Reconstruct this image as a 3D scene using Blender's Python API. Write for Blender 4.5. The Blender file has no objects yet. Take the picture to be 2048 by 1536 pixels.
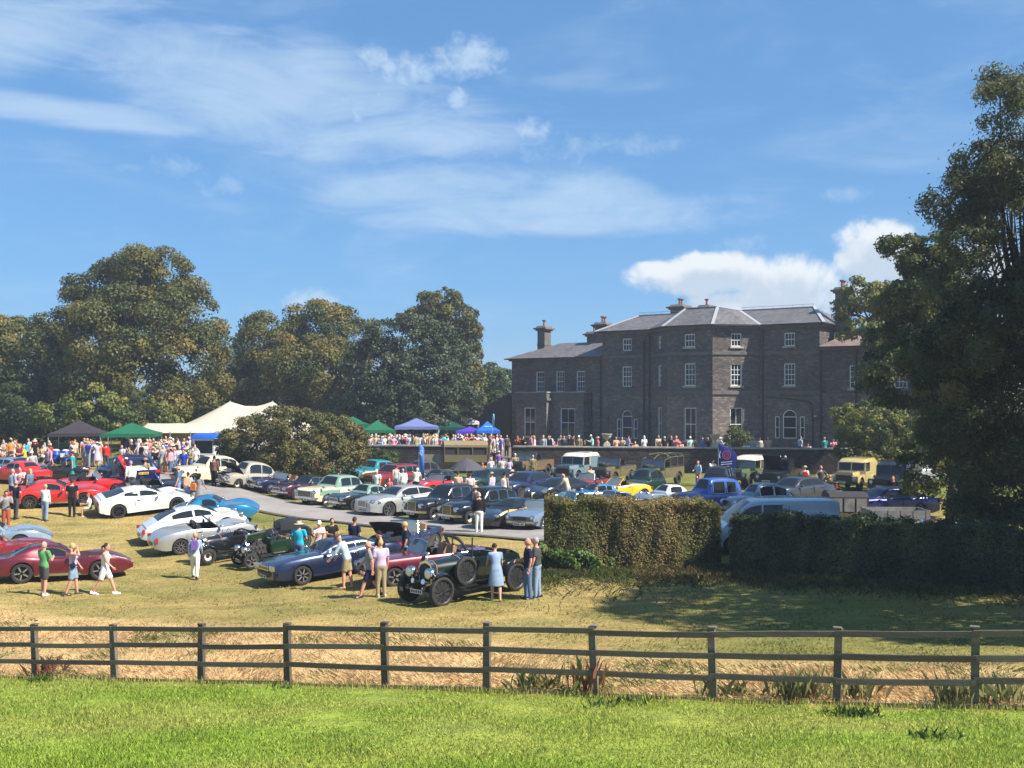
import bpy, bmesh, math, random
import numpy as np
from mathutils import Vector, Matrix, Euler
S = bpy.context.scene
COL = S.collection
R = math.radians
random.seed(7)
rng = np.random.default_rng(7)
# ------------------------------------------------------------------ camera
CZ = 6.0                      # eye height above the datum (the show field lies near z = 0)
F, HY, CX = 2100.0, 795.0, 1024.0   # focal length, horizon row and centre column, in pixels of the 2048 px photograph
cam_d = bpy.data.cameras.new('camera')
cam_d.sensor_width = 36.0
cam_d.lens = 36.0 * F / 2048.0
cam_d.shift_y = (HY - 768.0) / 2048.0
cam_d.clip_start = 0.1
cam_d.clip_end = 6000.0
cam = bpy.data.objects.new('camera', cam_d)
COL.objects.link(cam)
cam.location = (0, 0, CZ)
cam.rotation_euler = (R(90), 0, 0)
S.camera = cam
# ------------------------------------------------------------------ light
SUN_EL = R(46)
SUN_AZ = math.atan2(0.90, -0.43)          # clockwise from +Y : from the right, a little behind the camera
sun_dir = Vector((math.sin(SUN_AZ) * math.cos(SUN_EL), math.cos(SUN_AZ) * math.cos(SUN_EL), math.sin(SUN_EL)))
sd = bpy.data.lights.new('sun', 'SUN')
sd.energy = 4.6
sd.angle = R(0.53)
sd.color = (1.0, 0.94, 0.84)
so = bpy.data.objects.new('sun', sd)
COL.objects.link(so)
so.location = (40, -20, 60)
so.rotation_euler = (-sun_dir).to_track_quat('-Z', 'Y').to_euler()
S.view_settings.view_transform = 'Standard'
S.view_settings.look = 'None'
EXPO = 1.08
S.view_settings.exposure = EXPO
S.view_settings.gamma = 1.0
S.view_settings.use_curve_mapping = False
S.render.engine = 'CYCLES'
S.cycles.max_bounces = 6
S.cycles.diffuse_bounces = 3
S.cycles.glossy_bounces = 3
S.cycles.transmission_bounces = 4
S.cycles.transparent_max_bounces = 8
S.cycles.caustics_reflective = False
S.cycles.caustics_refractive = False
S.cycles.use_denoising = True
class G:
 """Tiny node graph helper: values are sockets or numbers."""
 def __init__(self, tree):
  self.t = tree
  self.n = tree.nodes
  self.l = tree.links
 def put(self, sock, v):
  if isinstance(v, bpy.types.NodeSocket):
   self.l.new(v, sock)
  elif v is not None:
   if sock.type == 'RGBA' and len(v) == 3:
    v = (*v, 1)
   sock.default_value = v
 def m(self, op, a, b=None, c=None, clamp=False):
  n = self.n.new('ShaderNodeMath')
  n.operation = op
  n.use_clamp = clamp
  self.put(n.inputs[0], a)
  if b is not None:
   self.put(n.inputs[1], b)
  if c is not None:
   self.put(n.inputs[2], c)
  return n.outputs[0]
 def noise(self, vec, scale, detail=4, rough=0.55, dist=0.0, out=0, dim='3D'):
  n = self.n.new('ShaderNodeTexNoise')
  n.noise_dimensions = dim
  if vec is not None:
   self.l.new(vec, n.inputs['Vector'])
  n.inputs['Scale'].default_value = scale
  n.inputs['Detail'].default_value = detail
  n.inputs['Roughness'].default_value = rough
  n.inputs['Distortion'].default_value = dist
  return n.outputs[out]
 def mix(self, f, a, b, blend='MIX'):
  n = self.n.new('ShaderNodeMix')
  n.data_type = 'RGBA'
  n.blend_type = blend
  self.put(n.inputs['Factor'], f)
  self.put(n.inputs['A'], a)
  self.put(n.inputs['B'], b)
  return n.outputs['Result']
 def ramp(self, f, stops):
  n = self.n.new('ShaderNodeValToRGB')
  self.put(n.inputs[0], f)
  e = n.color_ramp.elements
  while len(e) < len(stops):
   e.new(0.5)
  for k, (p, c) in enumerate(stops):
   e[k].position = p
   e[k].color = (*c, 1) if len(c) == 3 else c
  return n.outputs[0]
 def xyz(self, x, y, z):
  n = self.n.new('ShaderNodeCombineXYZ')
  for k, v in enumerate((x, y, z)):
   self.put(n.inputs[k], v)
  return n.outputs[0]
 def sep(self, v):
  n = self.n.new('ShaderNodeSeparateXYZ')
  self.l.new(v, n.inputs[0])
  return n.outputs
 def smooth(self, v, lo, hi):
  n = self.n.new('ShaderNodeMapRange')
  n.interpolation_type = 'SMOOTHSTEP'
  self.put(n.inputs[0], v)
  n.inputs[1].default_value = lo
  n.inputs[2].default_value = hi
  return n.outputs[0]
# ------------------------------------------------------------------ sky
W = bpy.data.worlds.new('World')
S.world = W
W.use_nodes = True
g = G(W.node_tree)
g.n.clear()
sky = g.n.new('ShaderNodeTexSky')
sky.sky_type = 'NISHITA'
sky.sun_disc = False
sky.sun_elevation = SUN_EL
sky.sun_rotation = SUN_AZ
sky.altitude = 0
sky.air_density = 1.0
sky.dust_density = 0.15
sky.ozone_density = 3.0
SKY_STRENGTH = 0.07
KW = 1.0 / SKY_STRENGTH / 2 ** EXPO      # cloud white as displayed
tc = g.n.new('ShaderNodeTexCoord')
d = tc.outputs['Generated']
dx, dy, dz = g.sep(d)
az = g.m('ARCTAN2', dx, dy)
el = g.m('ARCSINE', dz)
def dirpx(px, py):
 return math.atan2(px - CX, F), math.atan2(HY - py, math.hypot(F, px - CX))
warp = g.noise(d, 9.0, 5, 0.6, 0.4)
fine = g.noise(d, 26.0, 6, 0.62, 0.3)
streakv = g.xyz(g.m('MULTIPLY', az, 7.0), g.m('MULTIPLY', el, 26.0), 0.0)
streak = g.noise(streakv, 1.0, 9, 0.66, 1.3)
wide = g.noise(streakv, 0.55, 4, 0.6, 1.2)
def blob(px, py, rx, ry, rot=0.0):
 a, e = dirpx(px, py)
 u = g.m('SUBTRACT', az, a)
 v = g.m('SUBTRACT', el, e)
 cr, sr = math.cos(R(rot)), math.sin(R(rot))
 uu = g.m('ADD', g.m('MULTIPLY', u, cr), g.m('MULTIPLY', v, sr))
 vv = g.m('SUBTRACT', g.m('MULTIPLY', v, cr), g.m('MULTIPLY', u, sr))
 uu = g.m('DIVIDE', uu, rx / F)
 vv = g.m('DIVIDE', vv, ry / F)
 q = g.m('ADD', g.m('MULTIPLY', uu, uu), g.m('MULTIPLY', vv, vv))
 return g.m('SUBTRACT', 1.0, q)
def union(items):
 o = None
 for it in items:
  b = blob(*it)
  o = b if o is None else g.m('MAXIMUM', o, b)
 return o
CUM = [(1420, 548, 185, 46, 2), (1590, 560, 150, 62), (1752, 520, 110, 78), (1740, 596, 260, 50), (1330, 542, 95, 24),
    (1560, 606, 190, 34), (1950, 560, 160, 90), (2300, 590, 260, 80)]
cum = union(CUM)
puff = union([(742, 122, 52, 36), (812, 138, 82, 38), (930, 114, 92, 44, 6), (725, 215, 44, 52), (920, 272, 58, 30), (1056, 262, 66, 28),
    (916, 200, 32, 26), (622, 608, 52, 34)])
faint = union([(345, 332, 60, 26), (262, 338, 44, 18), (1490, 492, 70, 22), (1690, 388, 60, 20), (440, 370, 60, 30), (1240, 290, 180, 26), (980, 300, 260, 40)])
nn = g.m('ADD', g.m('MULTIPLY', g.m('SUBTRACT', warp, 0.5), 1.6), g.m('MULTIPLY', g.m('SUBTRACT', fine, 0.5), 2.0))
a_cum = g.smooth(g.m('ADD', cum, nn), 0.10, 0.75)
tiny = g.noise(d, 70.0, 5, 0.62, 0.4)
nn2 = g.m('ADD', g.m('MULTIPLY', g.m('SUBTRACT', fine, 0.5), 2.6), g.m('MULTIPLY', g.m('SUBTRACT', tiny, 0.5), 2.4))
a_puff = g.m('MULTIPLY', g.smooth(g.m('ADD', puff, nn2), -0.1, 1.5), 0.72)
a_faint = g.m('MULTIPLY', g.smooth(g.m('ADD', faint, g.m('MULTIPLY', nn2, 1.3)), 0.2, 1.8), 0.30)
cir = union([(560, 190, 520, 120, -9), (620, 170, 150, 120, -12), (1080, 425, 520, 56, -1), (1180, 395, 190, 66, -8), (150, 226, 300, 34, -2),
    (60, 50, 260, 90, 16), (820, 262, 330, 60, -6), (900, 380, 330, 70, 4)])
cirn = g.m('ADD', g.m('MULTIPLY', g.m('SUBTRACT', streak, 0.5), 3.2), g.m('MULTIPLY', g.m('SUBTRACT', wide, 0.5), 2.2))
a_cir = g.m('MULTIPLY', g.smooth(g.m('ADD', g.m('MULTIPLY', cir, 0.9), g.m('MULTIPLY', cirn, 0.55)), -0.2, 1.2), 0.62)
a_cir = g.m('MULTIPLY', a_cir, g.smooth(g.m('ADD', cir, g.m('MULTIPLY', cirn, 0.35)), -0.5, 0.6))
a_all = g.m('MULTIPLY', g.smooth(g.m('ADD', wide, g.m('MULTIPLY', streak, 0.35)), 0.62, 1.0), 0.25)
soft = g.m('MAXIMUM', g.m('MAXIMUM', a_cir, a_all), g.m('MAXIMUM', a_puff, a_faint))
up = g.smooth(el, -0.01, 0.02)
gam = g.n.new('ShaderNodeGamma')
g.l.new(sky.outputs[0], gam.inputs[0])
gam.inputs[1].default_value = 0.45            # the photograph's hazy summer sky: a gentler fall-off towards the zenith
skyc = g.mix(1.0, gam.outputs[0], (0.86, 1.6, 2.5), 'MULTIPLY')
c1 = g.mix(g.m('MULTIPLY', soft, up), skyc, (0.62 * KW, 0.79 * KW, 0.98 * KW))
e_keep, el_up = el, g.m('ADD', el, 0.016)
d2 = g.n.new('ShaderNodeVectorMath')
d2.operation = 'ADD'
g.l.new(d, d2.inputs[0])
d2.inputs[1].default_value = (0, 0, 0.016)
el = el_up
cum_up = union(CUM)
el = e_keep
nn_up = g.m('ADD', g.m('MULTIPLY', g.m('SUBTRACT', g.noise(d2.outputs[0], 9.0, 5, 0.6, 0.4), 0.5), 1.6), g.m('MULTIPLY', g.m('SUBTRACT', g.noise(d2.outputs[0], 26.0, 6, 0.62, 0.3), 0.5), 2.0))
shade = g.smooth(g.m('ADD', cum_up, nn_up), 1.0, 0.1)          # thin cloud overhead : sunlit top; thick : grey base
cumc = g.mix(shade, (0.62 * KW, 0.72 * KW, 0.84 * KW), (0.93 * KW, 0.97 * KW, 1.0 * KW))
c2 = g.mix(g.m('MULTIPLY', g.m('MULTIPLY', a_cum, 0.92), up), c1, cumc)
bg = g.n.new('ShaderNodeBackground')
bg.inputs['Strength'].default_value = SKY_STRENGTH
g.l.new(c2, bg.inputs['Color'])
wo = g.n.new('ShaderNodeOutputWorld')
g.l.new(bg.outputs[0], wo.inputs['Surface'])
# ------------------------------------------------------------------ tagging and object helpers
def tag(o, label=None, cat=None, group=None, kind=None):
 if label:
  o['label'] = label
 if cat:
  o['category'] = cat
 if group:
  o['group'] = group
 if kind:
  o['kind'] = kind
 return o
def empty(name, loc=(0, 0, 0), rz=0.0, label=None, cat=None, group=None, kind=None, rot=None):
 o = bpy.data.objects.new(name, None)
 o.empty_display_size = 0.2
 COL.objects.link(o)
 o.location = loc
 o.rotation_euler = rot if rot is not None else (0, 0, rz)
 return tag(o, label, cat, group, kind)
def link(name, me, parent=None):
 o = bpy.data.objects.new(name, me)
 COL.objects.link(o)
 if parent is not None:
  o.parent = parent
 return o
class MB:
 """Collects faces (with a material slot each) and links them as ONE mesh object."""
 def __init__(self):
  self.v = []
  self.f = []
  self.s = []
  self.cur = 0
 def add(self, vs, fs, slot=None):
  b = len(self.v)
  self.v.extend([tuple(p) for p in vs])
  self.f.extend([tuple(i + b for i in f) for f in fs])
  self.s.extend([self.cur if slot is None else slot] * len(fs))
  return self
 def box(self, c, s, rot=None, slot=None, taper=(1, 1)):
  x, y, z = s[0] / 2, s[1] / 2, s[2] / 2
  tx, ty = taper
  vs = [Vector(p) for p in ((-x, -y, -z), (x, -y, -z), (x, y, -z), (-x, y, -z), (-x * tx, -y * ty, z), (x * tx, -y * ty, z), (x * tx, y * ty, z), (-x * tx, y * ty, z))]
  if rot is not None:
   m = rot if isinstance(rot, Matrix) else Euler(rot).to_matrix()
   vs = [m @ p for p in vs]
  c = Vector(c)
  return self.add([p + c for p in vs], [(0, 3, 2, 1), (4, 5, 6, 7), (0, 1, 5, 4), (1, 2, 6, 5), (2, 3, 7, 6), (3, 0, 4, 7)], slot)
 def bar(self, p, q, w, h=None, slot=None, up=(0, 0, 1)):
  p, q = Vector(p), Vector(q)
  dd = q - p
  L = dd.length
  if L < 1e-6:
   return self
  xx = dd / L
  u = Vector(up)
  if abs(xx.dot(u)) > 0.98:
   u = Vector((1, 0, 0))
  yy = u.cross(xx).normalized()
  zz = xx.cross(yy)
  m = Matrix((xx, yy, zz)).transposed()
  return self.box((p + q) / 2, (L, w, h if h is not None else w), m, slot)
 def tube(self, pts, rad, n=8, slot=None, cap=True):
  pts = [Vector(p) for p in pts]
  if not hasattr(rad, '__len__'):
   rad = [rad] * len(pts)
  rings = []
  prev = None
  vs = []
  for i, p in enumerate(pts):
   a = pts[max(i - 1, 0)]
   b = pts[min(i + 1, len(pts) - 1)]
   t = (b - a)
   t = t.normalized() if t.length > 1e-9 else Vector((0, 0, 1))
   if prev is None:
    u = Vector((0, 0, 1)) if abs(t.z) < 0.9 else Vector((1, 0, 0))
    nx = u.cross(t).normalized()
   else:
    nx = (prev - t * prev.dot(t))
    nx = nx.normalized() if nx.length > 1e-6 else Vector((1, 0, 0))
   prev = nx
   ny = t.cross(nx)
   for k in range(n):
    an = 2 * math.pi * k / n
    vs.append(p + (nx * math.cos(an) + ny * math.sin(an)) * rad[i])
  fs = []
  for i in range(len(pts) - 1):
   for k in range(n):
    k2 = (k + 1) % n
    fs.append((i * n + k, i * n + k2, (i + 1) * n + k2, (i + 1) * n + k))
  if cap:
   fs.append(tuple(reversed(range(n))))
   fs.append(tuple(range((len(pts) - 1) * n, len(pts) * n)))
  return self.add(vs, fs, slot)
 def lathe(self, prof, n=20, axis='z', c=(0, 0, 0), slot=None, sx=1.0, sy=1.0, cap=True):
  """prof: (radius, height) pairs turned round the axis."""
  vs, fs = [], []
  c = Vector(c)
  for r, h in prof:
   for k in range(n):
    a = 2 * math.pi * k / n
    p = (r * math.cos(a) * sx, r * math.sin(a) * sy, h)
    if axis == 'y':
     p = (p[0], -p[2], p[1])
    elif axis == 'x':
     p = (p[2], p[0], p[1])
    vs.append(Vector(p) + c)
  m = len(prof)
  for i in range(m - 1):
   for k in range(n):
    k2 = (k + 1) % n
    fs.append((i * n + k, i * n + k2, (i + 1) * n + k2, (i + 1) * n + k))
  if cap and prof[0][0] > 1e-4:
   fs.append(tuple(reversed(range(n))))
  if cap and prof[-1][0] > 1e-4:
   fs.append(tuple(range((m - 1) * n, m * n)))
  return self.add(vs, fs, slot)
 def ell(self, c, r, nu=12, nv=8, slot=None, rot=None):
  vs, fs = [], []
  c = Vector(c)
  m = Euler(rot).to_matrix() if rot is not None else None
  for j in range(nv + 1):
   th = math.pi * j / nv
   for k in range(nu):
    ph = 2 * math.pi * k / nu
    p = Vector((r[0] * math.sin(th) * math.cos(ph), r[1] * math.sin(th) * math.sin(ph), r[2] * math.cos(th)))
    if m is not None:
     p = m @ p
    vs.append(p + c)
  for j in range(nv):
   for k in range(nu):
    k2 = (k + 1) % nu
    fs.append((j * nu + k, (j + 1) * nu + k, (j + 1) * nu + k2, j * nu + k2))
  return self.add(vs, fs, slot)
 def prism(self, poly, p0, ax, ay, az, depth, slot=None):
  """poly in (a, b) -> p0 + a*ax + b*ay, extruded along az."""
  p0, ax, ay, az = Vector(p0), Vector(ax), Vector(ay), Vector(az)
  n = len(poly)
  vs = [p0 + ax * a + ay * b for a, b in poly] + [p0 + ax * a + ay * b + az * depth for a, b in poly]
  fs = [tuple(reversed(range(n))), tuple(range(n, 2 * n))]
  for k in range(n):
   k2 = (k + 1) % n
   fs.append((k, k2, n + k2, n + k))
  return self.add(vs, fs, slot)
 def grid(self, rows, slot=None, close=False):
  n = len(rows[0])
  vs = [p for r in rows for p in r]
  fs = []
  for i in range(len(rows) - 1):
   for k in range(n - 1 + (1 if close else 0)):
    k2 = (k + 1) % n
    fs.append((i * n + k, i * n + k2, (i + 1) * n + k2, (i + 1) * n + k))
  return self.add(vs, fs, slot)
 def mesh(self, name, mats, smooth=None, weld=False):
  me = bpy.data.meshes.new(name)
  me.from_pydata(self.v, [], self.f)
  for m in (mats if isinstance(mats, (list, tuple)) else [mats]):
   me.materials.append(m)
  if any(self.s):
   me.polygons.foreach_set('material_index', self.s)
  bm = bmesh.new()
  bm.from_mesh(me)
  if weld:
   bmesh.ops.remove_doubles(bm, verts=bm.verts, dist=0.0005)
  bmesh.ops.recalc_face_normals(bm, faces=bm.faces)
  bm.to_mesh(me)
  bm.free()
  if smooth is not None:
   me.polygons.foreach_set('use_smooth', [True] * len(me.polygons))
   me.set_sharp_from_angle(angle=R(smooth))
  return me
 def build(self, name, mats, parent=None, smooth=None, weld=False):
  return link(name, self.mesh(name, mats, smooth, weld), parent)
def raw_mesh(name, verts, faces, mats, attr=None, smooth=False, nv=4):
 """Fast path: numpy arrays verts (N,3), faces (M,nv)."""
 me = bpy.data.meshes.new(name)
 n, m = len(verts), len(faces)
 me.vertices.add(n)
 me.vertices.foreach_set('co', np.ascontiguousarray(verts, dtype=np.float32).ravel())
 me.loops.add(m * nv)
 me.loops.foreach_set('vertex_index', np.ascontiguousarray(faces, dtype=np.int32).ravel())
 me.polygons.add(m)
 me.polygons.foreach_set('loop_start', np.arange(0, m * nv, nv, dtype=np.int32))
 if smooth:
  me.polygons.foreach_set('use_smooth', np.ones(m, dtype=bool))
 me.update(calc_edges=True)
 for mt in (mats if isinstance(mats, (list, tuple)) else [mats]):
  me.materials.append(mt)
 if attr is not None:
  for k, (dom, typ, arr) in attr.items():
   a = me.attributes.new(k, typ, dom)
   a.data.foreach_set('color' if typ == 'FLOAT_COLOR' else 'value', np.ascontiguousarray(arr, dtype=np.float32).ravel())
 return me
# ------------------------------------------------------------------ materials
MATS = {}
def mat(key, rgb, rough=0.6, metal=0.0, var=0.0, vscale=6.0, coat=0.0, bump=0.0, bscale=30.0, spec=0.5, dirt=0.0):
 if key in MATS:
  return MATS[key]
 m = bpy.data.materials.new(key)
 m.use_nodes = True
 gg = G(m.node_tree)
 b = gg.n['Principled BSDF']
 b.inputs['Roughness'].default_value = rough
 b.inputs['Metallic'].default_value = metal
 b.inputs['Specular IOR Level'].default_value = spec
 if coat:
  b.inputs['Coat Weight'].default_value = coat
  b.inputs['Coat Roughness'].default_value = 0.06
 col = (*rgb, 1)
 if var > 0 or bump > 0 or dirt > 0:
  t = gg.n.new('ShaderNodeTexCoord').outputs['Object']
  nz = gg.noise(t, vscale, 5, 0.6)
  lo = tuple(c * (1 - var) for c in rgb)
  hi = tuple(min(1, c * (1 + var)) for c in rgb)
  c = gg.ramp(nz, [(0.3, lo), (0.7, hi)])
  gg.put(b.inputs['Base Color'], c)
  if bump > 0:
   bp = gg.n.new('ShaderNodeBump')
   bp.inputs['Strength'].default_value = bump
   bp.inputs['Distance'].default_value = 0.02
   gg.l.new(gg.noise(t, bscale, 4, 0.6), bp.inputs['Height'])
   gg.l.new(bp.outputs[0], b.inputs['Normal'])
 else:
  b.inputs['Base Color'].default_value = col
 MATS[key] = m
 return m
def paint(name, rgb, metallic=False):
 return mat('paint_' + name, rgb, 0.32 if metallic else 0.26, 0.45 if metallic else 0.0, var=0.05, vscale=3.0, coat=0.9)
def cloth(name, rgb):
 return mat('cloth_' + name, rgb, 0.9, var=0.12, vscale=9.0, spec=0.2)
RUBBER = mat('rubber', (0.022, 0.021, 0.020), 0.85, var=0.3, vscale=8)
CHROME = mat('chrome', (0.72, 0.72, 0.72), 0.16, 1.0)
ALLOY = mat('alloy', (0.55, 0.55, 0.56), 0.32, 0.9)
STEEL_W = mat('cream_steel', (0.62, 0.58, 0.48), 0.4)
BLACKP = mat('black_plastic', (0.018, 0.018, 0.020), 0.5)
GLASS = mat('car_glass', (0.014, 0.018, 0.021), 0.06, spec=0.45)
LAMP = mat('lamp_glass', (0.72, 0.74, 0.74), 0.08, 0.2, spec=0.8)
REDLAMP = mat('red_lamp', (0.42, 0.02, 0.02), 0.15, spec=0.7)
AMBER = mat('amber_lamp', (0.65, 0.22, 0.02), 0.2)
PLATE_W = mat('white_plate', (0.62, 0.62, 0.58), 0.5)
PLATE_Y = mat('yellow_plate', (0.72, 0.48, 0.04), 0.5)
LEATHER_K = mat('black_leather', (0.022, 0.020, 0.020), 0.5)
LEATHER_T = mat('tan_leather', (0.34, 0.19, 0.09), 0.5)
INTERIOR = mat('dark_interior', (0.012, 0.012, 0.013), 0.8)
CANVAS = mat('olive_canvas', (0.115, 0.10, 0.055), 0.9, var=0.2)
WOOD_F = mat('weathered_fence_wood', (0.105, 0.085, 0.065), 0.85, var=0.35, vscale=5, bump=0.5, bscale=24)
gg = G(WOOD_F.node_tree)                          # each piece weathers differently; grain and green lichen
b = gg.n['Principled BSDF']
t_ = gg.n.new('ShaderNodeTexCoord').outputs['Object']
rnd = gg.n.new('ShaderNodeObjectInfo').outputs['Random']
grain = gg.noise(gg.xyz(gg.m('MULTIPLY', gg.sep(t_)[0], 2.0), gg.m('MULTIPLY', gg.sep(t_)[1], 2.0), gg.m('MULTIPLY', gg.sep(t_)[2], 46.0)), 1.0, 4, 0.6)
c_ = gg.ramp(gg.m('ADD', gg.m('MULTIPLY', grain, 0.7), gg.m('MULTIPLY', rnd, 0.35)), [(0.2, (0.060, 0.047, 0.036)), (0.55, (0.125, 0.103, 0.080)), (0.9, (0.21, 0.18, 0.145))])
lich_ = gg.smooth(gg.noise(t_, 3.2, 5, 0.7), 0.58, 0.72)
c_ = gg.mix(gg.m('MULTIPLY', lich_, 0.5), c_, (0.12, 0.13, 0.07))
gg.put(b.inputs['Base Color'], c_)
def leafmat(key, stops, trans=0.25, rough=0.55):
 if key in MATS:
  return MATS[key]
 m = bpy.data.materials.new(key)
 m.use_nodes = True
 gg = G(m.node_tree)
 b = gg.n['Principled BSDF']
 b.inputs['Roughness'].default_value = rough
 b.inputs['Specular IOR Level'].default_value = 0.35
 at = gg.n.new('ShaderNodeAttribute')
 at.attribute_name = 'tint'
 c = gg.ramp(at.outputs['Fac'], stops)
 gg.put(b.inputs['Base Color'], c)
 tr = gg.n.new('ShaderNodeBsdfTranslucent')
 gg.put(tr.inputs['Color'], c)
 mx = gg.n.new('ShaderNodeMixShader')
 mx.inputs[0].default_value = trans
 gg.l.new(b.outputs[0], mx.inputs[1])
 gg.l.new(tr.outputs[0], mx.inputs[2])
 gg.l.new(mx.outputs[0], gg.n['Material Output'].inputs['Surface'])
 MATS[key] = m
 return m
# ------------------------------------------------------------------ terrain : how far the ground lies below eye level, along bearings
POST_PX = [70, 228, 403, 575, 770, 974, 1188, 1425, 1675, 1950]
POST_PB = [1360, 1364, 1368, 1372, 1378, 1385, 1394, 1404, 1413, 1419]
FA, FB = np.array([-11.08, 24.4]), np.array([7.32, 16.6])      # the fence line in plan
def fence_s(px):
 k = (px - CX) / F
 return (k * FA[1] - FA[0]) / ((FB[0] - FA[0]) - k * (FB[1] - FA[1]))
def fence_D(px):
 return FA[1] + fence_s(px) * (FB[1] - FA[1])
def fence_drop(px):
 pb = np.interp(px, POST_PX, POST_PB, left=1357, right=1424)
 return (pb - HY) * fence_D(px) / F
COLS = {
 -500: [(35, 6.3), (40, 6.2), (47, 5.8), (52, 5.1), (57, 4.72), (64, 4.65), (74, 4.75), (90, 4.7), (400, 3.0)],
 0:   [(28, 6.5), (34, 6.35), (40, 6.3), (47, 5.95), (52, 5.3), (57, 4.75), (64, 4.65), (74, 4.75), (90, 4.7), (400, 3.0)],
 300: [(28, 6.4), (36, 6.45), (42, 6.35), (47, 6.05), (51, 5.6), (55, 5.0), (60, 4.78), (74, 4.75), (90, 4.7), (400, 3.0)],
 450: [(29, 6.3), (37, 6.42), (42, 6.2), (47, 5.7), (51, 5.3), (57, 5.15), (64, 4.95), (72, 4.85), (80, 4.75), (400, 3.0)],
 600: [(30, 6.15), (36, 6.3), (40, 6.2), (47, 5.75), (53, 5.6), (58, 5.6), (68, 5.3), (80, 5.1), (86, 4.75), (400, 3.0)],
 800: [(28, 6.0), (34, 6.05), (40, 5.95), (48, 5.75), (56, 5.75), (70, 5.75), (82, 5.6), (400, 5.4)],
 1050: [(26, 5.85), (31, 5.95), (36, 5.9), (44, 5.7), (56, 5.8), (70, 5.8), (80, 5.75), (400, 5.5)],
 1400: [(24, 5.6), (30, 5.75), (36, 5.75), (40, 5.7), (56, 5.8), (70, 5.8), (80, 5.75), (400, 5.5)],
 1700: [(22, 5.35), (28, 5.55), (35, 5.65), (40, 5.7), (60, 5.8), (79, 5.75), (400, 5.5)],
 2048: [(21, 5.1), (28, 5.45), (35, 5.6), (40, 5.7), (60, 5.8), (400, 5.5)],
 2700: [(20, 4.9), (28, 5.35), (35, 5.55), (40, 5.65), (60, 5.8), (400, 5.5)],
}
CPX = sorted(COLS)
DG = np.concatenate([np.arange(0, 110, 0.25), np.arange(110, 401, 10.0)])
TAB = []
for c in CPX:
 fd, fz = float(fence_D(c)), float(fence_drop(c))
 near = [(0.0, 1.7), (fd * 0.34, 1.7 + (fz - 1.7) * 0.42), (fd * 0.62, 1.7 + (fz - 1.7) * 0.72), (fd, fz)]
 pts = near + [p for p in COLS[c] if p[0] > fd + 1.0]
 v = np.interp(DG, [p[0] for p in pts], [p[1] for p in pts])
 k = np.exp(-np.linspace(-2, 2, 13) ** 2)
 k /= k.sum()
 vs = np.convolve(np.pad(v, 6, mode='edge'), k, mode='valid')
 TAB.append(vs)
TAB = np.array(TAB)
WALL_A, WALL_B = np.array([(650 - CX) / F * 84.6, 84.6]), np.array([(1720 - CX) / F * 78.0, 78.0])   # terrace wall in plan
TERR = 4.75                                                    # terrace floor below eye level
def drop_at(x, y):
 """Vectorised: metres below eye level of the ground at plan point x, y."""
 x, y = np.asarray(x, float), np.asarray(y, float)
 yy = np.maximum(y, 0.5)
 px = np.clip(CX + F * x / yy, CPX[0], CPX[-1])
 D = np.clip(y, 0, 400)
 i = np.clip(np.searchsorted(CPX, px) - 1, 0, len(CPX) - 2)
 c0, c1 = np.array(CPX)[i], np.array(CPX)[i + 1]
 t = (px - c0) / (c1 - c0)
 t = t * t * (3 - 2 * t) * 0.5 + t * 0.5
 j = np.clip(np.searchsorted(DG, D, side='right') - 1, 0, len(DG) - 2)
 s = np.clip((D - DG[j]) / (DG[j + 1] - DG[j]), 0, 1)
 a = TAB[i, j] * (1 - s) + TAB[i, j + 1] * s
 b = TAB[i + 1, j] * (1 - s) + TAB[i + 1, j + 1] * s
 v = a * (1 - t) + b * t
 # near the camera the bearings fan out: fade to the plain slope under one's feet
 w = np.clip((y - 2.0) / 6.0, 0, 1)
 v = v * w + (1.7 + 0.16 * np.clip(y, 0, 8)) * (1 - w)
 # terrace behind the retaining wall
 wd = WALL_A[1] + (x - WALL_A[0]) / (WALL_B[0] - WALL_A[0]) * (WALL_B[1] - WALL_A[1])
 ins = np.clip((y - wd - 0.30) / 0.22, 0, 1)
 side = np.clip((x - WALL_A[0]) / 0.5, 0, 1) * np.clip((WALL_B[0] + 4 - x) / 2.0, 0, 1)
 k = ins * side
 v = v * (1 - k) + TERR * k
 return v
def gz(x, y):
 return CZ - float(drop_at(x, y))
def at(px, D, dz=0.0):
 """Point on the ground on a bearing (given as a photograph column) at depth D."""
 x = (px - CX) / F * D
 return Vector((x, D, gz(x, D) + dz))
def foot(px, py, lo=14.0, hi=110.0):
 """Ground point seen at photograph pixel px, py."""
 Ds = np.arange(lo, hi, 0.1)
 xs = (px - CX) / F * Ds
 rows = HY + F * drop_at(xs, Ds) / Ds
 ok = np.nonzero(rows <= py)[0]
 D = Ds[ok[0]] if len(ok) else hi
 return at(px, float(D))
def axis(segs):
 out = []
 for a, b, st in segs:
  out.extend(np.arange(a, b, st))
 return np.array(out)
gx = axis([(-900, -160, 60), (-160, -60, 6), (-60, -45, 1.5), (-45, 45, 0.5), (45, 60, 1.5), (60, 160, 6), (160, 901, 60)])
gy = axis([(-60, -6, 6), (-6, 8, 1.0), (8, 76, 0.5), (76, 86, 0.2), (86, 100, 0.5), (100, 120, 2), (120, 200, 8), (200, 400, 40), (400, 2401, 250)])
X, Y = np.meshgrid(gx, gy)
Z = CZ - drop_at(X, Y)
amp = np.clip((Y - 8) / 10, 0, 1) * np.clip((160 - Y) / 60, 0, 1)
Z += amp * (0.03 * np.sin(X * 1.7 + 0.6 * Y) * np.sin(Y * 1.3 - 0.4 * X) + 0.02 * np.sin(X * 3.9 + Y * 2.2))
def sstep(v, a, b):
 t = np.clip((v - a) / (b - a), 0, 1)
 return t * t * (3 - 2 * t)
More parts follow.
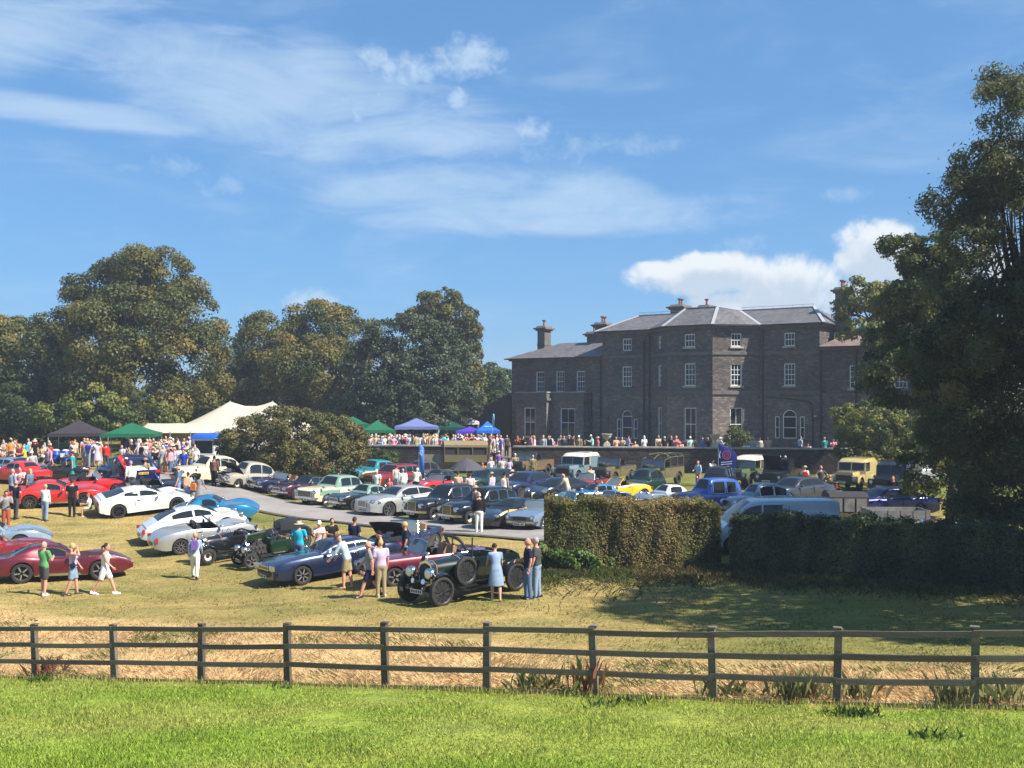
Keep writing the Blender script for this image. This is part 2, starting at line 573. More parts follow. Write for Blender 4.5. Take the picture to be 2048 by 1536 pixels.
def fence_side(x, y):
 """Metres beyond the fence line (negative on the lawn)."""
 dd = FB - FA
 dd = dd / np.linalg.norm(dd)
 nn_ = np.array([-dd[1], dd[0]])
 return (np.asarray(x) - FA[0]) * nn_[0] + (np.asarray(y) - FA[1]) * nn_[1]
def vnoise(x, y, seed=0, sc=1.0):
 r = np.random.default_rng(seed)
 o = np.zeros_like(np.asarray(x, float))
 for k in range(6):
  a = r.uniform(0, 6.28)
  f = sc * (0.6 + 0.5 * k)
  o = o + np.sin((x * math.cos(a) + y * math.sin(a)) * f + r.uniform(0, 6.28) + 1.3 * np.sin((x * math.sin(a) - y * math.cos(a)) * f * 0.7 + k)) / (1 + 0.5 * k)
 return np.clip(0.5 + o / 5.0, 0, 1)
C_LAWN, C_LAWN2 = np.array((0.215, 0.315, 0.042)), np.array((0.320, 0.345, 0.085))
C_HAY, C_HAY2 = np.array((0.56, 0.40, 0.20)), np.array((0.40, 0.255, 0.125))
C_DRY, C_DRY2 = np.array((0.36, 0.275, 0.108)), np.array((0.225, 0.205, 0.066))
C_GRN = np.array((0.115, 0.15, 0.034))
C_TERR = np.array((0.20, 0.18, 0.14))
def ground_colour(x, y):
 x, y = np.asarray(x, float), np.asarray(y, float)
 s = fence_side(x, y)
 n1, n2, n3 = vnoise(x, y, 1, 0.35), vnoise(x, y, 2, 1.1), vnoise(x * 0.35, y, 3, 1.4)
 def L(a, b, t):
  return a + (b - a) * t[..., None]
 z0 = np.zeros_like(s)
 lawn = L(C_LAWN, C_LAWN2, np.clip(0.5 * n2 + 0.9 * n3 - 0.35, 0, 1))
 hay = L(C_HAY, C_HAY2, np.clip(0.9 * n2 - 0.2, 0, 1))
 dry = L(C_DRY, C_DRY2, np.clip(1.5 * n3 + 0.5 * n2 - 0.62, 0, 1))
 grn = L(C_GRN, C_DRY2, np.clip(n2 * 1.2 - 0.2, 0, 1))
 px = CX + F * x / np.maximum(y, 1)
 edge = 3.4 + 2.0 * n1 - 1.2 * sstep(px, 700, 1300)          # how far the hay strip reaches behind the fence
 hay_w = (1 - sstep(s, edge, edge + 1.6)) * np.clip(0.35 + 1.1 * n2 + 0.35 * (px < 1000) + 0.2 * (px > 1500), 0, 1)
 fieldg = sstep(y, 40, 60) * 0.62 * sstep(px, 430, 640) + sstep(y, 66, 74) * (1 - sstep(px, 350, 500)) * 0.9
 fieldg = np.maximum(fieldg, sstep(y, 55, 60) * sstep(px, 300, 500))
 fieldg = np.maximum(fieldg, 0.8 * sstep(y, 43, 46) * (1 - sstep(y, 57, 59)) * sstep(px, 390, 470) * (1 - sstep(px, 560, 640)))
 fieldg = np.maximum(fieldg, sstep(px, 1250, 1600) * (1 - sstep(y, 38, 44)) * 0.65)
 c = L(dry, grn, np.clip(fieldg, 0, 1))
 c = c * (1 - hay_w[..., None]) + hay * hay_w[..., None]
 ln = 1 - sstep(s, -0.35, 0.1)
 c = c * (1 - ln[..., None]) + lawn * ln[..., None]
 wd = WALL_A[1] + (x - WALL_A[0]) / (WALL_B[0] - WALL_A[0]) * (WALL_B[1] - WALL_A[1])
 te = (y > wd + 0.2) & (x > WALL_A[0]) & (x < WALL_B[0] + 30)
 c = np.where(te[..., None], C_TERR, c)
 return c
nyg, nxg = X.shape
idx = np.arange(nyg * nxg).reshape(nyg, nxg)
quads = np.stack([idx[:-1, :-1], idx[:-1, 1:], idx[1:, 1:], idx[1:, :-1]], -1).reshape(-1, 4)
gc = ground_colour(X, Y).reshape(-1, 3)
gm = bpy.data.materials.new('turf')
gm.use_nodes = True
gg = G(gm.node_tree)
b = gg.n['Principled BSDF']
b.inputs['Roughness'].default_value = 0.95
b.inputs['Specular IOR Level'].default_value = 0.1
at_ = gg.n.new('ShaderNodeAttribute')
at_.attribute_name = 'soil'
pos = gg.n.new('ShaderNodeNewGeometry').outputs['Position']
px_, py_, pz_ = gg.sep(pos)
n_a = gg.noise(gg.xyz(gg.m('MULTIPLY', px_, 0.45), py_, 0.0), 1.5, 6, 0.68, 0.5)
n_b = gg.noise(pos, 9.0, 4, 0.7)
n_c = gg.noise(gg.xyz(gg.m('MULTIPLY', px_, 0.6), gg.m('MULTIPLY', py_, 1.6), 0.0), 0.33, 3, 0.5)
c = gg.mix(1.0, at_.outputs['Color'], gg.ramp(n_a, [(0.25, (0.60, 0.62, 0.60)), (0.75, (1.42, 1.32, 1.30))]), 'MULTIPLY')
c = gg.mix(1.0, c, gg.ramp(n_b, [(0.2, (0.60, 0.62, 0.60)), (0.8, (1.35, 1.32, 1.3))]), 'MULTIPLY')
c = gg.mix(1.0, c, gg.ramp(n_c, [(0.3, (0.88, 0.95, 0.9)), (0.7, (1.1, 1.04, 1.0))]), 'MULTIPLY')
gg.put(b.inputs['Base Color'], c)
bp = gg.n.new('ShaderNodeBump')
bp.inputs['Strength'].default_value = 0.9
bp.inputs['Distance'].default_value = 0.08
gg.l.new(gg.m('ADD', n_b, n_a), bp.inputs['Height'])
gg.l.new(bp.outputs[0], b.inputs['Normal'])
me = raw_mesh('ground', np.stack([X, Y, Z], -1).reshape(-1, 3), quads, gm, {'soil': ('POINT', 'FLOAT_COLOR', np.concatenate([gc, np.ones((len(gc), 1))], 1))}, smooth=True)
tag(link('ground', me), 'sloping grass ground of lawn, dry field and parking turf', kind='structure')
# ------------------------------------------------------------------ drive
ROAD = [(-420, 66.5), (-150, 66.3), (0, 66.0), (100, 65.3), (200, 63.6), (300, 60.8), (380, 58.0), (450, 54.9), (530, 53.2), (600, 51.9), (700, 49.6), (800, 47.9), (965, 45.4), (1080, 43.5),
  (1300, 41.2), (1500, 39.6), (1800, 38.9), (2200, 38.9), (2700, 39.5)]
pts = np.array([((px - CX) / F * D, D) for px, D in ROAD])
ss = np.concatenate([[0], np.cumsum(np.hypot(*np.diff(pts, axis=0).T))])
u = np.arange(0, ss[-1], 0.6)
rx, ry = np.interp(u, ss, pts[:, 0]), np.interp(u, ss, pts[:, 1])
kk = np.exp(-np.linspace(-2, 2, 21) ** 2)
kk /= kk.sum()
rx, ry = np.convolve(np.pad(rx, 10, mode='reflect', reflect_type='odd'), kk, 'valid'), np.convolve(np.pad(ry, 10, mode='reflect', reflect_type='odd'), kk, 'valid')
tx, ty = np.gradient(rx), np.gradient(ry)
tl = np.hypot(tx, ty)
tx, ty = tx / tl, ty / tl
half = np.interp(u, [0, 24, 36, 44, 200], [2.9, 2.8, 2.3, 1.45, 1.45])
def ribbon(offs, lift):
 rows = []
 for o in offs:
  ox, oy = rx - ty * o, ry + tx * o
  rows.append(np.stack([ox, oy, CZ - drop_at(ox, oy) + lift(o)], -1))
 return np.stack(rows, 1)
NR = 9
rr = np.stack([np.stack([rx - ty * half * k, ry + tx * half * k, CZ - drop_at(rx - ty * half * k, ry + tx * half * k) + 0.075 + 0.03 * (1 - k * k)], -1) for k in np.linspace(-1, 1, NR)], 1)
nu_ = len(rx)
ii = np.arange(nu_ * NR).reshape(nu_, NR)
q = np.stack([ii[:-1, :-1], ii[1:, :-1], ii[1:, 1:], ii[:-1, 1:]], -1).reshape(-1, 4)
rm = bpy.data.materials.new('pale_tarmac')
rm.use_nodes = True
gg = G(rm.node_tree)
b = gg.n['Principled BSDF']
b.inputs['Roughness'].default_value = 0.9
pos = gg.n.new('ShaderNodeNewGeometry').outputs['Position']
c = gg.ramp(gg.noise(pos, 0.8, 6, 0.65), [(0.25, (0.20, 0.18, 0.165)), (0.75, (0.31, 0.285, 0.26))])
c = gg.mix(1.0, c, gg.ramp(gg.noise(pos, 14, 4, 0.7), [(0.3, (0.8, 0.8, 0.8)), (0.7, (1.15, 1.15, 1.15))]), 'MULTIPLY')
gg.put(b.inputs['Base Color'], c)
tag(link('drive', raw_mesh('drive', rr.reshape(-1, 3), q, rm, smooth=True)), 'pale grey tarmac drive curving between the parked cars', kind='structure')
# worn earth edges either side of the drive
em = mat('worn_earth', (0.075, 0.055, 0.035), 0.95, var=0.4, vscale=3)
for sgn in (1, -1):
 rows = []
 for k, lift in ((1.0, 0.070), (1.06, 0.085), (1.16, 0.055)):
  ox, oy = rx - ty * half * k * sgn, ry + tx * half * k * sgn
  rows.append(np.stack([ox, oy, CZ - drop_at(ox, oy) + lift], -1))
 a = np.stack(rows, 1)
 ii = np.arange(nu_ * 3).reshape(nu_, 3)
 q = np.stack([ii[:-1, :-1], ii[1:, :-1], ii[1:, 1:], ii[:-1, 1:]], -1).reshape(-1, 4)
 tag(link('road_verge', raw_mesh('road_verge', a.reshape(-1, 3), q, em)), 'worn earth edge beside the drive', kind='structure')
# ------------------------------------------------------------------ grass (stuff)
def road_dist(x, y):
 o = np.full(len(x), 1e9)
 for i in range(0, len(rx), 3):
  o = np.minimum(o, np.hypot(x - rx[i], y - ry[i]))
 return o
def blades(name, label, x, y, h, w, lean, col0, matl, bend=0.35, dirang=None):
 """Single bent blades: two triangles each (a quad narrowing to the tip)."""
 n = len(x)
 z = CZ - drop_at(x, y)
 a = rng.uniform(0, 2 * math.pi, n)
 la = a + rng.normal(0, 0.8, n) if dirang is None else dirang + rng.normal(0, 0.7, n)
 wx, wy = np.cos(a) * w / 2, np.sin(a) * w / 2
 lx, ly = np.cos(la) * lean, np.sin(la) * lean
 b0 = np.stack([x - wx, y - wy, z - 0.02], -1)
 b1 = np.stack([x + wx, y + wy, z - 0.02], -1)
 mx, my = x + lx * bend, y + ly * bend
 m1 = np.stack([mx + wx * 0.7, my + wy * 0.7, z + h * 0.6], -1)
 tp = np.stack([x + lx, y + ly, z + h], -1)
 v = np.stack([b0, b1, m1, tp], 1).reshape(-1, 3)
 f = np.arange(n * 4).reshape(n, 4)
 c = np.repeat(col0, 4, axis=0)
 me = raw_mesh(name, v, f, matl, {'soil': ('POINT', 'FLOAT_COLOR', np.concatenate([c, np.ones((len(c), 1))], 1))})
 return tag(link(name, me), label, kind='stuff')
bm_ = bpy.data.materials.new('grass_blade')
bm_.use_nodes = True
gg = G(bm_.node_tree)
b = gg.n['Principled BSDF']
b.inputs['Roughness'].default_value = 0.6
b.inputs['Specular IOR Level'].default_value = 0.25
at_ = gg.n.new('ShaderNodeAttribute')
at_.attribute_name = 'soil'
gg.put(b.inputs['Base Color'], at_.outputs['Color'])
tr = gg.n.new('ShaderNodeBsdfTranslucent')
gg.put(tr.inputs['Color'], at_.outputs['Color'])
mx = gg.n.new('ShaderNodeMixShader')
mx.inputs[0].default_value = 0.3
gg.l.new(b.outputs[0], mx.inputs[1])
gg.l.new(tr.outputs[0], mx.inputs[2])
gg.l.new(mx.outputs[0], gg.n['Material Output'].inputs['Surface'])
def scatter(n, y0, y1, pad=1.5, power=1.0):
 """Plan points inside the view wedge between two depths, denser near by."""
 t = rng.uniform(0, 1, n) ** power
 y = y0 + (y1 - y0) * t
 px = rng.uniform(-120, 2168, n)
 return (px - CX) / F * y, y
# lawn in front of the fence
x, y = scatter(270000, 8.5, 25.5, power=0.85)
s = fence_side(x, y)
k = s < 0.05
x, y, s = x[k], y[k], s[k]
c = ground_colour(x, y) * rng.uniform(0.85, 1.75, (len(x), 1)) * np.where(rng.uniform(0, 1, (len(x), 1)) < 0.12, [[1.5, 1.12, 1.3]], [[1, 1, 1]])
tall = vnoise(x, y, 11, 0.9)
h = rng.uniform(0.022, 0.06, len(x)) * (0.7 + 0.9 * tall) + np.where(s > -0.35, rng.uniform(0, 0.12, len(x)), 0)
blades('grass', 'short bright green mown lawn grass in front of the fence', x, y, h, rng.uniform(0.007, 0.014, len(x)), rng.uniform(0.01, 0.05, len(x)), c, bm_)
# long flattened hay behind the fence
x, y = scatter(150000, 15, 34)
s = fence_side(x, y)
n2 = vnoise(x, y, 2, 1.1)
px = CX + F * x / y
keep = (s > 0.12) & (s < 3.6 + 2.4 * vnoise(x, y, 1, 0.35) - 1.2 * sstep(px, 700, 1300)) & (rng.uniform(0, 1, len(x)) < 0.25 + 0.7 * n2)
x, y, s, n2 = x[keep], y[keep], s[keep], n2[keep]
c = (C_HAY + (C_HAY2 - C_HAY) * np.clip(n2 * 0.9 - 0.15, 0, 1)[:, None]) * rng.uniform(0.65, 1.4, (len(x), 1))
gpatch = (vnoise(x, y, 21, 1.3) > 0.66)[:, None]
c = np.where(gpatch, np.array((0.15, 0.16, 0.045)) * rng.uniform(0.6, 1.4, (len(x), 1)), c)
blades('hay', 'long flattened straw coloured hay behind the fence', x, y, rng.uniform(0.02, 0.12, len(x)), rng.uniform(0.008, 0.016, len(x)), rng.uniform(0.05, 0.22, len(x)), c, bm_, 0.45,
  dirang=R(200) + 7.0 * (vnoise(x, y, 5, 0.8) - 0.5))
# dry field tufts
x, y = scatter(90000, 20, 56, power=1.3)
s = fence_side(x, y)
keep = (s > 2.0) & (road_dist(x, y) > 2.6)
x, y = x[keep], y[keep]
c = ground_colour(x, y) * rng.uniform(0.75, 1.35, (len(x), 1))
blades('dry_grass', 'short dry yellow grass over the show field', x, y, rng.uniform(0.012, 0.055, len(x)), rng.uniform(0.012, 0.035, len(x)), rng.uniform(0.02, 0.09, len(x)), c, bm_)
# taller weeds and rushes along the fence
spots = [(1140, 0.25, 22, 0.75, (0.09, 0.14, 0.04)), (1420, 0.3, 24, 0.5, (0.22, 0.22, 0.09)), (1620, 0.5, 110, 0.55, (0.23, 0.24, 0.09)), (1590, 0.3, 60, 0.5, (0.26, 0.24, 0.10)),
   (1720, 0.5, 80, 0.45, (0.26, 0.24, 0.10)), (1905, 0.3, 80, 0.5, (0.24, 0.23, 0.10)), (2010, 0.4, 120, 0.5, (0.22, 0.23, 0.09)), (1180, 0.15, 30, 0.7, (0.24, 0.11, 0.05)), (1160, 0.25, 24, 0.6, (0.26, 0.13, 0.06)),
   (95, 0.35, 46, 0.5, (0.15, 0.055, 0.04)), (1055, 0.25, 30, 0.45, (0.10, 0.12, 0.04)), (1085, 0.5, 60, 0.32, (0.14, 0.13, 0.04)), (1480, 0.5, 60, 0.3, (0.15, 0.14, 0.05))]
xs, ys, hs, cs = [], [], [], []
for px, off, n, hh, cc in spots:
 D = float(fence_D(px)) + off
 bx = (px - CX) / F * D
 xs.append(bx + rng.normal(0, 0.35 if n > 100 else 0.14, n))
 ys.append(D + rng.normal(0, 0.18, n))
 hs.append(hh * rng.uniform(0.45, 1.1, n))
 cs.append(np.array(cc) * rng.uniform(0.6, 1.6, (n, 1)))
x, y, h, c = map(np.concatenate, (xs, ys, hs, cs))
blades('weeds', 'taller green and rusty weeds growing along the fence', x, y, h, np.full(len(x), 0.013), rng.uniform(0.05, 0.3, len(x)), c, bm_, 0.3)
# clods of weed standing in the lawn
xs, ys, cs = [], [], []
for px, py, n in ((85, 1360, 150), (1720, 1432, 150), (1690, 1428, 90), (1210, 1412, 60), (1860, 1478, 70), (1270, 1404, 60), (560, 1380, 40)):
 p = foot(px, py, 8)
 xs.append(p.x + rng.normal(0, 0.16, n))
 ys.append(p.y + rng.normal(0, 0.16, n))
 cs.append(np.array((0.05, 0.10, 0.02)) * rng.uniform(0.5, 1.6, (n, 1)))
x, y, c = map(np.concatenate, (xs, ys, cs))
blades('lawn_weeds', 'small dark leafy weeds in the lawn near the fence', x, y, rng.uniform(0.04, 0.15, len(x)), rng.uniform(0.03, 0.07, len(x)), rng.uniform(0.03, 0.14, len(x)), c, bm_)
# ------------------------------------------------------------------ fence
fdir = Vector((FB[0] - FA[0], FB[1] - FA[1], 0)).normalized()
fnrm = Vector((fdir.y, -fdir.x, 0))            # towards the camera
if fnrm.y > 0:
 fnrm = -fnrm
fence = empty('post_and_rail_fence', (0, 0, 0), label='weathered brown post and rail timber fence between lawn and field', cat='fence')
allpx = [-78] + POST_PX + [2255]
posts = []
for i, px in enumerate(allpx):
 s_ = float(fence_s(px))
 p = FA + s_ * (FB - FA)
 zb = CZ - float(fence_drop(px))
 posts.append((Vector((p[0], p[1], zb))))
 pm = MB()
 tilt = R(random.uniform(-2.4, 2.4))
 rot = Euler((R(random.uniform(-1.6, 1.6)), tilt, math.atan2(fdir.y, fdir.x)))
 hh = 1.29 + random.uniform(-0.015, 0.02)
 pm.box((p[0], p[1], zb + hh / 2 - 0.15), (0.125, 0.115, hh + 0.3), rot)
 pm.box((p[0], p[1], zb + hh + 0.012), (0.14, 0.13, 0.024), rot)
 pm.build('post', WOOD_F, fence)
for i in range(len(posts) - 1):
 a, b2 = posts[i], posts[i + 1]
 for hz in (0.055, 0.455, 0.835, 1.205):
  rm_ = MB()
  j0, j1 = random.uniform(-0.022, 0.022), random.uniform(-0.022, 0.022)
  off = fnrm * (0.083 + 0.004 * (i % 2))
  p = a + off + Vector((0, 0, hz + j0)) - fdir * 0.02
  q_ = b2 + off + Vector((0, 0, hz + j1)) + fdir * 0.02
  mid = (p + q_) / 2 + Vector((0, 0, random.uniform(-0.012, 0.004)))
  rm_.bar(p, mid, 0.04, 0.098)
  rm_.bar(mid, q_, 0.04, 0.098)
  for e_ in (p + fdir * 0.08, q_ - fdir * 0.08):            # nail heads
   for dz_ in (-0.025, 0.025):
    rm_.box(e_ + fnrm * 0.022 + Vector((0, 0, dz_)), (0.012, 0.012, 0.012), slot=1)
  rm_.build('rail', [WOOD_F, BLACKP], fence)
# ------------------------------------------------------------------ the house
def stone_mat(key, lo, mid, hi, mort, bw=0.36, bh=0.17, uv=True):
 m = bpy.data.materials.new(key)
 m.use_nodes = True
 gg = G(m.node_tree)
 b = gg.n['Principled BSDF']
 b.inputs['Roughness'].default_value = 0.92
 b.inputs['Specular IOR Level'].default_value = 0.15
 tcn = gg.n.new('ShaderNodeTexCoord')
 v = tcn.outputs['UV'] if uv else tcn.outputs['Object']
 wob = gg.noise(v, 2.3, 4, 0.6, out=1)
 mixv = gg.n.new('ShaderNodeVectorMath')
 mixv.operation = 'MULTIPLY_ADD'
 gg.l.new(wob, mixv.inputs[0])
 mixv.inputs[1].default_value = (0.34, 0.30, 0)
 gg.l.new(v, mixv.inputs[2])
 br = gg.n.new('ShaderNodeTexBrick')
 gg.l.new(mixv.outputs[0], br.inputs['Vector'])
 br.inputs['Scale'].default_value = 1.0
 br.inputs['Brick Width'].default_value = bw
 br.inputs['Row Height'].default_value = bh
 br.inputs['Mortar Size'].default_value = 0.018
 br.inputs['Color1'].default_value = (0, 0, 0, 1)
 br.inputs['Color2'].default_value = (1, 1, 1, 1)
 br.inputs['Mortar'].default_value = (0.5, 0.5, 0.5, 1)
 n1 = gg.noise(v, 5.0, 5, 0.65)
 n2 = gg.noise(v, 0.28, 4, 0.6)
 f = gg.m('ADD', gg.m('MULTIPLY', gg.sep(br.outputs['Color'])[0], 0.34), gg.m('MULTIPLY', n1, 0.68))
 c = gg.ramp(f, [(0.2, lo), (0.5, mid), (0.86, hi)])
 c = gg.mix(gg.m('MULTIPLY', br.outputs['Fac'], 0.7), c, mort)
 if not key.startswith('dark'):               # the ground storey is of paler, finer stone
  c = gg.mix(1.0, c, gg.ramp(gg.smooth(gg.sep(v)[1], 5.05, 5.15), [(0, (1.28, 1.24, 1.2)), (1, (0.94, 0.91, 0.90))]), 'MULTIPLY')
 c = gg.mix(1.0, c, gg.ramp(n2, [(0.3, (0.66, 0.66, 0.70)), (0.7, (1.2, 1.15, 1.1))]), 'MULTIPLY')
 gg.put(b.inputs['Base Color'], c)
 bp = gg.n.new('ShaderNodeBump')
 bp.inputs['Strength'].default_value = 0.8
 bp.inputs['Distance'].default_value = 0.03
 gg.l.new(gg.m('SUBTRACT', n1, gg.m('MULTIPLY', br.outputs['Fac'], 0.8)), bp.inputs['Height'])
 gg.l.new(bp.outputs[0], b.inputs['Normal'])
 MATS[key] = m
 return m
STONE = stone_mat('grey_brown_rubble_stone', (0.078, 0.068, 0.066), (0.124, 0.109, 0.104), (0.27, 0.24, 0.215), (0.118, 0.106, 0.102))
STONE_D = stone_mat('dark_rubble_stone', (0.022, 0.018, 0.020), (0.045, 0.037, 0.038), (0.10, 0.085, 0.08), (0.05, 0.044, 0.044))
ASHLAR = mat('ashlar_trim', (0.115, 0.102, 0.094), 0.85, var=0.3, vscale=1.3, bump=0.3, bscale=12)
ASHLAR_L = mat('pale_cut_stone', (0.40, 0.36, 0.29), 0.85, var=0.25, vscale=1.6, bump=0.3, bscale=12)
COPING = mat('coping_stone', (0.30, 0.28, 0.25), 0.9, var=0.3, vscale=2.0)
LEAD = mat('lead_flashing', (0.34, 0.35, 0.37), 0.55, var=0.12)
PIPE = mat('cast_iron', (0.012, 0.012, 0.014), 0.6)
WHITE = mat('white_joinery', (0.80, 0.81, 0.80), 0.45, var=0.06)
POT = mat('terracotta', (0.26, 0.11, 0.085), 0.8, var=0.2)
WGLASS = mat('window_glass', (0.012, 0.015, 0.020), 0.08, spec=0.35)
sm = bpy.data.materials.new('slate')
sm.use_nodes = True
gg = G(sm.node_tree)
b = gg.n['Principled BSDF']
b.inputs['Roughness'].default_value = 0.6
v = gg.n.new('ShaderNodeTexCoord').outputs['UV']
br = gg.n.new('ShaderNodeTexBrick')
gg.l.new(v, br.inputs['Vector'])
br.inputs['Scale'].default_value = 1.0
br.inputs['Brick Width'].default_value = 0.32
br.inputs['Row Height'].default_value = 0.26
br.inputs['Mortar Size'].default_value = 0.012
br.inputs['Color1'].default_value = (0.090, 0.086, 0.090, 1)
br.inputs['Color2'].default_value = (0.155, 0.147, 0.148, 1)
br.inputs['Mortar'].default_value = (0.05, 0.05, 0.055, 1)
c = gg.mix(1.0, br.outputs['Color'], gg.ramp(gg.noise(v, 0.7, 5, 0.7), [(0.25, (0.72, 0.70, 0.70)), (0.75, (1.3, 1.25, 1.2))]), 'MULTIPLY')
lich = gg.smooth(gg.noise(v, 2.2, 5, 0.7), 0.60, 0.74)
c = gg.mix(gg.m('MULTIPLY', lich, 0.45), c, (0.27, 0.24, 0.19))
gg.put(b.inputs['Base Color'], c)
SLATE = sm
SLATE_R = mat('reddish_slate', (0.19, 0.135, 0.115), 0.75, var=0.3, vscale=1.5)
HX, HYY = 25.2, 86.0
house = empty('country_house', (HX, HYY, CZ - 4.72), math.atan2(0.5736, -0.8192), label='large grey stone country house with slate hipped roofs and a canted bay', cat='house')
class WallMB(MB):
 """Wall builder that also keeps UVs in metres (u along the wall, v up)."""
 def __init__(self):
  super().__init__()
  self.uv = []
 def quad(self, pts, uvs):
  self.add(pts, [tuple(range(len(pts)))])
  self.uv.append(uvs)
 def finish(self, name, mats, parent, smooth=None):
  me = bpy.data.meshes.new(name)
  me.from_pydata(self.v, [], self.f)
  for m in (mats if isinstance(mats, (list, tuple)) else [mats]):
   me.materials.append(m)
  me.polygons.foreach_set('material_index', self.s)
  u = me.uv_layers.new(name='UVMap')
  flat = [c for f in self.uv for p in f for c in p]
  u.data.foreach_set('uv', flat)
  return link(name, me, parent)
def arc_pts(s0, s1, zs, n=10):
 r = (s1 - s0) / 2
 c = (s0 + s1) / 2
 return [(c - r * math.cos(math.pi * k / n), zs + r * math.sin(math.pi * k / n)) for k in range(n + 1)]
def wall(mb, A, B, z0, z1, ops=(), depth=0.22, u0=0.0):
 """Vertical wall from plan point A to B (outside on the right of A->B seen from above ... normal = (dy, -dx)), with openings cut."""
 A, B = Vector((A[0], A[1])), Vector((B[0], B[1]))
 L = (B - A).length
 dd = (B - A) / L
 nn = Vector((dd.y, -dd.x))
 def P(s, z, k=0.0):
  q_ = A + dd * s - nn * k
  return (q_.x, q_.y, z)
 ss = sorted({0.0, L, *[o[0] for o in ops], *[o[1] for o in ops]})
 zz = sorted({z0, z1, *[o[2] for o in ops], *[o[3] for o in ops]})
 for i in range(len(ss) - 1):
  for j in range(len(zz) - 1):
   sm_, zm_ = (ss[i] + ss[i + 1]) / 2, (zz[j] + zz[j + 1]) / 2
   if any(o[0] < sm_ < o[1] and o[2] < zm_ < o[3] for o in ops):
    continue
   q_ = [(ss[i], zz[j]), (ss[i + 1], zz[j]), (ss[i + 1], zz[j + 1]), (ss[i], zz[j + 1])]
   mb.quad([P(*p) for p in q_], [(u0 + p[0], p[1]) for p in q_])
 for o in ops:
  s0, s1, za, zb = o[:4]
  if len(o) > 4 and o[4]:
   r = (s1 - s0) / 2
   ap = arc_pts(s0, s1, zb - r)
   for k in range(len(ap) - 1):
    p, q2 = ap[k], ap[k + 1]
    pl = [p, (p[0], zb), (q2[0], zb), q2]
    mb.quad([P(*t) for t in reversed(pl)], [(u0 + t[0], t[1]) for t in reversed(pl)])
   outline = [(s0, za)] + ap + [(s1, za)]
  else:
   outline = [(s0, za), (s0, zb), (s1, zb), (s1, za)]
  n = len(outline)
  for k in range(n):
   p, q2 = outline[k], outline[(k + 1) % n]
   mb.quad([P(*p), P(*q2), P(*q2, depth), P(*p, depth)], [(u0 + p[0], p[1]), (u0 + q2[0], q2[1]), (u0 + q2[0] + 0.2, q2[1]), (u0 + p[0] + 0.2, p[1])])
 return A, dd, nn
def window(A, dd, nn, op, cols=3, rows=4, depth=0.15, sash=True, sill=True, fw=0.075, bar=0.032):
 """White sash window set in an opening: frame (a part) with its pane and sill as sub-parts."""
 s0, s1, za, zb = op[:4]
 arch = len(op) > 4 and op[4]
 ax = Vector((dd.x, dd.y, 0))
 az = Vector((0, 0, 1))
 ny = Vector((nn.x, nn.y, 0))
 o = Vector((A.x, A.y, 0)) - ny * depth
 def P(s, z, k=0.0):
  return o + ax * s + az * z + ny * k
 m = MB()
 def bar_(p, q_, w, t, k):
  m.bar(P(*p, k), P(*q_, k), t, w, up=ny)
 r = (s1 - s0) / 2
 zt = zb - r if arch else zb
 m.bar(P(s0 + fw / 2, za, 0.03), P(s0 + fw / 2, zt, 0.03), fw, 0.09, up=ny)
 m.bar(P(s1 - fw / 2, za, 0.03), P(s1 - fw / 2, zt, 0.03), fw, 0.09, up=ny)
 m.bar(P(s0 + fw, za + fw / 2, 0.03), P(s1 - fw, za + fw / 2, 0.03), fw, 0.09, up=ny)
 if arch:
  ap = arc_pts(s0 + fw / 2, s1 - fw / 2, zt)
  for k in range(len(ap) - 1):
   m.bar(P(*ap[k], 0.03), P(*ap[k + 1], 0.03), fw, 0.09, up=ny)
  m.bar(P(s0 + fw, zt, 0.025), P(s1 - fw, zt, 0.025), fw * 0.8, 0.06, up=ny)
 else:
  m.bar(P(s0 + fw, zb - fw / 2, 0.03), P(s1 - fw, zb - fw / 2, 0.03), fw, 0.09, up=ny)
 zmid = (za + zt) / 2
 if sash:
  m.bar(P(s0 + fw, zmid, 0.022), P(s1 - fw, zmid, 0.022), fw * 0.75, 0.06, up=ny)
 for k in range(1, cols):
  x_ = s0 + fw + (s1 - s0 - 2 * fw) * k / cols
  ztop = zt + (math.sqrt(max(0, (r - fw) ** 2 - (x_ - (s0 + s1) / 2) ** 2)) if arch else -fw)
  m.bar(P(x_, za + fw, 0.012), P(x_, ztop, 0.012), bar, 0.03, up=ny)
 for k in range(1, rows):
  if sash and rows % 2 == 0 and k == rows // 2:
   continue
  z_ = za + fw + (zt - za - 2 * fw) * k / rows
  m.bar(P(s0 + fw, z_, 0.010), P(s1 - fw, z_, 0.010), bar, 0.03, up=ny)
 f = m.build('window', WHITE, house)
 pm = MB()
 if arch:
  pl = [(s0 + 0.02, za + 0.02)] + [(a_, b_ - 0.02) for a_, b_ in arc_pts(s0 + 0.02, s1 - 0.02, zt)] + [(s1 - 0.02, za + 0.02)]
 else:
  pl = [(s0 + 0.02, za + 0.02), (s0 + 0.02, zb - 0.02), (s1 - 0.02, zb - 0.02), (s1 - 0.02, za + 0.02)]
 pm.prism(pl, P(0, 0, -0.012), ax, az, ny, 0.012)
 pm.build('pane', WGLASS, f)
 if sill:
  sm_ = MB()
  sm_.bar(P(s0 - 0.12, za - 0.075, depth + 0.02), P(s1 + 0.12, za - 0.075, depth + 0.02), 0.145, 0.20, up=ny)
  sm_.build('sill', ASHLAR_L if random.random() < 0.4 else ASHLAR, f)
 return f
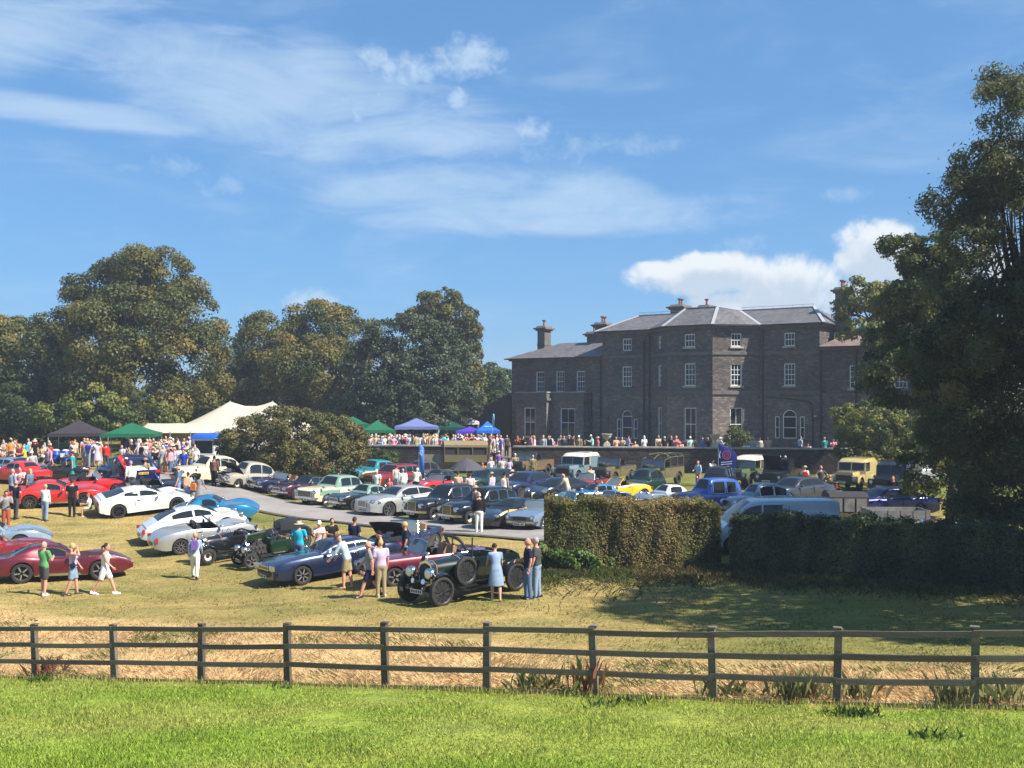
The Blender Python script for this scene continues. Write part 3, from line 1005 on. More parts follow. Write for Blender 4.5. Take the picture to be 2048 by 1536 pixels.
# plan corners in house coordinates: x runs left along the front, y towards the viewer
ZS, ZM, ZE = 5.12, 8.45, 10.72          # string courses and eaves
BAY = [(5.1, 0.0), (8.1, 3.0), (12.3, 3.0), (15.3, 0.0)]
M0, M1 = 0.0, 20.5
DEPTH = 9.0
NE = 0.55                                # roof overhang
def front_ops(c, wide=False):
 return [(c - 0.45, c + 0.45, 9.02, 10.12), (c - 0.48, c + 0.48, 5.72, 7.56)]
wm = WallMB()
# the wall() normal is (dy, -dx): to have it face +y the run goes towards -x
segs = []
def run(A, B, z0, z1, ops, cols, u0=0.0, mb=wm):
 r = wall(mb, A, B, z0, z1, ops, u0=u0)
 segs.append((r, ops, cols))
 return r
Lr = 5.1
c0 = 2.55
# right section of the front (x 0..5.1); s measured from x = 5.1 down to 0
opsR = [(c0 - 0.45, c0 + 0.45, 9.02, 10.12), (c0 - 0.48, c0 + 0.48, 5.72, 7.56), (c0 - 0.60, c0 + 0.60, 1.30, 3.70, True), (c0 - 1.28, c0 - 0.86, 1.30, 3.15), (c0 + 0.86, c0 + 1.28, 1.30, 3.15)]
rR = run((5.1, 0), (0.0, 0), 0, ZE, opsR, None)
cl = 2.6
opsL = [(cl - 0.45, cl + 0.45, 9.02, 10.12), (cl - 0.48, cl + 0.48, 5.72, 7.56), (cl - 0.55, cl + 0.55, 0.95, 3.55, True), (cl - 1.08, cl - 0.66, 0.95, 2.75), (cl + 0.66, cl + 1.08, 0.95, 2.75)]
rL = run((20.5, 0), (15.3, 0), 0, ZE, opsL, None, 30)
lc = 3.0 * math.sqrt(2)
opsC = [(1.62, 2.58, 9.02, 10.12), (1.62, 2.62, 5.72, 7.62), (1.60, 2.70, 1.05, 3.85)]
rBC = run((12.3, 3), (8.1, 3), 0, ZE, opsC, None, 12)
opsB = [(1.66, 2.58, 9.02, 10.12), (1.62, 2.62, 5.72, 7.56), (1.56, 2.68, 1.05, 3.85)]
rBR = run((8.1, 3), (5.1, 0), 0, ZE, opsB, None, 18)
rBL = run((15.3, 0), (12.3, 3), 0, ZE, opsB, None, 6)
wall(wm, (0, 0), (0, -DEPTH), 0, ZE, u0=40)
wall(wm, (20.5, -DEPTH), (20.5, 0), 0, ZE, u0=50)
wall(wm, (0, -DEPTH), (20.5, -DEPTH), 0, ZE, u0=60)
wm.finish('main_wall', STONE, house)
for (A_, d_, n_), ops, _ in segs:
 for op in ops:
  h_ = op[3] - op[2]
  w_ = op[1] - op[0]
  if w_ < 0.5:
   window(A_, d_, n_, op, 1, 2)
  elif len(op) > 4:
   window(A_, d_, n_, op, 1, 2, sash=True)
  elif h_ < 1.3:
   window(A_, d_, n_, op, 3, 2)
  elif h_ < 2.1:
   window(A_, d_, n_, op, 3, 4)
  else:
   window(A_, d_, n_, op, 2 if w_ > 1.05 else 1, 2)
def offset_path(path, k):
 """Push an open plan path outward (outside = left of travel with decreasing x)."""
 out = []
 for i, p in enumerate(path):
  nv = Vector((0, 0))
  cnt = []
  for j in (i - 1, i):
   if 0 <= j < len(path) - 1:
    a, b2 = Vector(path[j]), Vector(path[j + 1])
    t = (b2 - a).normalized()
    cnt.append(Vector((t.y, -t.x)))
  if len(cnt) == 2:
   bis = (cnt[0] + cnt[1]).normalized()
   nv = bis / max(0.3, bis.dot(cnt[0]))
  else:
   nv = cnt[0]
  out.append(Vector(p) + nv * k)
 return out
FRONT = [(20.5, -DEPTH), (20.5, 0), (15.3, 0), (12.3, 3), (8.1, 3), (5.1, 0), (0, 0), (0, -DEPTH)]
def band(name, path, z0, z1, proj, material, inner=-0.05):
 """A moulding that follows the wall."""
 a, c_ = offset_path(path, inner), offset_path(path, proj)
 m = MB()
 rows = []
 for p, q_ in zip(a, c_):
  rows.append([(p.x, p.y, z0), (q_.x, q_.y, z0), (q_.x, q_.y, z1), (p.x, p.y, z1)])
 m.grid(rows, close=True)
 return m.build(name, material, house)
band('string_course', FRONT, ZM - 0.12, ZM + 0.14, 0.10, ASHLAR)
band('string_course', FRONT, ZS - 0.14, ZS + 0.16, 0.11, ASHLAR)
band('plinth', FRONT, 0.0, 0.62, 0.07, ASHLAR)
band('cornice', FRONT, ZE - 0.16, ZE + 0.02, 0.28, ASHLAR)
band('gutter', FRONT, ZE + 0.02, ZE + 0.14, NE, PIPE)
# roofs : polygons with UV in metres
def roof(name, faces, material=SLATE, thick=0.0):
 m = WallMB()
 for f in faces:
  pts_ = [Vector(p) for p in f]
  n = (pts_[1] - pts_[0]).cross(pts_[2] - pts_[0]).normalized()
  e = Vector((-n.y, n.x, 0))
  e = e.normalized() if e.length > 1e-4 else Vector((1, 0, 0))
  w_ = n.cross(e)
  m.quad([tuple(p) for p in pts_], [(p.dot(e), p.dot(w_)) for p in pts_])
 return m.finish(name, material, house)
zr = ZE + 0.10
RZ = 12.52
o = NE
E = lambda x, y: (x, y, zr)
Rg = lambda x, y, z=RZ: (x, y, z)
bx0, bx1 = 8.1 - o * 0.4142, 12.3 + o * 0.4142
by = 3.0 + o
# where the canted eaves meet the main front eaves
kx0, kx1 = 5.1 - o * 0.4142, 15.3 + o * 0.4142
main_roof = roof('roof', [
 [E(M0 - o, o), E(M0 - o, -DEPTH - o), Rg(1.9, -4.2)],
 [E(M1 + o, -DEPTH - o), E(M1 + o, o), Rg(18.9, -4.2)],
 [E(M0 - o, -DEPTH - o), E(M1 + o, -DEPTH - o), Rg(18.9, -4.2), Rg(1.9, -4.2)],
 [E(kx0, o), E(M0 - o, o), Rg(1.9, -4.2), Rg(8.7, -4.2)],
 [E(M1 + o, o), E(kx1, o), Rg(11.7, -4.2), Rg(18.9, -4.2)],
 [E(kx0, o), Rg(8.7, -4.2), Rg(8.7, 0.6), E(bx0, by)],
 [E(kx1, o), E(bx1, by), Rg(11.7, 0.6), Rg(11.7, -4.2)],
 [E(bx1, by), E(bx0, by), Rg(8.7, 0.6), Rg(11.7, 0.6)],
 [Rg(8.7, 0.6), Rg(8.7, -4.2), Rg(11.7, -4.2), Rg(11.7, 0.6)],
])
hips = MB()
for p, q_ in ((E(bx0, by), Rg(8.7, 0.6)), (E(bx1, by), Rg(11.7, 0.6)), (E(M0 - o, o), Rg(1.9, -4.2)), (E(M1 + o, o), Rg(18.9, -4.2)), (Rg(8.7, 0.6), Rg(11.7, 0.6)), (Rg(1.9, -4.2), Rg(8.7, -4.2)),
    (Rg(11.7, -4.2), Rg(18.9, -4.2)), (E(kx0, o), Rg(8.7, -4.2)), (E(kx1, o), Rg(11.7, -4.2)), (Rg(8.7, 0.6), Rg(8.7, -4.2)), (Rg(11.7, 0.6), Rg(11.7, -4.2))):
 a_, b_ = Vector(p), Vector(q_)
 hips.bar(a_ + Vector((0, 0, 0.03)), b_ + Vector((0, 0, 0.03)), 0.26, 0.07)
hips.build('lead_hip', LEAD, main_roof)
rail_ = MB()
for x_ in np.arange(2.0, 8.6, 0.9):
 rail_.bar((x_, -4.2, RZ), (x_, -4.2, RZ + 0.28), 0.025)
rail_.bar((1.9, -4.2, RZ + 0.27), (8.6, -4.2, RZ + 0.27), 0.03)
rail_.build('roof_rail', LEAD, main_roof)
rail_ = MB()
for x_ in np.arange(12.0, 19.0, 0.9):
 rail_.bar((x_, -4.2, RZ), (x_, -4.2, RZ + 0.28), 0.025)
rail_.bar((11.9, -4.2, RZ + 0.27), (18.9, -4.2, RZ + 0.27), 0.03)
rail_.build('roof_rail', LEAD, main_roof)
def chimney(x, y, z0, z1, sx, sy, pots=2, parent=main_roof):
 m = MB()
 m.box((x, y, (z0 + z1 - 0.5) / 2), (sx, sy, z1 - 0.5 - z0))
 m.box((x, y, z1 - 0.43), (sx + 0.30, sy + 0.30, 0.14))
 m.box((x, y, z1 - 0.29), (sx + 0.62, sy + 0.62, 0.14))
 m.box((x, y, z1 - 0.11), (sx + 0.30, sy + 0.30, 0.22), taper=(0.8, 0.8))
 m.box((x, y, z0 + (z1 - z0) * 0.42), (sx + 0.1, sy + 0.1, 0.12))
 c_ = m.build('chimney', ASHLAR, parent)
 for k in range(pots):
  pm = MB()
  oy = (k - (pots - 1) / 2) * 0.42
  pm.lathe([(0.12, 0), (0.105, 0.3), (0.10, 0.42), (0.20, 0.52), (0.22, 0.60), (0.15, 0.58)], 12, c=(x, y + oy, z1 - 0.005))
  pm.build('chimney_pot', POT, c_)
 return c_
# the two wings
WE = 8.42
wing = WallMB()
segs = []
WL = 30.8
opsW = [(30.8 - t - 0.47, 30.8 - t + 0.47, 5.25, 7.22) for t in (27.45, 25.15, 22.85)]
rW = run((WL, -0.02), (20.5, -0.02), 0, WE, opsW, None, 70, wing)
wall(wing, (WL, -8.0), (WL, -0.02), 0, WE, u0=90)
wall(wing, (20.5, -8.0), (WL, -8.0), 0, WE, u0=100)
# ground floor projections: one square bay forward, one shallower
PB = [(28.9, 0), (28.9, 2.0), (25.4, 2.0), (25.4, 1.05), (21.9, 1.05), (21.9, 0)]
PZ = 4.55
for k in range(len(PB) - 1):
 A_, B_ = PB[k], PB[k + 1]
 L_ = (Vector(B_) - Vector(A_)).length
 ops = []
 if k == 0:
  ops = [(0.75, 1.25, 0.9, 3.7)]
 elif k == 1:
  ops = [(0.95, 2.25, 1.0, 3.75)]
 elif k == 3:
  ops = [(0.95, 2.55, 1.0, 3.7)]
 segs.append((wall(wing, A_, B_, 0, PZ, ops, u0=110 + 5 * k), ops, None))
wing.finish('wing_wall', STONE, house)
for (A_, d_, n_), ops, _ in segs:
 for op in ops:
  w_ = op[1] - op[0]
  window(A_, d_, n_, op, 1 if w_ < 0.6 else (2 if op[2] < 2 else 3), 2 if op[2] < 2 else 4)
m = MB()
m.prism([(28.9, 0), (28.9, 2.0), (25.4, 2.0), (25.4, 1.05), (21.9, 1.05), (21.9, 0)][::-1], (0, 0, PZ), (1, 0, 0), (0, 1, 0), (0, 0, 1), 0.05)
m.build('porch_roof', LEAD, house)
band('porch_cornice', PB, PZ - 0.12, PZ + 0.10, 0.20, ASHLAR)
band('porch_parapet', PB, PZ + 0.10, PZ + 0.62, 0.0, ASHLAR, inner=-0.25)
band('porch_coping', PB, PZ + 0.62, PZ + 0.72, 0.08, COPING, inner=-0.30)
WF = [(WL, -8.0), (WL, 0), (20.5, 0)]
band('string_course', [(WL, -8.0), (WL, 0), (29.0, 0)], ZS - 0.14, ZS + 0.1, 0.09, ASHLAR)
band('cornice', WF, WE - 0.14, WE + 0.02, 0.22, ASHLAR)
band('gutter', WF, WE + 0.02, WE + 0.12, NE, PIPE)
zw = WE + 0.09
RW = 10.15
wr = roof('roof', [
 [(20.48, o, zw), (20.48, -4.0, RW), (27.6, -4.0, RW), (WL + o, o, zw)],
 [(WL + o, o, zw), (27.6, -4.0, RW), (WL + o, -8.5, zw)],
 [(WL + o, -8.5, zw), (27.6, -4.0, RW), (20.48, -4.0, RW), (20.48, -8.5, zw)],
])
chimney(29.2, -3.4, 8.6, 11.9, 0.86, 1.15, 1, wr)
chimney(24.9, -6.0, 9.0, 11.3, 0.95, 1.3, 1, wr)
chimney(22.9, -4.4, 9.6, 12.05, 1.15, 1.35, 2, wr)
chimney(15.6, -6.4, 11.2, 13.55, 1.2, 1.9, 2)
chimney(13.0, -6.6, 11.2, 13.4, 1.0, 1.3, 1)
# right wing, lower, half hidden by the trees
rw = WallMB()
segs = []
RWX = -13.0
RE = 8.75
opsQ = [(12.95 + t - 0.5, 12.95 + t + 0.5, 5.5, 7.3) for t in (-10.6, -7.2, -3.9)]
opsQ = []
for x_ in (2.9, 6.4, 9.9):
 opsQ += [(x_ - 0.5, x_ + 0.5, 5.45, 7.30), (x_ - 1.55, x_ + 0.15, 1.0, 3.75)]
run((-0.02, -0.03), (RWX, -0.03), 0, RE, opsQ, None, 140, rw)
wall(rw, (RWX, 0), (RWX, -9.0), 0, RE, u0=160)
rw.finish('wing_wall', STONE, house)
for (A_, d_, n_), ops, _ in segs:
 for op in ops:
  window(A_, d_, n_, op, 2 if op[2] < 2 else 3, 2 if op[2] < 2 else 4)
RF = [(-0.02, 0), (RWX, 0), (RWX, -9.0)]
band('string_course', RF, ZS - 0.34, ZS - 0.08, 0.10, ASHLAR)
band('cornice', RF, RE - 0.14, RE + 0.02, 0.22, ASHLAR)
band('gutter', RF, RE + 0.02, RE + 0.12, NE, PIPE)
zq = RE + 0.09
rr_ = roof('roof', [
 [(-0.01, o, zq), (RWX - o, o, zq), (RWX + 3.5, -4.5, 10.9), (-2.6, -4.5, 10.9)],
 [(-0.01, o, zq), (-2.6, -4.5, 10.9), (-0.01, -9.5, zq)],
 [(RWX - o, o, zq), (RWX - o, -9.5, zq), (RWX + 3.5, -4.5, 10.9)],
 [(RWX - o, -9.5, zq), (-0.01, -9.5, zq), (-2.6, -4.5, 10.9), (RWX + 3.5, -4.5, 10.9)],
], SLATE_R)
chimney(-0.9, -3.2, 9.0, 13.95, 0.95, 1.15, 2, rr_)
chimney(-4.3, -3.6, 9.6, 13.6, 0.95, 1.2, 2, rr_)
# relieving arches round the venetian windows, quoins, pipes
for cx_, z_, rad in ((2.55, 3.05, 2.05), (17.9, 2.95, 2.05)):
 m = MB()
 pr = [(cx_ - rad, 0.62)] + arc_pts(cx_ - rad, cx_ + rad, z_ - 0.35, 16) + [(cx_ + rad, 0.62)]
 for k in range(len(pr) - 1):
  m.bar((pr[k][0], 0.025, pr[k][1]), (pr[k + 1][0], 0.025, pr[k + 1][1]), 0.20, 0.09, up=(0, 1, 0))
 m.build('relieving_arch', ASHLAR, house)
for x_, y_, z1_ in ((15.55, 0.12, ZE), (16.1, 0.12, ZM + 1.4), (4.85, 0.12, ZE), (20.62, 0.12, WE), (-0.15, 0.14, RE), (21.6, 0.12, PZ + 0.6), (-3.0, 0.12, RE)):
 m = MB()
 m.tube([(x_, y_, 0.1), (x_, y_, z1_)], 0.075, 8)
 for zz_ in np.arange(1.2, z1_, 1.8):
  m.tube([(x_, y_, zz_), (x_, y_, zz_ + 0.1)], 0.105, 8)
 m.build('drainpipe', PIPE, house)
m = MB()
m.tube([(4.6, 0.1, ZS - 0.35), (2.6, 0.1, ZS - 0.52), (0.75, 0.1, ZS - 0.75), (0.55, 0.1, ZS - 1.1), (0.55, 0.1, 0.2)], 0.05, 6)
m.build('drainpipe', PIPE, house)
m = MB()
m.box((0.28, 0.2, 3.2), (0.22, 0.3, 0.16))
m.build('floodlight', ASHLAR_L, house)
# dark lean-to at the far left end of the house
lt = MB()
lt.prism([(31.35, 0), (36.2, 0), (36.2, 3.0), (31.35, 5.2)], (0, -5.5, 0), (1, 0, 0), (0, 0, 1), (0, 1, 0), 5.0)
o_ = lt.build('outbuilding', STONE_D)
o_.matrix_world = Matrix.Translation(house.location) @ Matrix.Rotation(house.rotation_euler.z, 4, 'Z')
tag(o_, 'dark lean-to stone outbuilding at the left end of the house', 'outbuilding')
# ------------------------------------------------------------------ terrace wall
tw = empty('terrace_wall', (0, 0, 0), label='dark rubble retaining wall with pale coping below the house terrace', cat='wall')
wa, wb = Vector((WALL_A[0], WALL_A[1], 0)), Vector((WALL_B[0], WALL_B[1], 0))
wdir = (wb - wa).normalized()
wn = Vector((wdir.y, -wdir.x, 0))
WT = CZ - 3.88                                  # top of the wall
wl = (wb - wa).length
gap0, gap1 = 13.4, 15.2                         # steps up to the terrace
tm = WallMB()
for s0, s1 in ((0, gap0), (gap1, wl)):
 A_, B_ = wa + wdir * s0, wa + wdir * s1
 N_ = -wn * 0.55
 for P0, P1, q0 in ((A_, B_, s0), (B_ + N_, A_ + N_, s0 + 60), (A_ + N_, A_, s0 + 90), (B_, B_ + N_, s1 + 90)):
  L_ = (P1 - P0).length
  za, zb2 = CZ - 6.4, WT
  tm.quad([(P0.x, P0.y, za), (P1.x, P1.y, za), (P1.x, P1.y, zb2), (P0.x, P0.y, zb2)], [(q0, 0), (q0 + L_, 0), (q0 + L_, zb2 - za), (q0, zb2 - za)])
 tm.quad([(A_.x, A_.y, WT), (B_.x, B_.y, WT), (B_.x + N_.x, B_.y + N_.y, WT), (A_.x + N_.x, A_.y + N_.y, WT)], [(s0, 0), (s1, 0), (s1, 0.5), (s0, 0.5)])
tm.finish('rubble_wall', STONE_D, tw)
k = 0
s_ = 0.0
while s_ < wl - 0.2:
 L_ = random.uniform(0.85, 1.25)
 e_ = min(s_ + L_, wl)
 if not (s_ < gap1 - 0.05 and e_ > gap0 + 0.05):
  m = MB()
  p = wa + wdir * (s_ + 0.008) - wn * 0.27
  q_ = wa + wdir * (e_ - 0.008) - wn * 0.27
  z_ = WT + 0.045 + random.uniform(-0.008, 0.008)
  m.bar((p.x, p.y, z_), (q_.x, q_.y, z_), 0.68, 0.10)
  m.build('coping_stone', COPING, tw)
 s_ = e_
for k in range(7):                               # steps
 m = MB()
 p = wa + wdir * ((gap0 + gap1) / 2) + wn * (1.5 - 0.3 * k)
 zt_ = CZ - 5.75 + 0.145 * (k + 1)
 m.box((p.x, p.y, zt_ - 0.4), (gap1 - gap0 - 0.02, 0.3, 0.8), Euler((0, 0, math.atan2(wdir.y, wdir.x))))
 m.build('step', COPING, tw)
def on_wall(px, back=0.27):
 k_ = (px - CX) / F
 s2 = (k_ * wa.y - wa.x) / (wdir.x - k_ * wdir.y)
 p = wa + wdir * s2 - wn * back
 return p
for px, lab in ((1213, 'pale stone urn on the terrace wall right of the arched window left of the bay'), (1430, 'pale stone urn on the terrace wall beside the navy feather flag')):
 p = on_wall(px)
 r_ = empty('stone_urn', (p.x, p.y, WT + 0.095), label=lab, cat='urn', group='urns on the terrace wall')
 m = MB()
 m.box((0, 0, 0.11), (0.52, 0.52, 0.22))
 m.box((0, 0, 0.27), (0.40, 0.40, 0.10))
 m.build('plinth', ASHLAR_L, r_)
 m = MB()
 m.lathe([(0.17, 0.32), (0.10, 0.38), (0.07, 0.48), (0.12, 0.54), (0.30, 0.66), (0.36, 0.80), (0.37, 0.90), (0.44, 0.93), (0.44, 0.97), (0.35, 0.97), (0.30, 0.88)], 18)
 m.build('bowl', ASHLAR_L, r_, 40)
# ------------------------------------------------------------------ foliage
def leaves(pos, nrm, length, width, tint, rng_):
 """Leaf-shaped quads: pos (N,3), outward directions nrm (N,3)."""
 n = len(pos)
 a = rng_.normal(0, 1, (n, 3))
 t = np.cross(nrm, a)
 t /= np.maximum(np.linalg.norm(t, axis=1, keepdims=True), 1e-6)
 b2 = np.cross(nrm, t)
 L = (length * np.ones(n))[:, None] / 2
 Wd = (width * np.ones(n))[:, None] / 2
 bend = nrm * (L * 0.35)
 v = np.stack([pos - t * L, pos - b2 * Wd + bend * 0.4, pos + t * L - bend, pos + b2 * Wd + bend * 0.4], 1).reshape(-1, 3)
 f = np.arange(n * 4).reshape(n, 4)
 return v, f, np.repeat(tint, 4)
DENS = 1.5
BARK = mat('bark', (0.075, 0.058, 0.045), 0.95, var=0.4, vscale=4, bump=0.6, bscale=16)
def tree(name, label, base, lobes, n, leaf, lmat, trunk_r, seed, clump=1.1, tint0=0.45, tspread=0.16, group=None, fork=0.3, shell=0.62, cat='tree', hang=0.0, gap=0.0, limbs=26, droop=0.0, spray=0.04):
 """base: ground point; lobes: (x, y, z, rx, ry, rz) ellipsoids relative to base that bound the crown."""
 r = np.random.default_rng(seed)
 n = int(n * DENS)
 leaf = (leaf[0] * DENS ** -0.38, leaf[1] * DENS ** -0.38)
 root = empty(name, base, 0, label, cat, group)
 lob = np.array(lobes, float)
 vol = lob[:, 3] * lob[:, 4] * lob[:, 5]
 area = vol ** (2 / 3)
 nc = max(20, int(area.sum() * (8.5 if gap < 0.2 else 6.0) / clump ** 2))
 li = r.choice(len(lob), nc, p=area / area.sum())
 dv = r.normal(0, 1, (nc, 3))
 dv /= np.linalg.norm(dv, axis=1, keepdims=True)
 rad = shell + (1 - shell) * r.uniform(0, 1, nc) ** 0.6
 cpos = lob[li, :3] + dv * lob[li, 3:] * rad[:, None]
 # drop clumps buried deep inside another lobe
 inside = np.zeros(nc, bool)
 for k, l in enumerate(lob):
  q2 = (((cpos - l[:3]) / (l[3:] * 0.62)) ** 2).sum(1)
  inside |= (q2 < 1) & (li != k)
 keep = ~inside
 if gap > 0:
  keep &= r.uniform(0, 1, nc) > gap
 cpos, dv, li = cpos[keep], dv[keep], li[keep]
 nc = len(cpos)
 crad = clump * r.uniform(0.55, 1.25, nc)
 wgt = crad ** 2
 ci = r.choice(nc, n, p=wgt / wgt.sum())
 ov = r.normal(0, 1, (n, 3))
 ov /= np.linalg.norm(ov, axis=1, keepdims=True)
 ov = ov * 0.85 + dv[ci] * 0.55
 ov[:, 2] += 0.25
 ov /= np.linalg.norm(ov, axis=1, keepdims=True)
 rr2 = crad[ci] * (0.35 + 0.65 * r.uniform(0, 1, n) ** 0.7)
 p = cpos[ci] + ov * rr2[:, None] * np.array([1.0, 1.0, 0.78])
 p[:, 2] -= droop * r.uniform(0, 1, n) ** 2 * crad[ci]
 stray = r.uniform(0, 1, n) < spray
 p[stray] += r.normal(0, 0.17 * min(clump, 1.0) if spray < 0.1 else 0.30 * clump, (stray.sum(), 3))
 nv_ = ov + r.normal(0, 0.45, (n, 3))
 nv_ /= np.linalg.norm(nv_, axis=1, keepdims=True)
 zn = (p[:, 2] - p[:, 2].min()) / (np.ptp(p[:, 2]) + 1e-6)
 ct = r.normal(0, tspread, nc)
 tint = np.clip(tint0 + ct[ci] + r.normal(0, 0.06, n), 0, 1)
 ok = p[:, 2] > 0.12
 v, f, tt = leaves(p[ok], nv_[ok], leaf[0] * r.uniform(0.7, 1.3, ok.sum()), leaf[1] * r.uniform(0.7, 1.3, ok.sum()), tint[ok], r)
 link('crown', raw_mesh('crown', v, f, lmat, {'tint': ('POINT', 'FLOAT', tt)}), root)
 # trunk and limbs
 m = MB()
 top = lob[:, 2].max()
 cx_, cy_ = np.average(lob[:, 0], weights=vol), np.average(lob[:, 1], weights=vol)
 zf = max(0.6, (lob[:, 2] - lob[:, 5]).min() * 0.6 + fork * top)
 j = r.normal(0, trunk_r * 0.5, (4, 2))
 sp = [(0, 0, -0.4), (0, 0, 0.15), (j[0, 0], j[0, 1], zf * 0.5), (cx_ * 0.3 + j[1, 0], cy_ * 0.3 + j[1, 1], zf), (cx_ * 0.8 + j[2, 0], cy_ * 0.8 + j[2, 1], (zf + top) / 2), (cx_, cy_, top)]
 m.tube(sp, [trunk_r * 1.7, trunk_r * 1.25, trunk_r, trunk_r * 0.9, trunk_r * 0.5, trunk_r * 0.12], 10)
 for k in r.choice(nc, min(limbs, nc), replace=False):
  e = cpos[k]
  h0 = zf + (top - zf) * r.uniform(0.0, 0.5)
  tf = min(1, (h0 - zf) / max(0.1, (top - zf)))
  s0 = np.array([cx_ * (0.3 + 0.7 * tf), cy_ * (0.3 + 0.7 * tf), h0])
  mid = (s0 + e) / 2 + np.array([0, 0, 0.15 * np.linalg.norm(e - s0)]) + r.normal(0, 0.2, 3)
  m.tube([s0, (s0 + mid) / 2 + r.normal(0, 0.08, 3), mid, e], [trunk_r * 0.36, trunk_r * 0.27, trunk_r * 0.17, trunk_r * 0.05], 6, cap=False)
 m.build('trunk', BARK, root, 50)
 return root
OAK = leafmat('autumn_tinged_leaves', [(0.0, (0.026, 0.044, 0.012)), (0.35, (0.078, 0.088, 0.018)), (0.6, (0.150, 0.136, 0.028)), (0.85, (0.225, 0.175, 0.038)), (1.0, (0.25, 0.165, 0.045))], 0.3)
SYCAMORE = leafmat('sycamore_leaves', [(0.0, (0.030, 0.050, 0.016)), (0.4, (0.085, 0.115, 0.030)), (0.7, (0.165, 0.175, 0.042)), (1.0, (0.27, 0.23, 0.06))], 0.45)
HOLM = leafmat('evergreen_leaves', [(0.0, (0.016, 0.030, 0.016)), (0.4, (0.044, 0.062, 0.030)), (0.7, (0.078, 0.090, 0.040)), (1.0, (0.125, 0.120, 0.055))], 0.15)
GREENL = leafmat('mid_green_leaves', [(0.0, (0.020, 0.040, 0.012)), (0.4, (0.055, 0.088, 0.020)), (0.7, (0.115, 0.140, 0.028)), (1.0, (0.22, 0.205, 0.042))], 0.32)
WILLOW = leafmat('willow_leaves', [(0.0, (0.030, 0.044, 0.018)), (0.4, (0.085, 0.105, 0.042)), (0.7, (0.165, 0.165, 0.062)), (1.0, (0.26, 0.21, 0.075))], 0.45)
BUSHL = leafmat('bronze_bush_leaves', [(0.0, (0.032, 0.044, 0.016)), (0.4, (0.095, 0.098, 0.030)), (0.7, (0.165, 0.140, 0.042)), (1.0, (0.23, 0.16, 0.055))])
HEDGEL = leafmat('hedge_leaves', [(0.0, (0.030, 0.042, 0.014)), (0.4, (0.105, 0.120, 0.030)), (0.65, (0.20, 0.165, 0.050)), (1.0, (0.29, 0.195, 0.075))], 0.25)
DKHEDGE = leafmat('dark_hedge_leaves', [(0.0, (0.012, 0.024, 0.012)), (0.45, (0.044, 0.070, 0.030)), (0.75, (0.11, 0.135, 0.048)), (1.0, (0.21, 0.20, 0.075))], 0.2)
BRAMBLE = leafmat('bramble_leaves', [(0.0, (0.03, 0.07, 0.012)), (0.5, (0.085, 0.15, 0.028)), (1.0, (0.16, 0.21, 0.045))])
def G3(px, D):
 p = at(px, min(D, 395))
 return Vector((p.x, D, p.z - 0.1))
def lobes_px(base, D0, items):
 """Ellipsoids given as they are seen (photograph px, py, radius px, radius py) at depth D0 + dd."""
 out = []
 for px, py, rx_, ry_, dd in items:
  D = D0 + dd
  x, z = (px - CX) / F * D, CZ - (py - HY) / F * D
  rx_, rz_ = rx_ * D / F, ry_ * D / F
  out.append((x - base.x, D - base.y, z - base.z, rx_, rx_ * 0.95, rz_))
 return out
# --- the big spreading tree on the left
b0 = G3(258, 98)
tree('spreading_tree', 'tallest broad tree with browning leaves behind the black gazebo', b0, lobes_px(b0, 98, [
 (300, 585, 95, 70, 0), (215, 600, 70, 60, 1), (360, 640, 80, 75, 0), (150, 690, 80, 75, -1), (250, 680, 110, 90, -3), (370, 740, 78, 80, -2), (120, 760, 52, 50, -2), (290, 770, 90, 70, -4), (180, 780, 70, 60, -4), (395, 800, 45, 50, 0), (330, 545, 50, 38, 1), (255, 545, 48, 34, 1)]),
 66000, (0.32, 0.21), OAK, 0.55, 11, clump=1.7, tint0=0.50, tspread=0.19)
b0 = G3(196, 90)
tree('understorey_tree', 'small yellow green tree growing under the tallest spreading tree', b0, lobes_px(b0, 90, [(190, 820, 62, 42, 0), (120, 830, 50, 26, 0), (330, 830, 45, 36, 2), (240, 850, 50, 20, 0)]),
  9000, (0.36, 0.24), GREENL, 0.16, 12, clump=0.75, tint0=0.72, tspread=0.15)
b0 = G3(-30, 104)
tree('broad_tree', 'broad browning tree cut by the left edge of the photo', b0, lobes_px(b0, 104, [(10, 690, 60, 52, 0), (-40, 720, 80, 70, 0), (30, 770, 62, 70, -1), (-60, 800, 70, 60, -2)]),
  16000, (0.42, 0.28), OAK, 0.4, 13, clump=1.2, tint0=0.52)
b0 = G3(15, 94)
tree('dark_round_tree', 'dark green round bushy tree below the tree at the left edge', b0, lobes_px(b0, 94, [(-20, 800, 70, 66, 0), (50, 820, 55, 55, 0), (90, 845, 40, 40, 0)]),
  14000, (0.34, 0.22), GREENL, 0.25, 14, clump=0.95, tint0=0.32, tspread=0.1)
# --- the group in the middle
b0 = G3(480, 118)
tree('dark_background_tree', 'dark tree in the gap right of the tallest spreading tree', b0, lobes_px(b0, 118, [(470, 740, 50, 60, 0), (520, 700, 50, 40, 4), (440, 800, 60, 60, 0), (500, 810, 60, 60, 0), (560, 780, 70, 70, 3)]),
  14000, (0.40, 0.27), GREENL, 0.3, 15, clump=1.15, tint0=0.28, tspread=0.1)
b0 = G3(600, 108)
tree('browning_tree', 'wide browning tree left of the dark evergreen behind the marquee', b0, lobes_px(b0, 108, [
 (560, 690, 70, 52, 0), (630, 675, 75, 58, 0), (700, 680, 62, 56, 2), (520, 740, 52, 48, -1), (610, 740, 90, 62, -3), (560, 800, 60, 44, -3), (650, 800, 66, 60, -3), (520, 790, 40, 40, -2)]),
 42000, (0.32, 0.21), OAK, 0.45, 16, clump=1.6, tint0=0.52, tspread=0.19)
b0 = G3(800, 98)
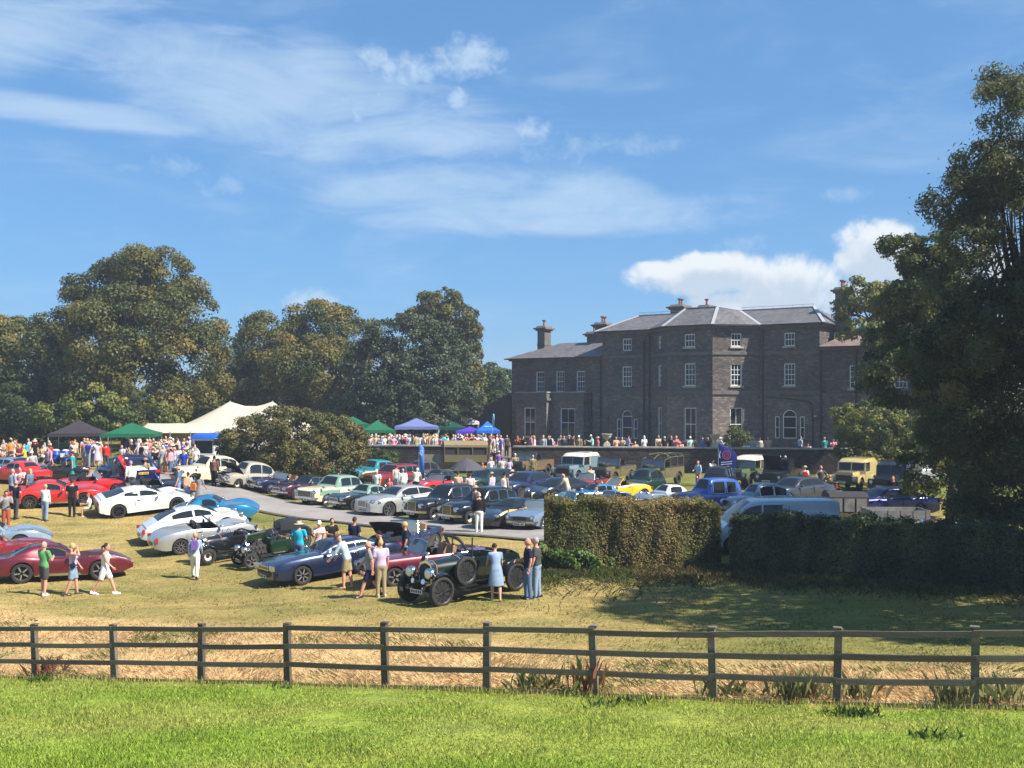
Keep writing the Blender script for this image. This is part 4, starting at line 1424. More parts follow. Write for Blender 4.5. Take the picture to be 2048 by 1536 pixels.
tree('evergreen_tree', 'dense dark evergreen tree behind the lilac blue gazebo', b0, lobes_px(b0, 98, [
 (810, 690, 84, 62, 0), (870, 720, 72, 72, 0), (760, 740, 70, 66, 0), (830, 770, 100, 66, -3), (740, 800, 66, 52, -2), (900, 800, 60, 60, -1), (820, 830, 92, 36, -4), (700, 835, 45, 34, -1)]),
 38000, (0.30, 0.20), HOLM, 0.5, 17, clump=0.85, tint0=0.48, tspread=0.12)
b0 = G3(890, 112)
tree('tall_tree', 'tall tree whose crown rises above the dark evergreen beside the house', b0, lobes_px(b0, 112, [
 (878, 612, 40, 36, 0), (905, 645, 48, 36, 0), (850, 650, 44, 30, 0), (920, 700, 40, 60, 1), (938, 770, 30, 70, 0), (930, 840, 34, 40, 0), (945, 662, 20, 10, 0)]),
 15000, (0.36, 0.24), OAK, 0.35, 18, clump=0.85, tint0=0.42, tspread=0.14)
b0 = G3(990, 128)
tree('far_tree', 'pale green far tree between the evergreen and the house', b0, lobes_px(b0, 128, [(985, 760, 30, 32, 0), (1015, 775, 28, 40, 2), (990, 820, 40, 44, 0), (960, 800, 26, 50, 0), (1020, 840, 30, 34, 0)]),
  9000, (0.36, 0.25), GREENL, 0.25, 19, clump=0.85, tint0=0.42, tspread=0.1)
# far-off wood that reads as one dark mass behind the stalls
r_ = np.random.default_rng(5)
n = 26000
px = r_.uniform(-260, 1040, n)
D = r_.uniform(108, 126, n)
hh = r_.uniform(0, 1, n) ** 0.8 * (5.2 + 1.5 * np.sin(px * 0.031) + 1.1 * np.sin(px * 0.083 + 1))
x = (px - CX) / F * D
z = CZ - drop_at(x, D) + hh
p = np.stack([x, D, z], -1)
nv_ = r_.normal(0, 1, (n, 3)) + np.array([0, -0.8, 0.5])
nv_ /= np.linalg.norm(nv_, axis=1, keepdims=True)
v, f, tt = leaves(p, nv_, r_.uniform(0.4, 0.8, n), r_.uniform(0.3, 0.55, n), np.clip(r_.normal(0.2, 0.12, n), 0, 1), r_)
tag(link('far_wood', raw_mesh('far_wood', v, f, GREENL, {'tint': ('POINT', 'FLOAT', tt)})), 'dark wood behind the stalls and trees', kind='stuff')
# --- big bronze bush in front of the marquee
b0 = G3(590, 65)
tree('bronze_bush', 'large round bronze green bush in front of the white marquee', b0, lobes_px(b0, 65, [
 (590, 870, 90, 52, 0), (520, 890, 66, 40, 0), (660, 880, 72, 46, 1), (560, 845, 46, 28, 1), (620, 915, 100, 36, -1), (500, 860, 34, 26, 1), (700, 895, 36, 36, 1), (480, 915, 40, 30, 0)]),
 26000, (0.19, 0.12), BUSHL, 0.12, 21, clump=0.5, tint0=0.48, tspread=0.16, cat='bush', fork=0.1, limbs=14)
b0 = G3(455, 68)
tree('grey_bush', 'grey brown bush right of the blue roofed kiosk', b0, lobes_px(b0, 68, [(460, 890, 26, 26, 0), (475, 905, 30, 26, 0)]), 4000, (0.15, 0.10), BUSHL, 0.06, 22, clump=0.35, tint0=0.3, tspread=0.08, cat='bush', fork=0.1, limbs=6)
b0 = G3(745, 80)
tree('wall_shrub', 'low green shrub below the left end of the terrace wall', b0, lobes_px(b0, 80, [(745, 912, 30, 16, 0), (775, 918, 26, 14, -1), (720, 915, 26, 18, 0)]), 3500, (0.16, 0.11), GREENL, 0.05, 23, clump=0.32, tint0=0.4, cat='shrub', fork=0.1, limbs=5)
b0 = at(1478, 83.5)
tree('terrace_shrub', 'green shrub on the terrace below the sunlit bay window', b0, lobes_px(b0, 83.5, [(1475, 878, 24, 18, 0), (1492, 890, 22, 14, 0), (1460, 890, 16, 12, 0), (1466, 858, 9, 14, 0)]), 4200, (0.13, 0.09), GREENL, 0.04, 24, clump=0.26, tint0=0.5, cat='shrub', fork=0.1, limbs=5)
b0 = G3(1760, 71)
tree('laurel_bush', 'large yellow green bush at the right end of the terrace wall', b0, lobes_px(b0, 71, [
 (1720, 850, 44, 46, 0), (1770, 870, 60, 50, 0), (1700, 900, 30, 30, 0), (1810, 890, 52, 50, -1), (1760, 920, 70, 28, -1), (1690, 830, 18, 26, 0), (1830, 850, 40, 40, 1)]),
 20000, (0.20, 0.13), GREENL, 0.14, 25, clump=0.6, tint0=0.78, tspread=0.16, cat='bush', fork=0.1, limbs=12)
# --- the willow-like tree that fills the right edge, and its neighbours
b0 = G3(2090, 35)
tree('willow_tree', 'tall feathery willow like tree filling the right edge of the photo', b0, lobes_px(b0, 35, [
 (2050, 210, 68, 90, 0), (2020, 320, 100, 70, 0), (1960, 350, 66, 52, 0), (2060, 430, 110, 110, 0), (1960, 520, 84, 78, 0), (2040, 600, 120, 110, -1), (1940, 640, 90, 88, -1), (1880, 720, 66, 70, 0), (2000, 760, 110, 100, -2), (1920, 820, 90, 76, -1), (2040, 900, 100, 90, -1), (1960, 930, 90, 66, -1), (2070, 990, 90, 60, -1), (1890, 590, 50, 66, 1), (1985, 200, 26, 60, 0), (1935, 320, 50, 40, 0), (1925, 410, 60, 50, 0), (1990, 440, 80, 80, 1), (1940, 480, 70, 60, 1), (1920, 560, 60, 50, 0), (1985, 330, 60, 60, 1), (2010, 150, 26, 40, 0), (2000, 680, 130, 130, 2), (1960, 860, 120, 110, 2), (1990, 1000, 110, 60, 1), (2040, 800, 120, 120, 3)]),
 78000, (0.20, 0.062), WILLOW, 0.16, 31, clump=0.62, tint0=0.50, tspread=0.2, gap=0.40, shell=0.2, limbs=80, droop=0.25, spray=0.12)
b0 = G3(1900, 47)
tree('sycamore_tree', 'broad leaved tree between the house and the feathery tree at the right', b0, lobes_px(b0, 47, [
 (1850, 520, 56, 52, 0), (1810, 500, 34, 40, 0), (1870, 600, 70, 66, 0), (1810, 600, 42, 44, 0), (1850, 690, 70, 56, 0), (1780, 690, 40, 40, 0), (1900, 760, 70, 70, 0), (1830, 770, 60, 50, 0), (1940, 680, 50, 60, 2), (1890, 850, 50, 50, 0), (1950, 900, 60, 80, 2), (1830, 650, 60, 60, 2), (1775, 735, 46, 50, 0), (1745, 770, 34, 26, 0), (1850, 930, 40, 50, 0)]),
 36000, (0.19, 0.13), SYCAMORE, 0.18, 32, clump=0.62, tint0=0.46, tspread=0.2, gap=0.22, shell=0.3, limbs=40)
b0 = G3(1745, 76)
tree('chestnut_tree', 'sparse yellowing tree in front of the right hand chimneys', b0, lobes_px(b0, 76, [
 (1725, 590, 40, 26, 0), (1690, 620, 30, 18, 0), (1770, 610, 36, 40, 0), (1720, 660, 46, 18, 0), (1775, 680, 40, 30, 0), (1760, 740, 44, 40, 0), (1800, 640, 40, 50, 0)]),
 8500, (0.28, 0.20), GREENL, 0.28, 33, clump=0.62, tint0=0.74, tspread=0.18, gap=0.15, shell=0.4, limbs=26, fork=0.45)
# two more of the same row stand just outside the frame and throw the shade over the right hand grass
tree('field_tree', 'leafy tree of the row at the right, casting shade on the grass', Vector((21.0, 22.5, gz(21, 22.5))), [
 (0, 0, 9, 5.2, 5.0, 4.5), (-2.6, 0.5, 12, 3.6, 3.6, 3.4), (2.5, -1, 12.5, 3.4, 3.4, 3.2), (0, 0.5, 15.5, 3.0, 3.0, 2.6), (-3.6, -0.5, 7.2, 2.8, 2.8, 2.4)],
 15000, (0.34, 0.24), GREENL, 0.35, 34, clump=1.1, tint0=0.4, gap=0.12)
tree('field_tree', 'leafy tree of the row at the right, casting shade over the hedge', Vector((25.5, 29.0, gz(25.5, 29))), [
 (0, 0, 8, 5.4, 5.2, 4.8), (-3, 0.5, 12, 4.2, 4.0, 3.6), (2.5, -1, 12.5, 3.6, 3.6, 3.4), (0, 0.5, 16.5, 3.4, 3.4, 3.0), (-2.5, 0, 5.0, 3.4, 3.4, 3.0)],
 20000, (0.34, 0.24), GREENL, 0.4, 35, clump=1.1, tint0=0.4)
# --- the two clipped hedges beside the drive
def hedge(name, label, ends, tops, width, n, lmat, leaf, tint0, tsp, seed, brown=None, rough=0.10):
 r = np.random.default_rng(seed)
 (xa, ya), (xb, yb) = ends
 L = math.hypot(xb - xa, yb - ya)
 dx_, dy_ = (xb - xa) / L, (yb - ya) / L
 nx_, ny_ = dy_, -dx_                                  # towards the camera
 root = empty(name, (xa, ya, gz(xa, ya)), 0, label, 'hedge')
 bz = gz(xa, ya)
 def zt(s):
  return np.interp(s, [0, L], tops)
 parts_ = []
 per = L * 2.3 * 1.0, L * width, L * 2.3 * 0.3, width * 2.3 * 2
 w_ = np.array(per) / sum(per)
 kind = r.choice(4, n, p=w_)
 s = r.uniform(0, L, n)
 h = r.uniform(0, 1, n)
 c_ = r.uniform(-0.5, 0.5, n) * width
 out = np.zeros((n, 3))
 nr = np.zeros((n, 3))
 dep = np.abs(r.normal(0, rough * 1.3, n))
 bul = 0.06 * np.sin(s * 1.9 + 2 * h) + 0.045 * np.sin(s * 4.3 + 1 + h * 3) + 0.03 * np.sin(s * 9.1 - h * 5) - 0.22 * np.abs(2 * s / L - 1) ** 8
 k = kind == 0
 off = width / 2 + bul - dep
 for sel, sg in ((kind == 0, 1), (kind == 2, -1)):
  px_, py_ = xa + dx_ * s + nx_ * off * sg, ya + dy_ * s + ny_ * off * sg
  out[sel] = np.stack([px_, py_, h], -1)[sel]
  nr[sel] = (nx_ * sg, ny_ * sg, 0.35)
 sel = kind == 1
 out[sel] = np.stack([xa + dx_ * s + nx_ * c_, ya + dy_ * s + ny_ * c_, np.ones(n)], -1)[sel]
 nr[sel] = (0, 0, 1)
 sel = kind == 3
 e_ = r.integers(0, 2, n) * L
 eo = np.where(e_ > 0, 1, -1) * (0.06 - dep)
 out[sel] = np.stack([xa + dx_ * (e_ + eo) + nx_ * c_, ya + dy_ * (e_ + eo) + ny_ * c_, h], -1)[sel]
 s2 = np.where(kind == 3, e_, s)
 nr[sel] = np.stack([dx_ * np.sign(eo + 1e-6), dy_ * np.sign(eo + 1e-6), np.full(n, 0.3)], -1)[sel]
 g0 = CZ - drop_at(out[:, 0], out[:, 1])
 ht = zt(s2) - g0 + 0.06 * np.sin(s2 * 2.3 + seed) + 0.05 * np.sin(s2 * 5.1) + 0.04 * np.sin(s2 * 11.0) + np.abs(r.normal(0, 0.05, n)) + np.where(r.uniform(0, 1, n) < 0.05, r.uniform(0, 0.16, n), 0)
 out[:, 2] = np.where(kind == 1, g0 + ht + r.normal(0, 0.03, n) - dep * 0.5, g0 + 0.05 + (ht - 0.03) * out[:, 2])
 up = (out[:, 2] - g0) / ht
 nr = nr + r.normal(0, 0.45, (n, 3))
 nr /= np.linalg.norm(nr, axis=1, keepdims=True)
 tint = tint0 + tsp * (0.9 * vnoise(s2, up * 2.2, seed, 1.7) - 0.45) + 0.35 * (vnoise(s2 * 3.0, up * 0.7, seed + 9, 1.9) - 0.5) + r.normal(0, 0.10, n)
 if brown is not None:
  tint = tint + brown(s2 / L, up)
 out -= np.array([xa, ya, bz])
 v, f, tt = leaves(out, nr, leaf[0] * r.uniform(0.6, 1.4, n), leaf[1] * r.uniform(0.6, 1.4, n), np.clip(tint, 0, 1), r)
 link('leaves', raw_mesh('leaves', v, f, lmat, {'tint': ('POINT', 'FLOAT', tt)}), root)
 # twiggy inside
 m = MB()
 rows = []
 for q_ in np.linspace(0.02, 0.98, 24):
  s_ = q_ * L
  cxx, cyy = xa + dx_ * s_, ya + dy_ * s_
  g_ = gz(cxx, cyy)
  t_ = float(zt(s_)) - 0.16
  hw = width / 2 - 0.20
  rows.append([(cxx + nx_ * a - xa, cyy + ny_ * a - ya, z_ - bz) for a, z_ in ((hw, g_ - 0.1), (hw, t_), (0, t_ + 0.05), (-hw, t_), (-hw, g_ - 0.1))])
 m.grid(rows)
 m.add(rows[0], [tuple(range(5))])
 m.add(rows[-1], [tuple(range(5))])
 m.build('twigs', mat('hedge_twigs', (0.045, 0.034, 0.020), 0.95, var=0.5, vscale=12), root)
 return root
def zpx(py, D):
 return CZ - (py - HY) / F * D
hx = lambda px, D: ((px - CX) / F * D, D)
hedge('clipped_hedge', 'sunlit brown and green clipped hedge right of the two men in blue', (hx(1092, 36.2), hx(1432, 36.0)), (zpx(1000, 36.2), zpx(1008, 36.0)), 1.7, 74000, HEDGEL, (0.07, 0.036), 0.46, 0.30, 41,
  brown=lambda s, u: 0.22 * np.exp(-((s - 0.55) / 0.22) ** 2) + 0.12 * u - 0.25 * np.exp(-((s - 0.97) / 0.08) ** 2))
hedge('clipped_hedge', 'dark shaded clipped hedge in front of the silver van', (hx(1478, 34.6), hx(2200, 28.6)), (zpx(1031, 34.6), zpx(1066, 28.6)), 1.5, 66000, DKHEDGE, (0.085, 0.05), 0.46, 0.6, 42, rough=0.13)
for px, D, lab, sd_, rr3 in ((1110, 35.2, 'bright green bramble at the left foot of the sunlit hedge', 51, 0.36), (1172, 34.9, 'bright green bramble at the foot of the sunlit hedge, second from the left', 52, 0.42), (1088, 35.6, 'small pale leafy sprig beside the two men in blue', 53, 0.2)):
 b0 = at(px, D)
 tree('bramble', lab, b0, [(0, 0, 0.45, rr3 * 1.6, rr3 * .7, rr3 * 0.9), (rr3 * 1.3, 0, 0.25, rr3 * 1.0, rr3 * .6, rr3 * .6), (-rr3, 0.1, 0.62, rr3 * .8, rr3 * 0.6, rr3 * .8)], 1100 if rr3 > 0.3 else 350, (0.13, 0.10), BRAMBLE, 0.012, sd_, clump=0.26, tint0=0.5, gap=0.35, shell=0.2, cat='bramble', fork=0.1, limbs=8)
# scrubby rough grass in the shade under the hedges
x = np.concatenate([rng.uniform(0.6, 15.5, 26000)])
t = (x - 0.9) / 14.6
y = np.where(x < 7.2, 34.9, 33.8 - (x - 7.2) * 0.62) - rng.exponential(0.75, len(x)) * (0.5 + vnoise(x, x * 0, 9, 0.7))
keep = y > 22
x, y = x[keep], y[keep]
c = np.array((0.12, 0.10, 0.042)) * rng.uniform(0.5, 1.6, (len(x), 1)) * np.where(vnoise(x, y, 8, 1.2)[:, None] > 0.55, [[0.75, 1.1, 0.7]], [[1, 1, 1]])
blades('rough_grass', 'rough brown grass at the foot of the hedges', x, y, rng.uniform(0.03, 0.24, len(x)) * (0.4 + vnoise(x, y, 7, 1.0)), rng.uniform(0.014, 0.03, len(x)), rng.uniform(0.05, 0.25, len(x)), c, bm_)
# ------------------------------------------------------------------ vehicles
def ip(curve, u):
 xs = [c[0] for c in curve]
 ys = [c[1] for c in curve]
 # monotone smooth interpolation
 if u <= xs[0]:
  return ys[0]
 if u >= xs[-1]:
  return ys[-1]
 i = max(k for k in range(len(xs) - 1) if xs[k] <= u)
 h = xs[i + 1] - xs[i]
 t = (u - xs[i]) / h
 def slope(k):
  if k == 0 or k == len(xs) - 1:
   return 0.0 if len(xs) < 3 else ((ys[1] - ys[0]) / (xs[1] - xs[0]) if k == 0 else (ys[-1] - ys[-2]) / (xs[-1] - xs[-2]))
  a, b_ = (ys[k] - ys[k - 1]) / (xs[k] - xs[k - 1]), (ys[k + 1] - ys[k]) / (xs[k + 1] - xs[k])
  return 0.0 if a * b_ <= 0 else 2 * a * b_ / (a + b_)
 m0, m1 = slope(i) * h, slope(i + 1) * h
 return (2 * t ** 3 - 3 * t * t + 1) * ys[i] + (t ** 3 - 2 * t * t + t) * m0 + (3 * t * t - 2 * t ** 3) * ys[i + 1] + (t ** 3 - t * t) * m1
WHEELS = {}
def wheel_meshes(r, w, style):
 key = (round(r, 3), round(w, 3), style)
 if key in WHEELS:
  return WHEELS[key]
 t = MB()
 ri = r * (0.62 if style in ('disc', 'white', 'steel') else 0.70)
 if style == 'whitewall':
  ri = r * 0.58
 if style.startswith('vint'):
  ri = r * 0.80
 if style == 'mud':
  ri = r * 0.55
 h = w / 2
 t.lathe([(ri, -h), (ri * 1.06, -h * 1.02), (r * 0.93, -h), (r, -h * 0.72), (r, h * 0.72), (r * 0.93, h), (ri * 1.06, h * 1.02), (ri, h), (ri, -h)], 26, 'y', cap=False)
 tm = t.mesh('tyre', [RUBBER], 40)
 m = MB()
 if style in ('disc', 'white', 'steel', 'whitewall', 'mud'):
  m.lathe([(ri * 1.02, -h * 0.9), (ri * 0.98, -h * 0.55), (ri * 0.72, -h * 0.42), (ri * 0.60, -h * 0.75), (ri * 0.40, -h * 0.98), (0.001, -h * 1.08)], 22, 'y', slot=0, cap=False)
  m.lathe([(ri * 0.46, -h * 0.9), (ri * 0.42, -h * 1.06), (0.001, -h * 1.22)], 18, 'y', slot=1)
  mats_ = [STEEL_W if style == 'white' else (BLACKP if style == 'mud' else ALLOY), CHROME if style != 'mud' else CANVAS]
 else:
  vint = style.startswith('vint')
  m.lathe([(ri * 1.02, -h * 0.95), (ri * 0.92, -h * 0.9), (ri * 0.92, h * 0.5), (ri * 1.02, h * 0.9)], 24, 'y', slot=0, cap=False)
  m.lathe([(ri * 0.92, h * 0.1), (0.001, h * 0.1)], 20, 'y', slot=1, cap=False)
  n = {'five': 5, 'ten': 10, 'multi': 7, 'wire': 18, 'vint': 22, 'gold': 6}.get(style, 8)
  for k in range(n):
   a = 2 * math.pi * k / n
   c_, s_ = math.cos(a), math.sin(a)
   wd = {'five': 0.07, 'ten': 0.035, 'multi': 0.05, 'wire': 0.010, 'vint': 0.010, 'gold': 0.06}.get(style, 0.04)
   a2 = a + (0.18 if style in ('wire', 'vint') and k % 2 else (-0.18 if style in ('wire', 'vint') else 0))
   m.bar((0.05 * c_, -h * (0.95 if style in ('wire', 'vint') else 0.72), 0.05 * s_), (ri * 0.95 * math.cos(a2), -h * 0.6, ri * 0.95 * math.sin(a2)), wd, wd * 0.6, slot=0)
  m.lathe([(ri * 0.22, -h * 0.5), (ri * 0.2, -h * 0.95), (ri * 0.10, -h * 1.15), (0.001, -h * 1.2)], 14, 'y', slot=2, cap=False)
  mats_ = [{'vint': BLACKP, 'gold': mat('gold_alloy', (0.55, 0.36, 0.10), 0.35, 0.7), 'wire': CHROME, 'dark': BLACKP}.get(style, ALLOY), INTERIOR, CHROME]
  if style == 'ten' or style == 'dark':
   pass
 rm_ = m.mesh('rim', mats_, 35)
 WHEELS[key] = (tm, rm_)
 return WHEELS[key]
def put_wheel(root, x, y, r, w, style, steer=0.0, z=None):
 tm, rm_ = wheel_meshes(r, w, style)
 o_ = link('wheel', tm, root)
 o_.location = (x, y, r if z is None else z)
 o_.rotation_euler = (0, random.uniform(0, 1), (math.pi if y > 0 else 0) + steer)
 ri = link('rim', rm_, o_)
 return o_
def ground_pose(p, yaw, wb, tr):
 """Stand a vehicle on the slope: z, pitch and roll from the ground under its wheels."""
 c_, s_ = math.cos(yaw), math.sin(yaw)
 zf, zb_ = gz(p.x + c_ * wb / 2, p.y + s_ * wb / 2), gz(p.x - c_ * wb / 2, p.y - s_ * wb / 2)
 zl, zr_ = gz(p.x - s_ * tr / 2, p.y + c_ * tr / 2), gz(p.x + s_ * tr / 2, p.y - c_ * tr / 2)
 m = Matrix.Rotation(yaw, 4, 'Z') @ Matrix.Rotation(-math.atan2(zf - zb_, wb), 4, 'Y') @ Matrix.Rotation(math.atan2(zl - zr_, tr), 4, 'X')
 return (p.x, p.y, (zf + zb_ + zl + zr_) / 4 + 0.01), m.to_euler()
class Car:
 def __init__(self, name, label, px, D, yaw, sp, body, cat='car', group=None, trim=None):
  self.sp = sp
  self.L, self.W = sp['L'], sp['W']
  if D is None:                                   # px = where the near front wheel touches the ground
   w_ = foot(*px)
   ox, oy = self.L / 2 - sp['fa'], self.W / 2 - 0.12
   c_, s_ = math.cos(R(yaw)), math.sin(R(yaw))
   p = Vector((w_.x - c_ * ox + s_ * oy, w_.y - s_ * ox - c_ * oy, 0))
  else:
   p = at(px, D)
  loc, rot = ground_pose(p, R(yaw), sp['wb'], sp['W'] * 0.85)
  self.root = empty(name, loc, 0, label, cat, group, rot=rot)
  self.paint = body
  self.xf = self.L / 2 - sp['fa']
  self.xr = self.xf - sp['wb']
  self.r = sp['r']
  self.cab = sp.get('roof')
  self.make_body()
  if self.cab:
   self.make_cabin(sp.get('roofmat', body) if trim is None else trim)
  if sp.get('cock'):
   self.make_open()
  self.make_wheels()
  self.make_details()
 def u(self, x):
  return (x + self.L / 2) / self.L
 def x(self, u):
  return u * self.L - self.L / 2
 def sect(self, u):
  sp = self.sp
  hw = self.W / 2 * ip(sp.get('plan', PLAN), u)
  return hw, ip(sp['top'], u), ip(sp['sh'], u), ip(sp.get('bot', BOT), u)
 def ring(self, x, arch=True):
  u = self.u(x)
  hw, zt, zs, zb = self.sect(u)
  za = None
  if arch:
   for xa in (self.xf, self.xr):
    ra = self.r * self.sp.get('arch', 1.13)
    if abs(x - xa) <= ra + 1e-6:
     za = self.r + math.sqrt(max(0.0, ra * ra - (x - xa) ** 2))
  zl = max(zb + 0.03, za or 0)
  zmid = zb + 0.5 * (zs - zb)
  zm = max(zmid, (za or 0) + 0.015)
  z4 = max(zs - 0.07, (za or 0) + 0.03)
  z5 = max(zs, z4 + 0.02)
  inn = max(hw - 0.32, 0.12)
  ck = self.sp.get('cock')
  open_ = ck and ck[0] < u < ck[1]
  pts = [(0, zb), (inn, max(zb, (za or 0))), (hw - 0.02, zl), (hw, zm), (hw * 0.985, z4), (hw * 0.93, z5)]
  if open_:
   zf = zb + 0.22
   pts += [(hw * 0.82, z5 - 0.005), (hw * 0.78, zf), (0, zf)]
  else:
   pts += [(hw * 0.64, z5 + (zt - z5) * 0.78), (hw * 0.34, z5 + (zt - z5) * 0.96), (0, zt)]
  return pts, open_
 def make_body(self):
  L = self.L
  xs = set(np.linspace(-L / 2, L / 2, 31).round(4))
  ra = self.r * self.sp.get('arch', 1.13)
  for xa in (self.xf, self.xr):
   xs |= {round(xa + s * ra * k, 4) for s in (-1, 1) for k in (1.0, 0.97, 0.88, 0.72, 0.5, 0.25, 0.0)}
   xs |= {round(xa + s * (ra + 0.012), 4) for s in (-1, 1)}
  ck = self.sp.get('cock')
  if ck:
   for k in ck:
    xs |= {round(self.x(k) - 0.004, 4), round(self.x(k) + 0.004, 4)}
  xs = sorted(v for v in xs if -L / 2 <= v <= L / 2)
  m = MB()
  rows, opens = [], []
  for x in xs:
   pts, op = self.ring(x)
   full = [(x, -y, z) for y, z in pts] + [(x, y, z) for y, z in reversed(pts[1:-1])]
   rows.append(full)
   opens.append(op)
  n = len(rows[0])
  vs = [p for r_ in rows for p in r_]
  fs, sl = [], []
  for i in range(len(rows) - 1):
   for k in range(n):
    k2 = (k + 1) % n
    fs.append((i * n + k, i * n + k2, (i + 1) * n + k2, (i + 1) * n + k))
    kk_ = k if k < 8 else n - 1 - k
    s_ = 1 if kk_ <= 1 else 0
    if (opens[i] or opens[i + 1]) and kk_ in (6, 7):
     s_ = 1
    sl.append(s_)
  b0_ = len(m.v)
  m.v, m.f, m.s = [tuple(v_) for v_ in vs], fs, sl
  m.add(rows[0], [tuple(range(n))], 0)
  m.add(rows[-1], [tuple(range(n))], 0)
  tone = self.sp.get('two')
  self.body = m.build('body', [self.paint, INTERIOR], self.root, 38)
  if tone:
   # lower flank in a second colour
   for sg in (-1, 1):
    self.patch('flank', tone, 0.07, 0.93, (3, 4), sg, 0.006)
 def patch(self, name, material, ua, ub, pr, sg, off, parent=None, n=14):
  """Panel that follows the body between two stations and two section points."""
  m = MB()
  rows = []
  for u in np.linspace(ua, ub, n):
   pts, _ = self.ring(self.x(u))
   row = []
   for t in np.linspace(0, pr[1] - pr[0], 2 * (pr[1] - pr[0]) + 1):
    i = int(min(pr[0] + math.floor(t), 7))
    f_ = pr[0] + t - i
    a, b_ = pts[i], pts[min(i + 1, 8)]
    row.append((self.x(u), sg * (a[0] + (b_[0] - a[0]) * f_ + off), a[1] + (b_[1] - a[1]) * f_ + off * 0.3))
   rows.append(row)
  m.grid(rows)
  return m.build(name, material, parent or self.root, 40)
 def cabs(self, u):
  hw, zt, zs, zb = self.sect(u)
  zr_ = ip(self.cab, u)
  h = max(zr_ - zs, 0.0)
  bw = hw * self.sp.get('cw', 0.91)
  tw_ = bw - self.sp.get('tum', 0.30) * h
  return bw, zs, tw_, h
 def csec(self, u):
  bw, zs, tw_, h = self.cabs(u)
  cr = self.sp.get('crown', 0.03) * min(1, h / 0.3)
  rd = min(1.0, h / 0.25)
  return [(bw, zs - 0.05), (bw + (tw_ - bw) * 0.5, zs + 0.5 * h), (tw_, zs + 0.86 * h), (tw_ - 0.05 * rd, zs + 0.965 * h), (tw_ - 0.16 * rd, zs + h), (tw_ * 0.4, zs + h + cr * 0.8), (0, zs + h + cr)]
 def make_cabin(self, rmat):
  us = np.linspace(self.cab[0][0], self.cab[-1][0], 30)
  m = MB()
  rows = []
  for u in us:
   h_ = self.csec(u)
   rows.append([(self.x(u), -y, z) for y, z in h_] + [(self.x(u), y, z) for y, z in reversed(h_[:-1])])
  m.grid(rows)
  n = len(rows[0])
  m.add(rows[0], [tuple(range(n))])
  m.add(rows[-1], [tuple(range(n))])
  self.roof = m.build('roof', [rmat], self.root, 45)
  sp = self.sp
  def lerp(a, b_, t):
   return (a[0] + (b_[0] - a[0]) * t, a[1] + (b_[1] - a[1]) * t)
  for sg in (-1, 1):
   for ua, ub in sp.get('side', []):
    mm = MB()
    rows = []
    for u in np.linspace(ua, ub, 9):
     s_ = self.csec(u)
     bw, zs, tw_, h = self.cabs(u)
     lo = lerp(s_[0], s_[1], min(0.98, (0.05 + 0.05 + 0.06 * h) / (0.5 * h + 0.05 + 1e-6)))
     hi = lerp(s_[1], s_[2], 0.88)
     if hi[1] - lo[1] < 0.03:
      lo = lerp(s_[1], s_[2], 0.2)
     mid = s_[1]
     if not lo[1] < mid[1] < hi[1]:
      mid = lerp(lo, hi, 0.5)
     rows.append([(self.x(u), sg * (q_[0] + 0.010), q_[1]) for q_ in (lo, mid, hi)])
    mm.grid(rows)
    sw_ = mm.build('side_window', GLASS, self.root, 30)
    if sp.get('chrome', True):
     mm = MB()
     mm.tube([r_[0] for r_ in rows] + [r_[-1] for r_ in reversed(rows)] + [rows[0][0]], 0.013, 4, cap=False)
     mm.build('window_trim', CHROME, sw_)
  for nm, rg in (('windscreen', sp.get('ws')), ('rear_window', sp.get('rw'))):
   if not rg:
    continue
   mm = MB()
   rows = []
   for u in np.linspace(rg[0], rg[1], 7):
    s_ = self.csec(u)
    wv = s_[4][0] * sp.get('wsw', 0.96)
    row = []
    for k in np.linspace(-1, 1, 9):
     y = k * wv
     ay = abs(y)
     z = s_[4][1] + (s_[5][1] - s_[4][1]) * (s_[4][0] - ay) / (s_[4][0] - s_[5][0] + 1e-6) if ay > s_[5][0] else s_[5][1] + (s_[6][1] - s_[5][1]) * (1 - ay / (s_[5][0] + 1e-6))
     row.append((self.x(u), y, z + 0.014))
    rows.append(row)
   mm.grid(rows)
   mm.build(nm, GLASS, self.root, 40)
 def make_open(self):
  sp = self.sp
  u0, u1 = sp['cock']
  hw, zt, zs, zb = self.sect((u0 + u1) / 2)
  x0, x1 = self.x(u0), self.x(u1)
  sm_ = sp.get('seat', LEATHER_K)
  for y in ((-0.36 * self.W / 1.7, 0.36 * self.W / 1.7)):
   m = MB()
   m.box((x0 + 0.62, y, zb + 0.34), (0.50, 0.46, 0.20))
   m.box((x0 + 0.30, y, zb + 0.58), (0.16, 0.46, 0.56), (0, R(-14), 0))
   m.ell((x0 + 0.20, y, zs + 0.16), (0.07, 0.15, 0.10), 10, 6)
   m.build('seat', sm_, self.root, 30)
  m = MB()
  wx = x1 - 0.36
  m.lathe([(0.185, -0.012), (0.20, 0), (0.185, 0.012), (0.17, 0), (0.185, -0.012)], 16, 'x', (wx, 0.34 * self.W / 1.7, zs + 0.02))
  m.bar((wx, 0.34 * self.W / 1.7, zs + 0.02), (wx + 0.25, 0.34 * self.W / 1.7, zs - 0.08), 0.03)
  m.build('steering_wheel', BLACKP, self.root, 30)
  # windscreen in its frame
  hs = sp.get('screen', 0.38)
  hw, zt, zs, zb = self.sect(u1)
  rk = sp.get('rake', 0.55)
  w0, w1 = hw * 0.86, hw * 0.72
  A = [(x1 + 0.02, -w0, zs - 0.02), (x1 - rk * hs, -w1, zs + hs), (x1 - rk * hs - 0.02, 0, zs + hs + 0.03), (x1 - rk * hs, w1, zs + hs), (x1 + 0.02, w0, zs - 0.02)]
  m = MB()
  m.tube(A, 0.022, 6)
  fr = m.build('windscreen_frame', sp.get('framemat', CHROME), self.root, 40)
  m = MB()
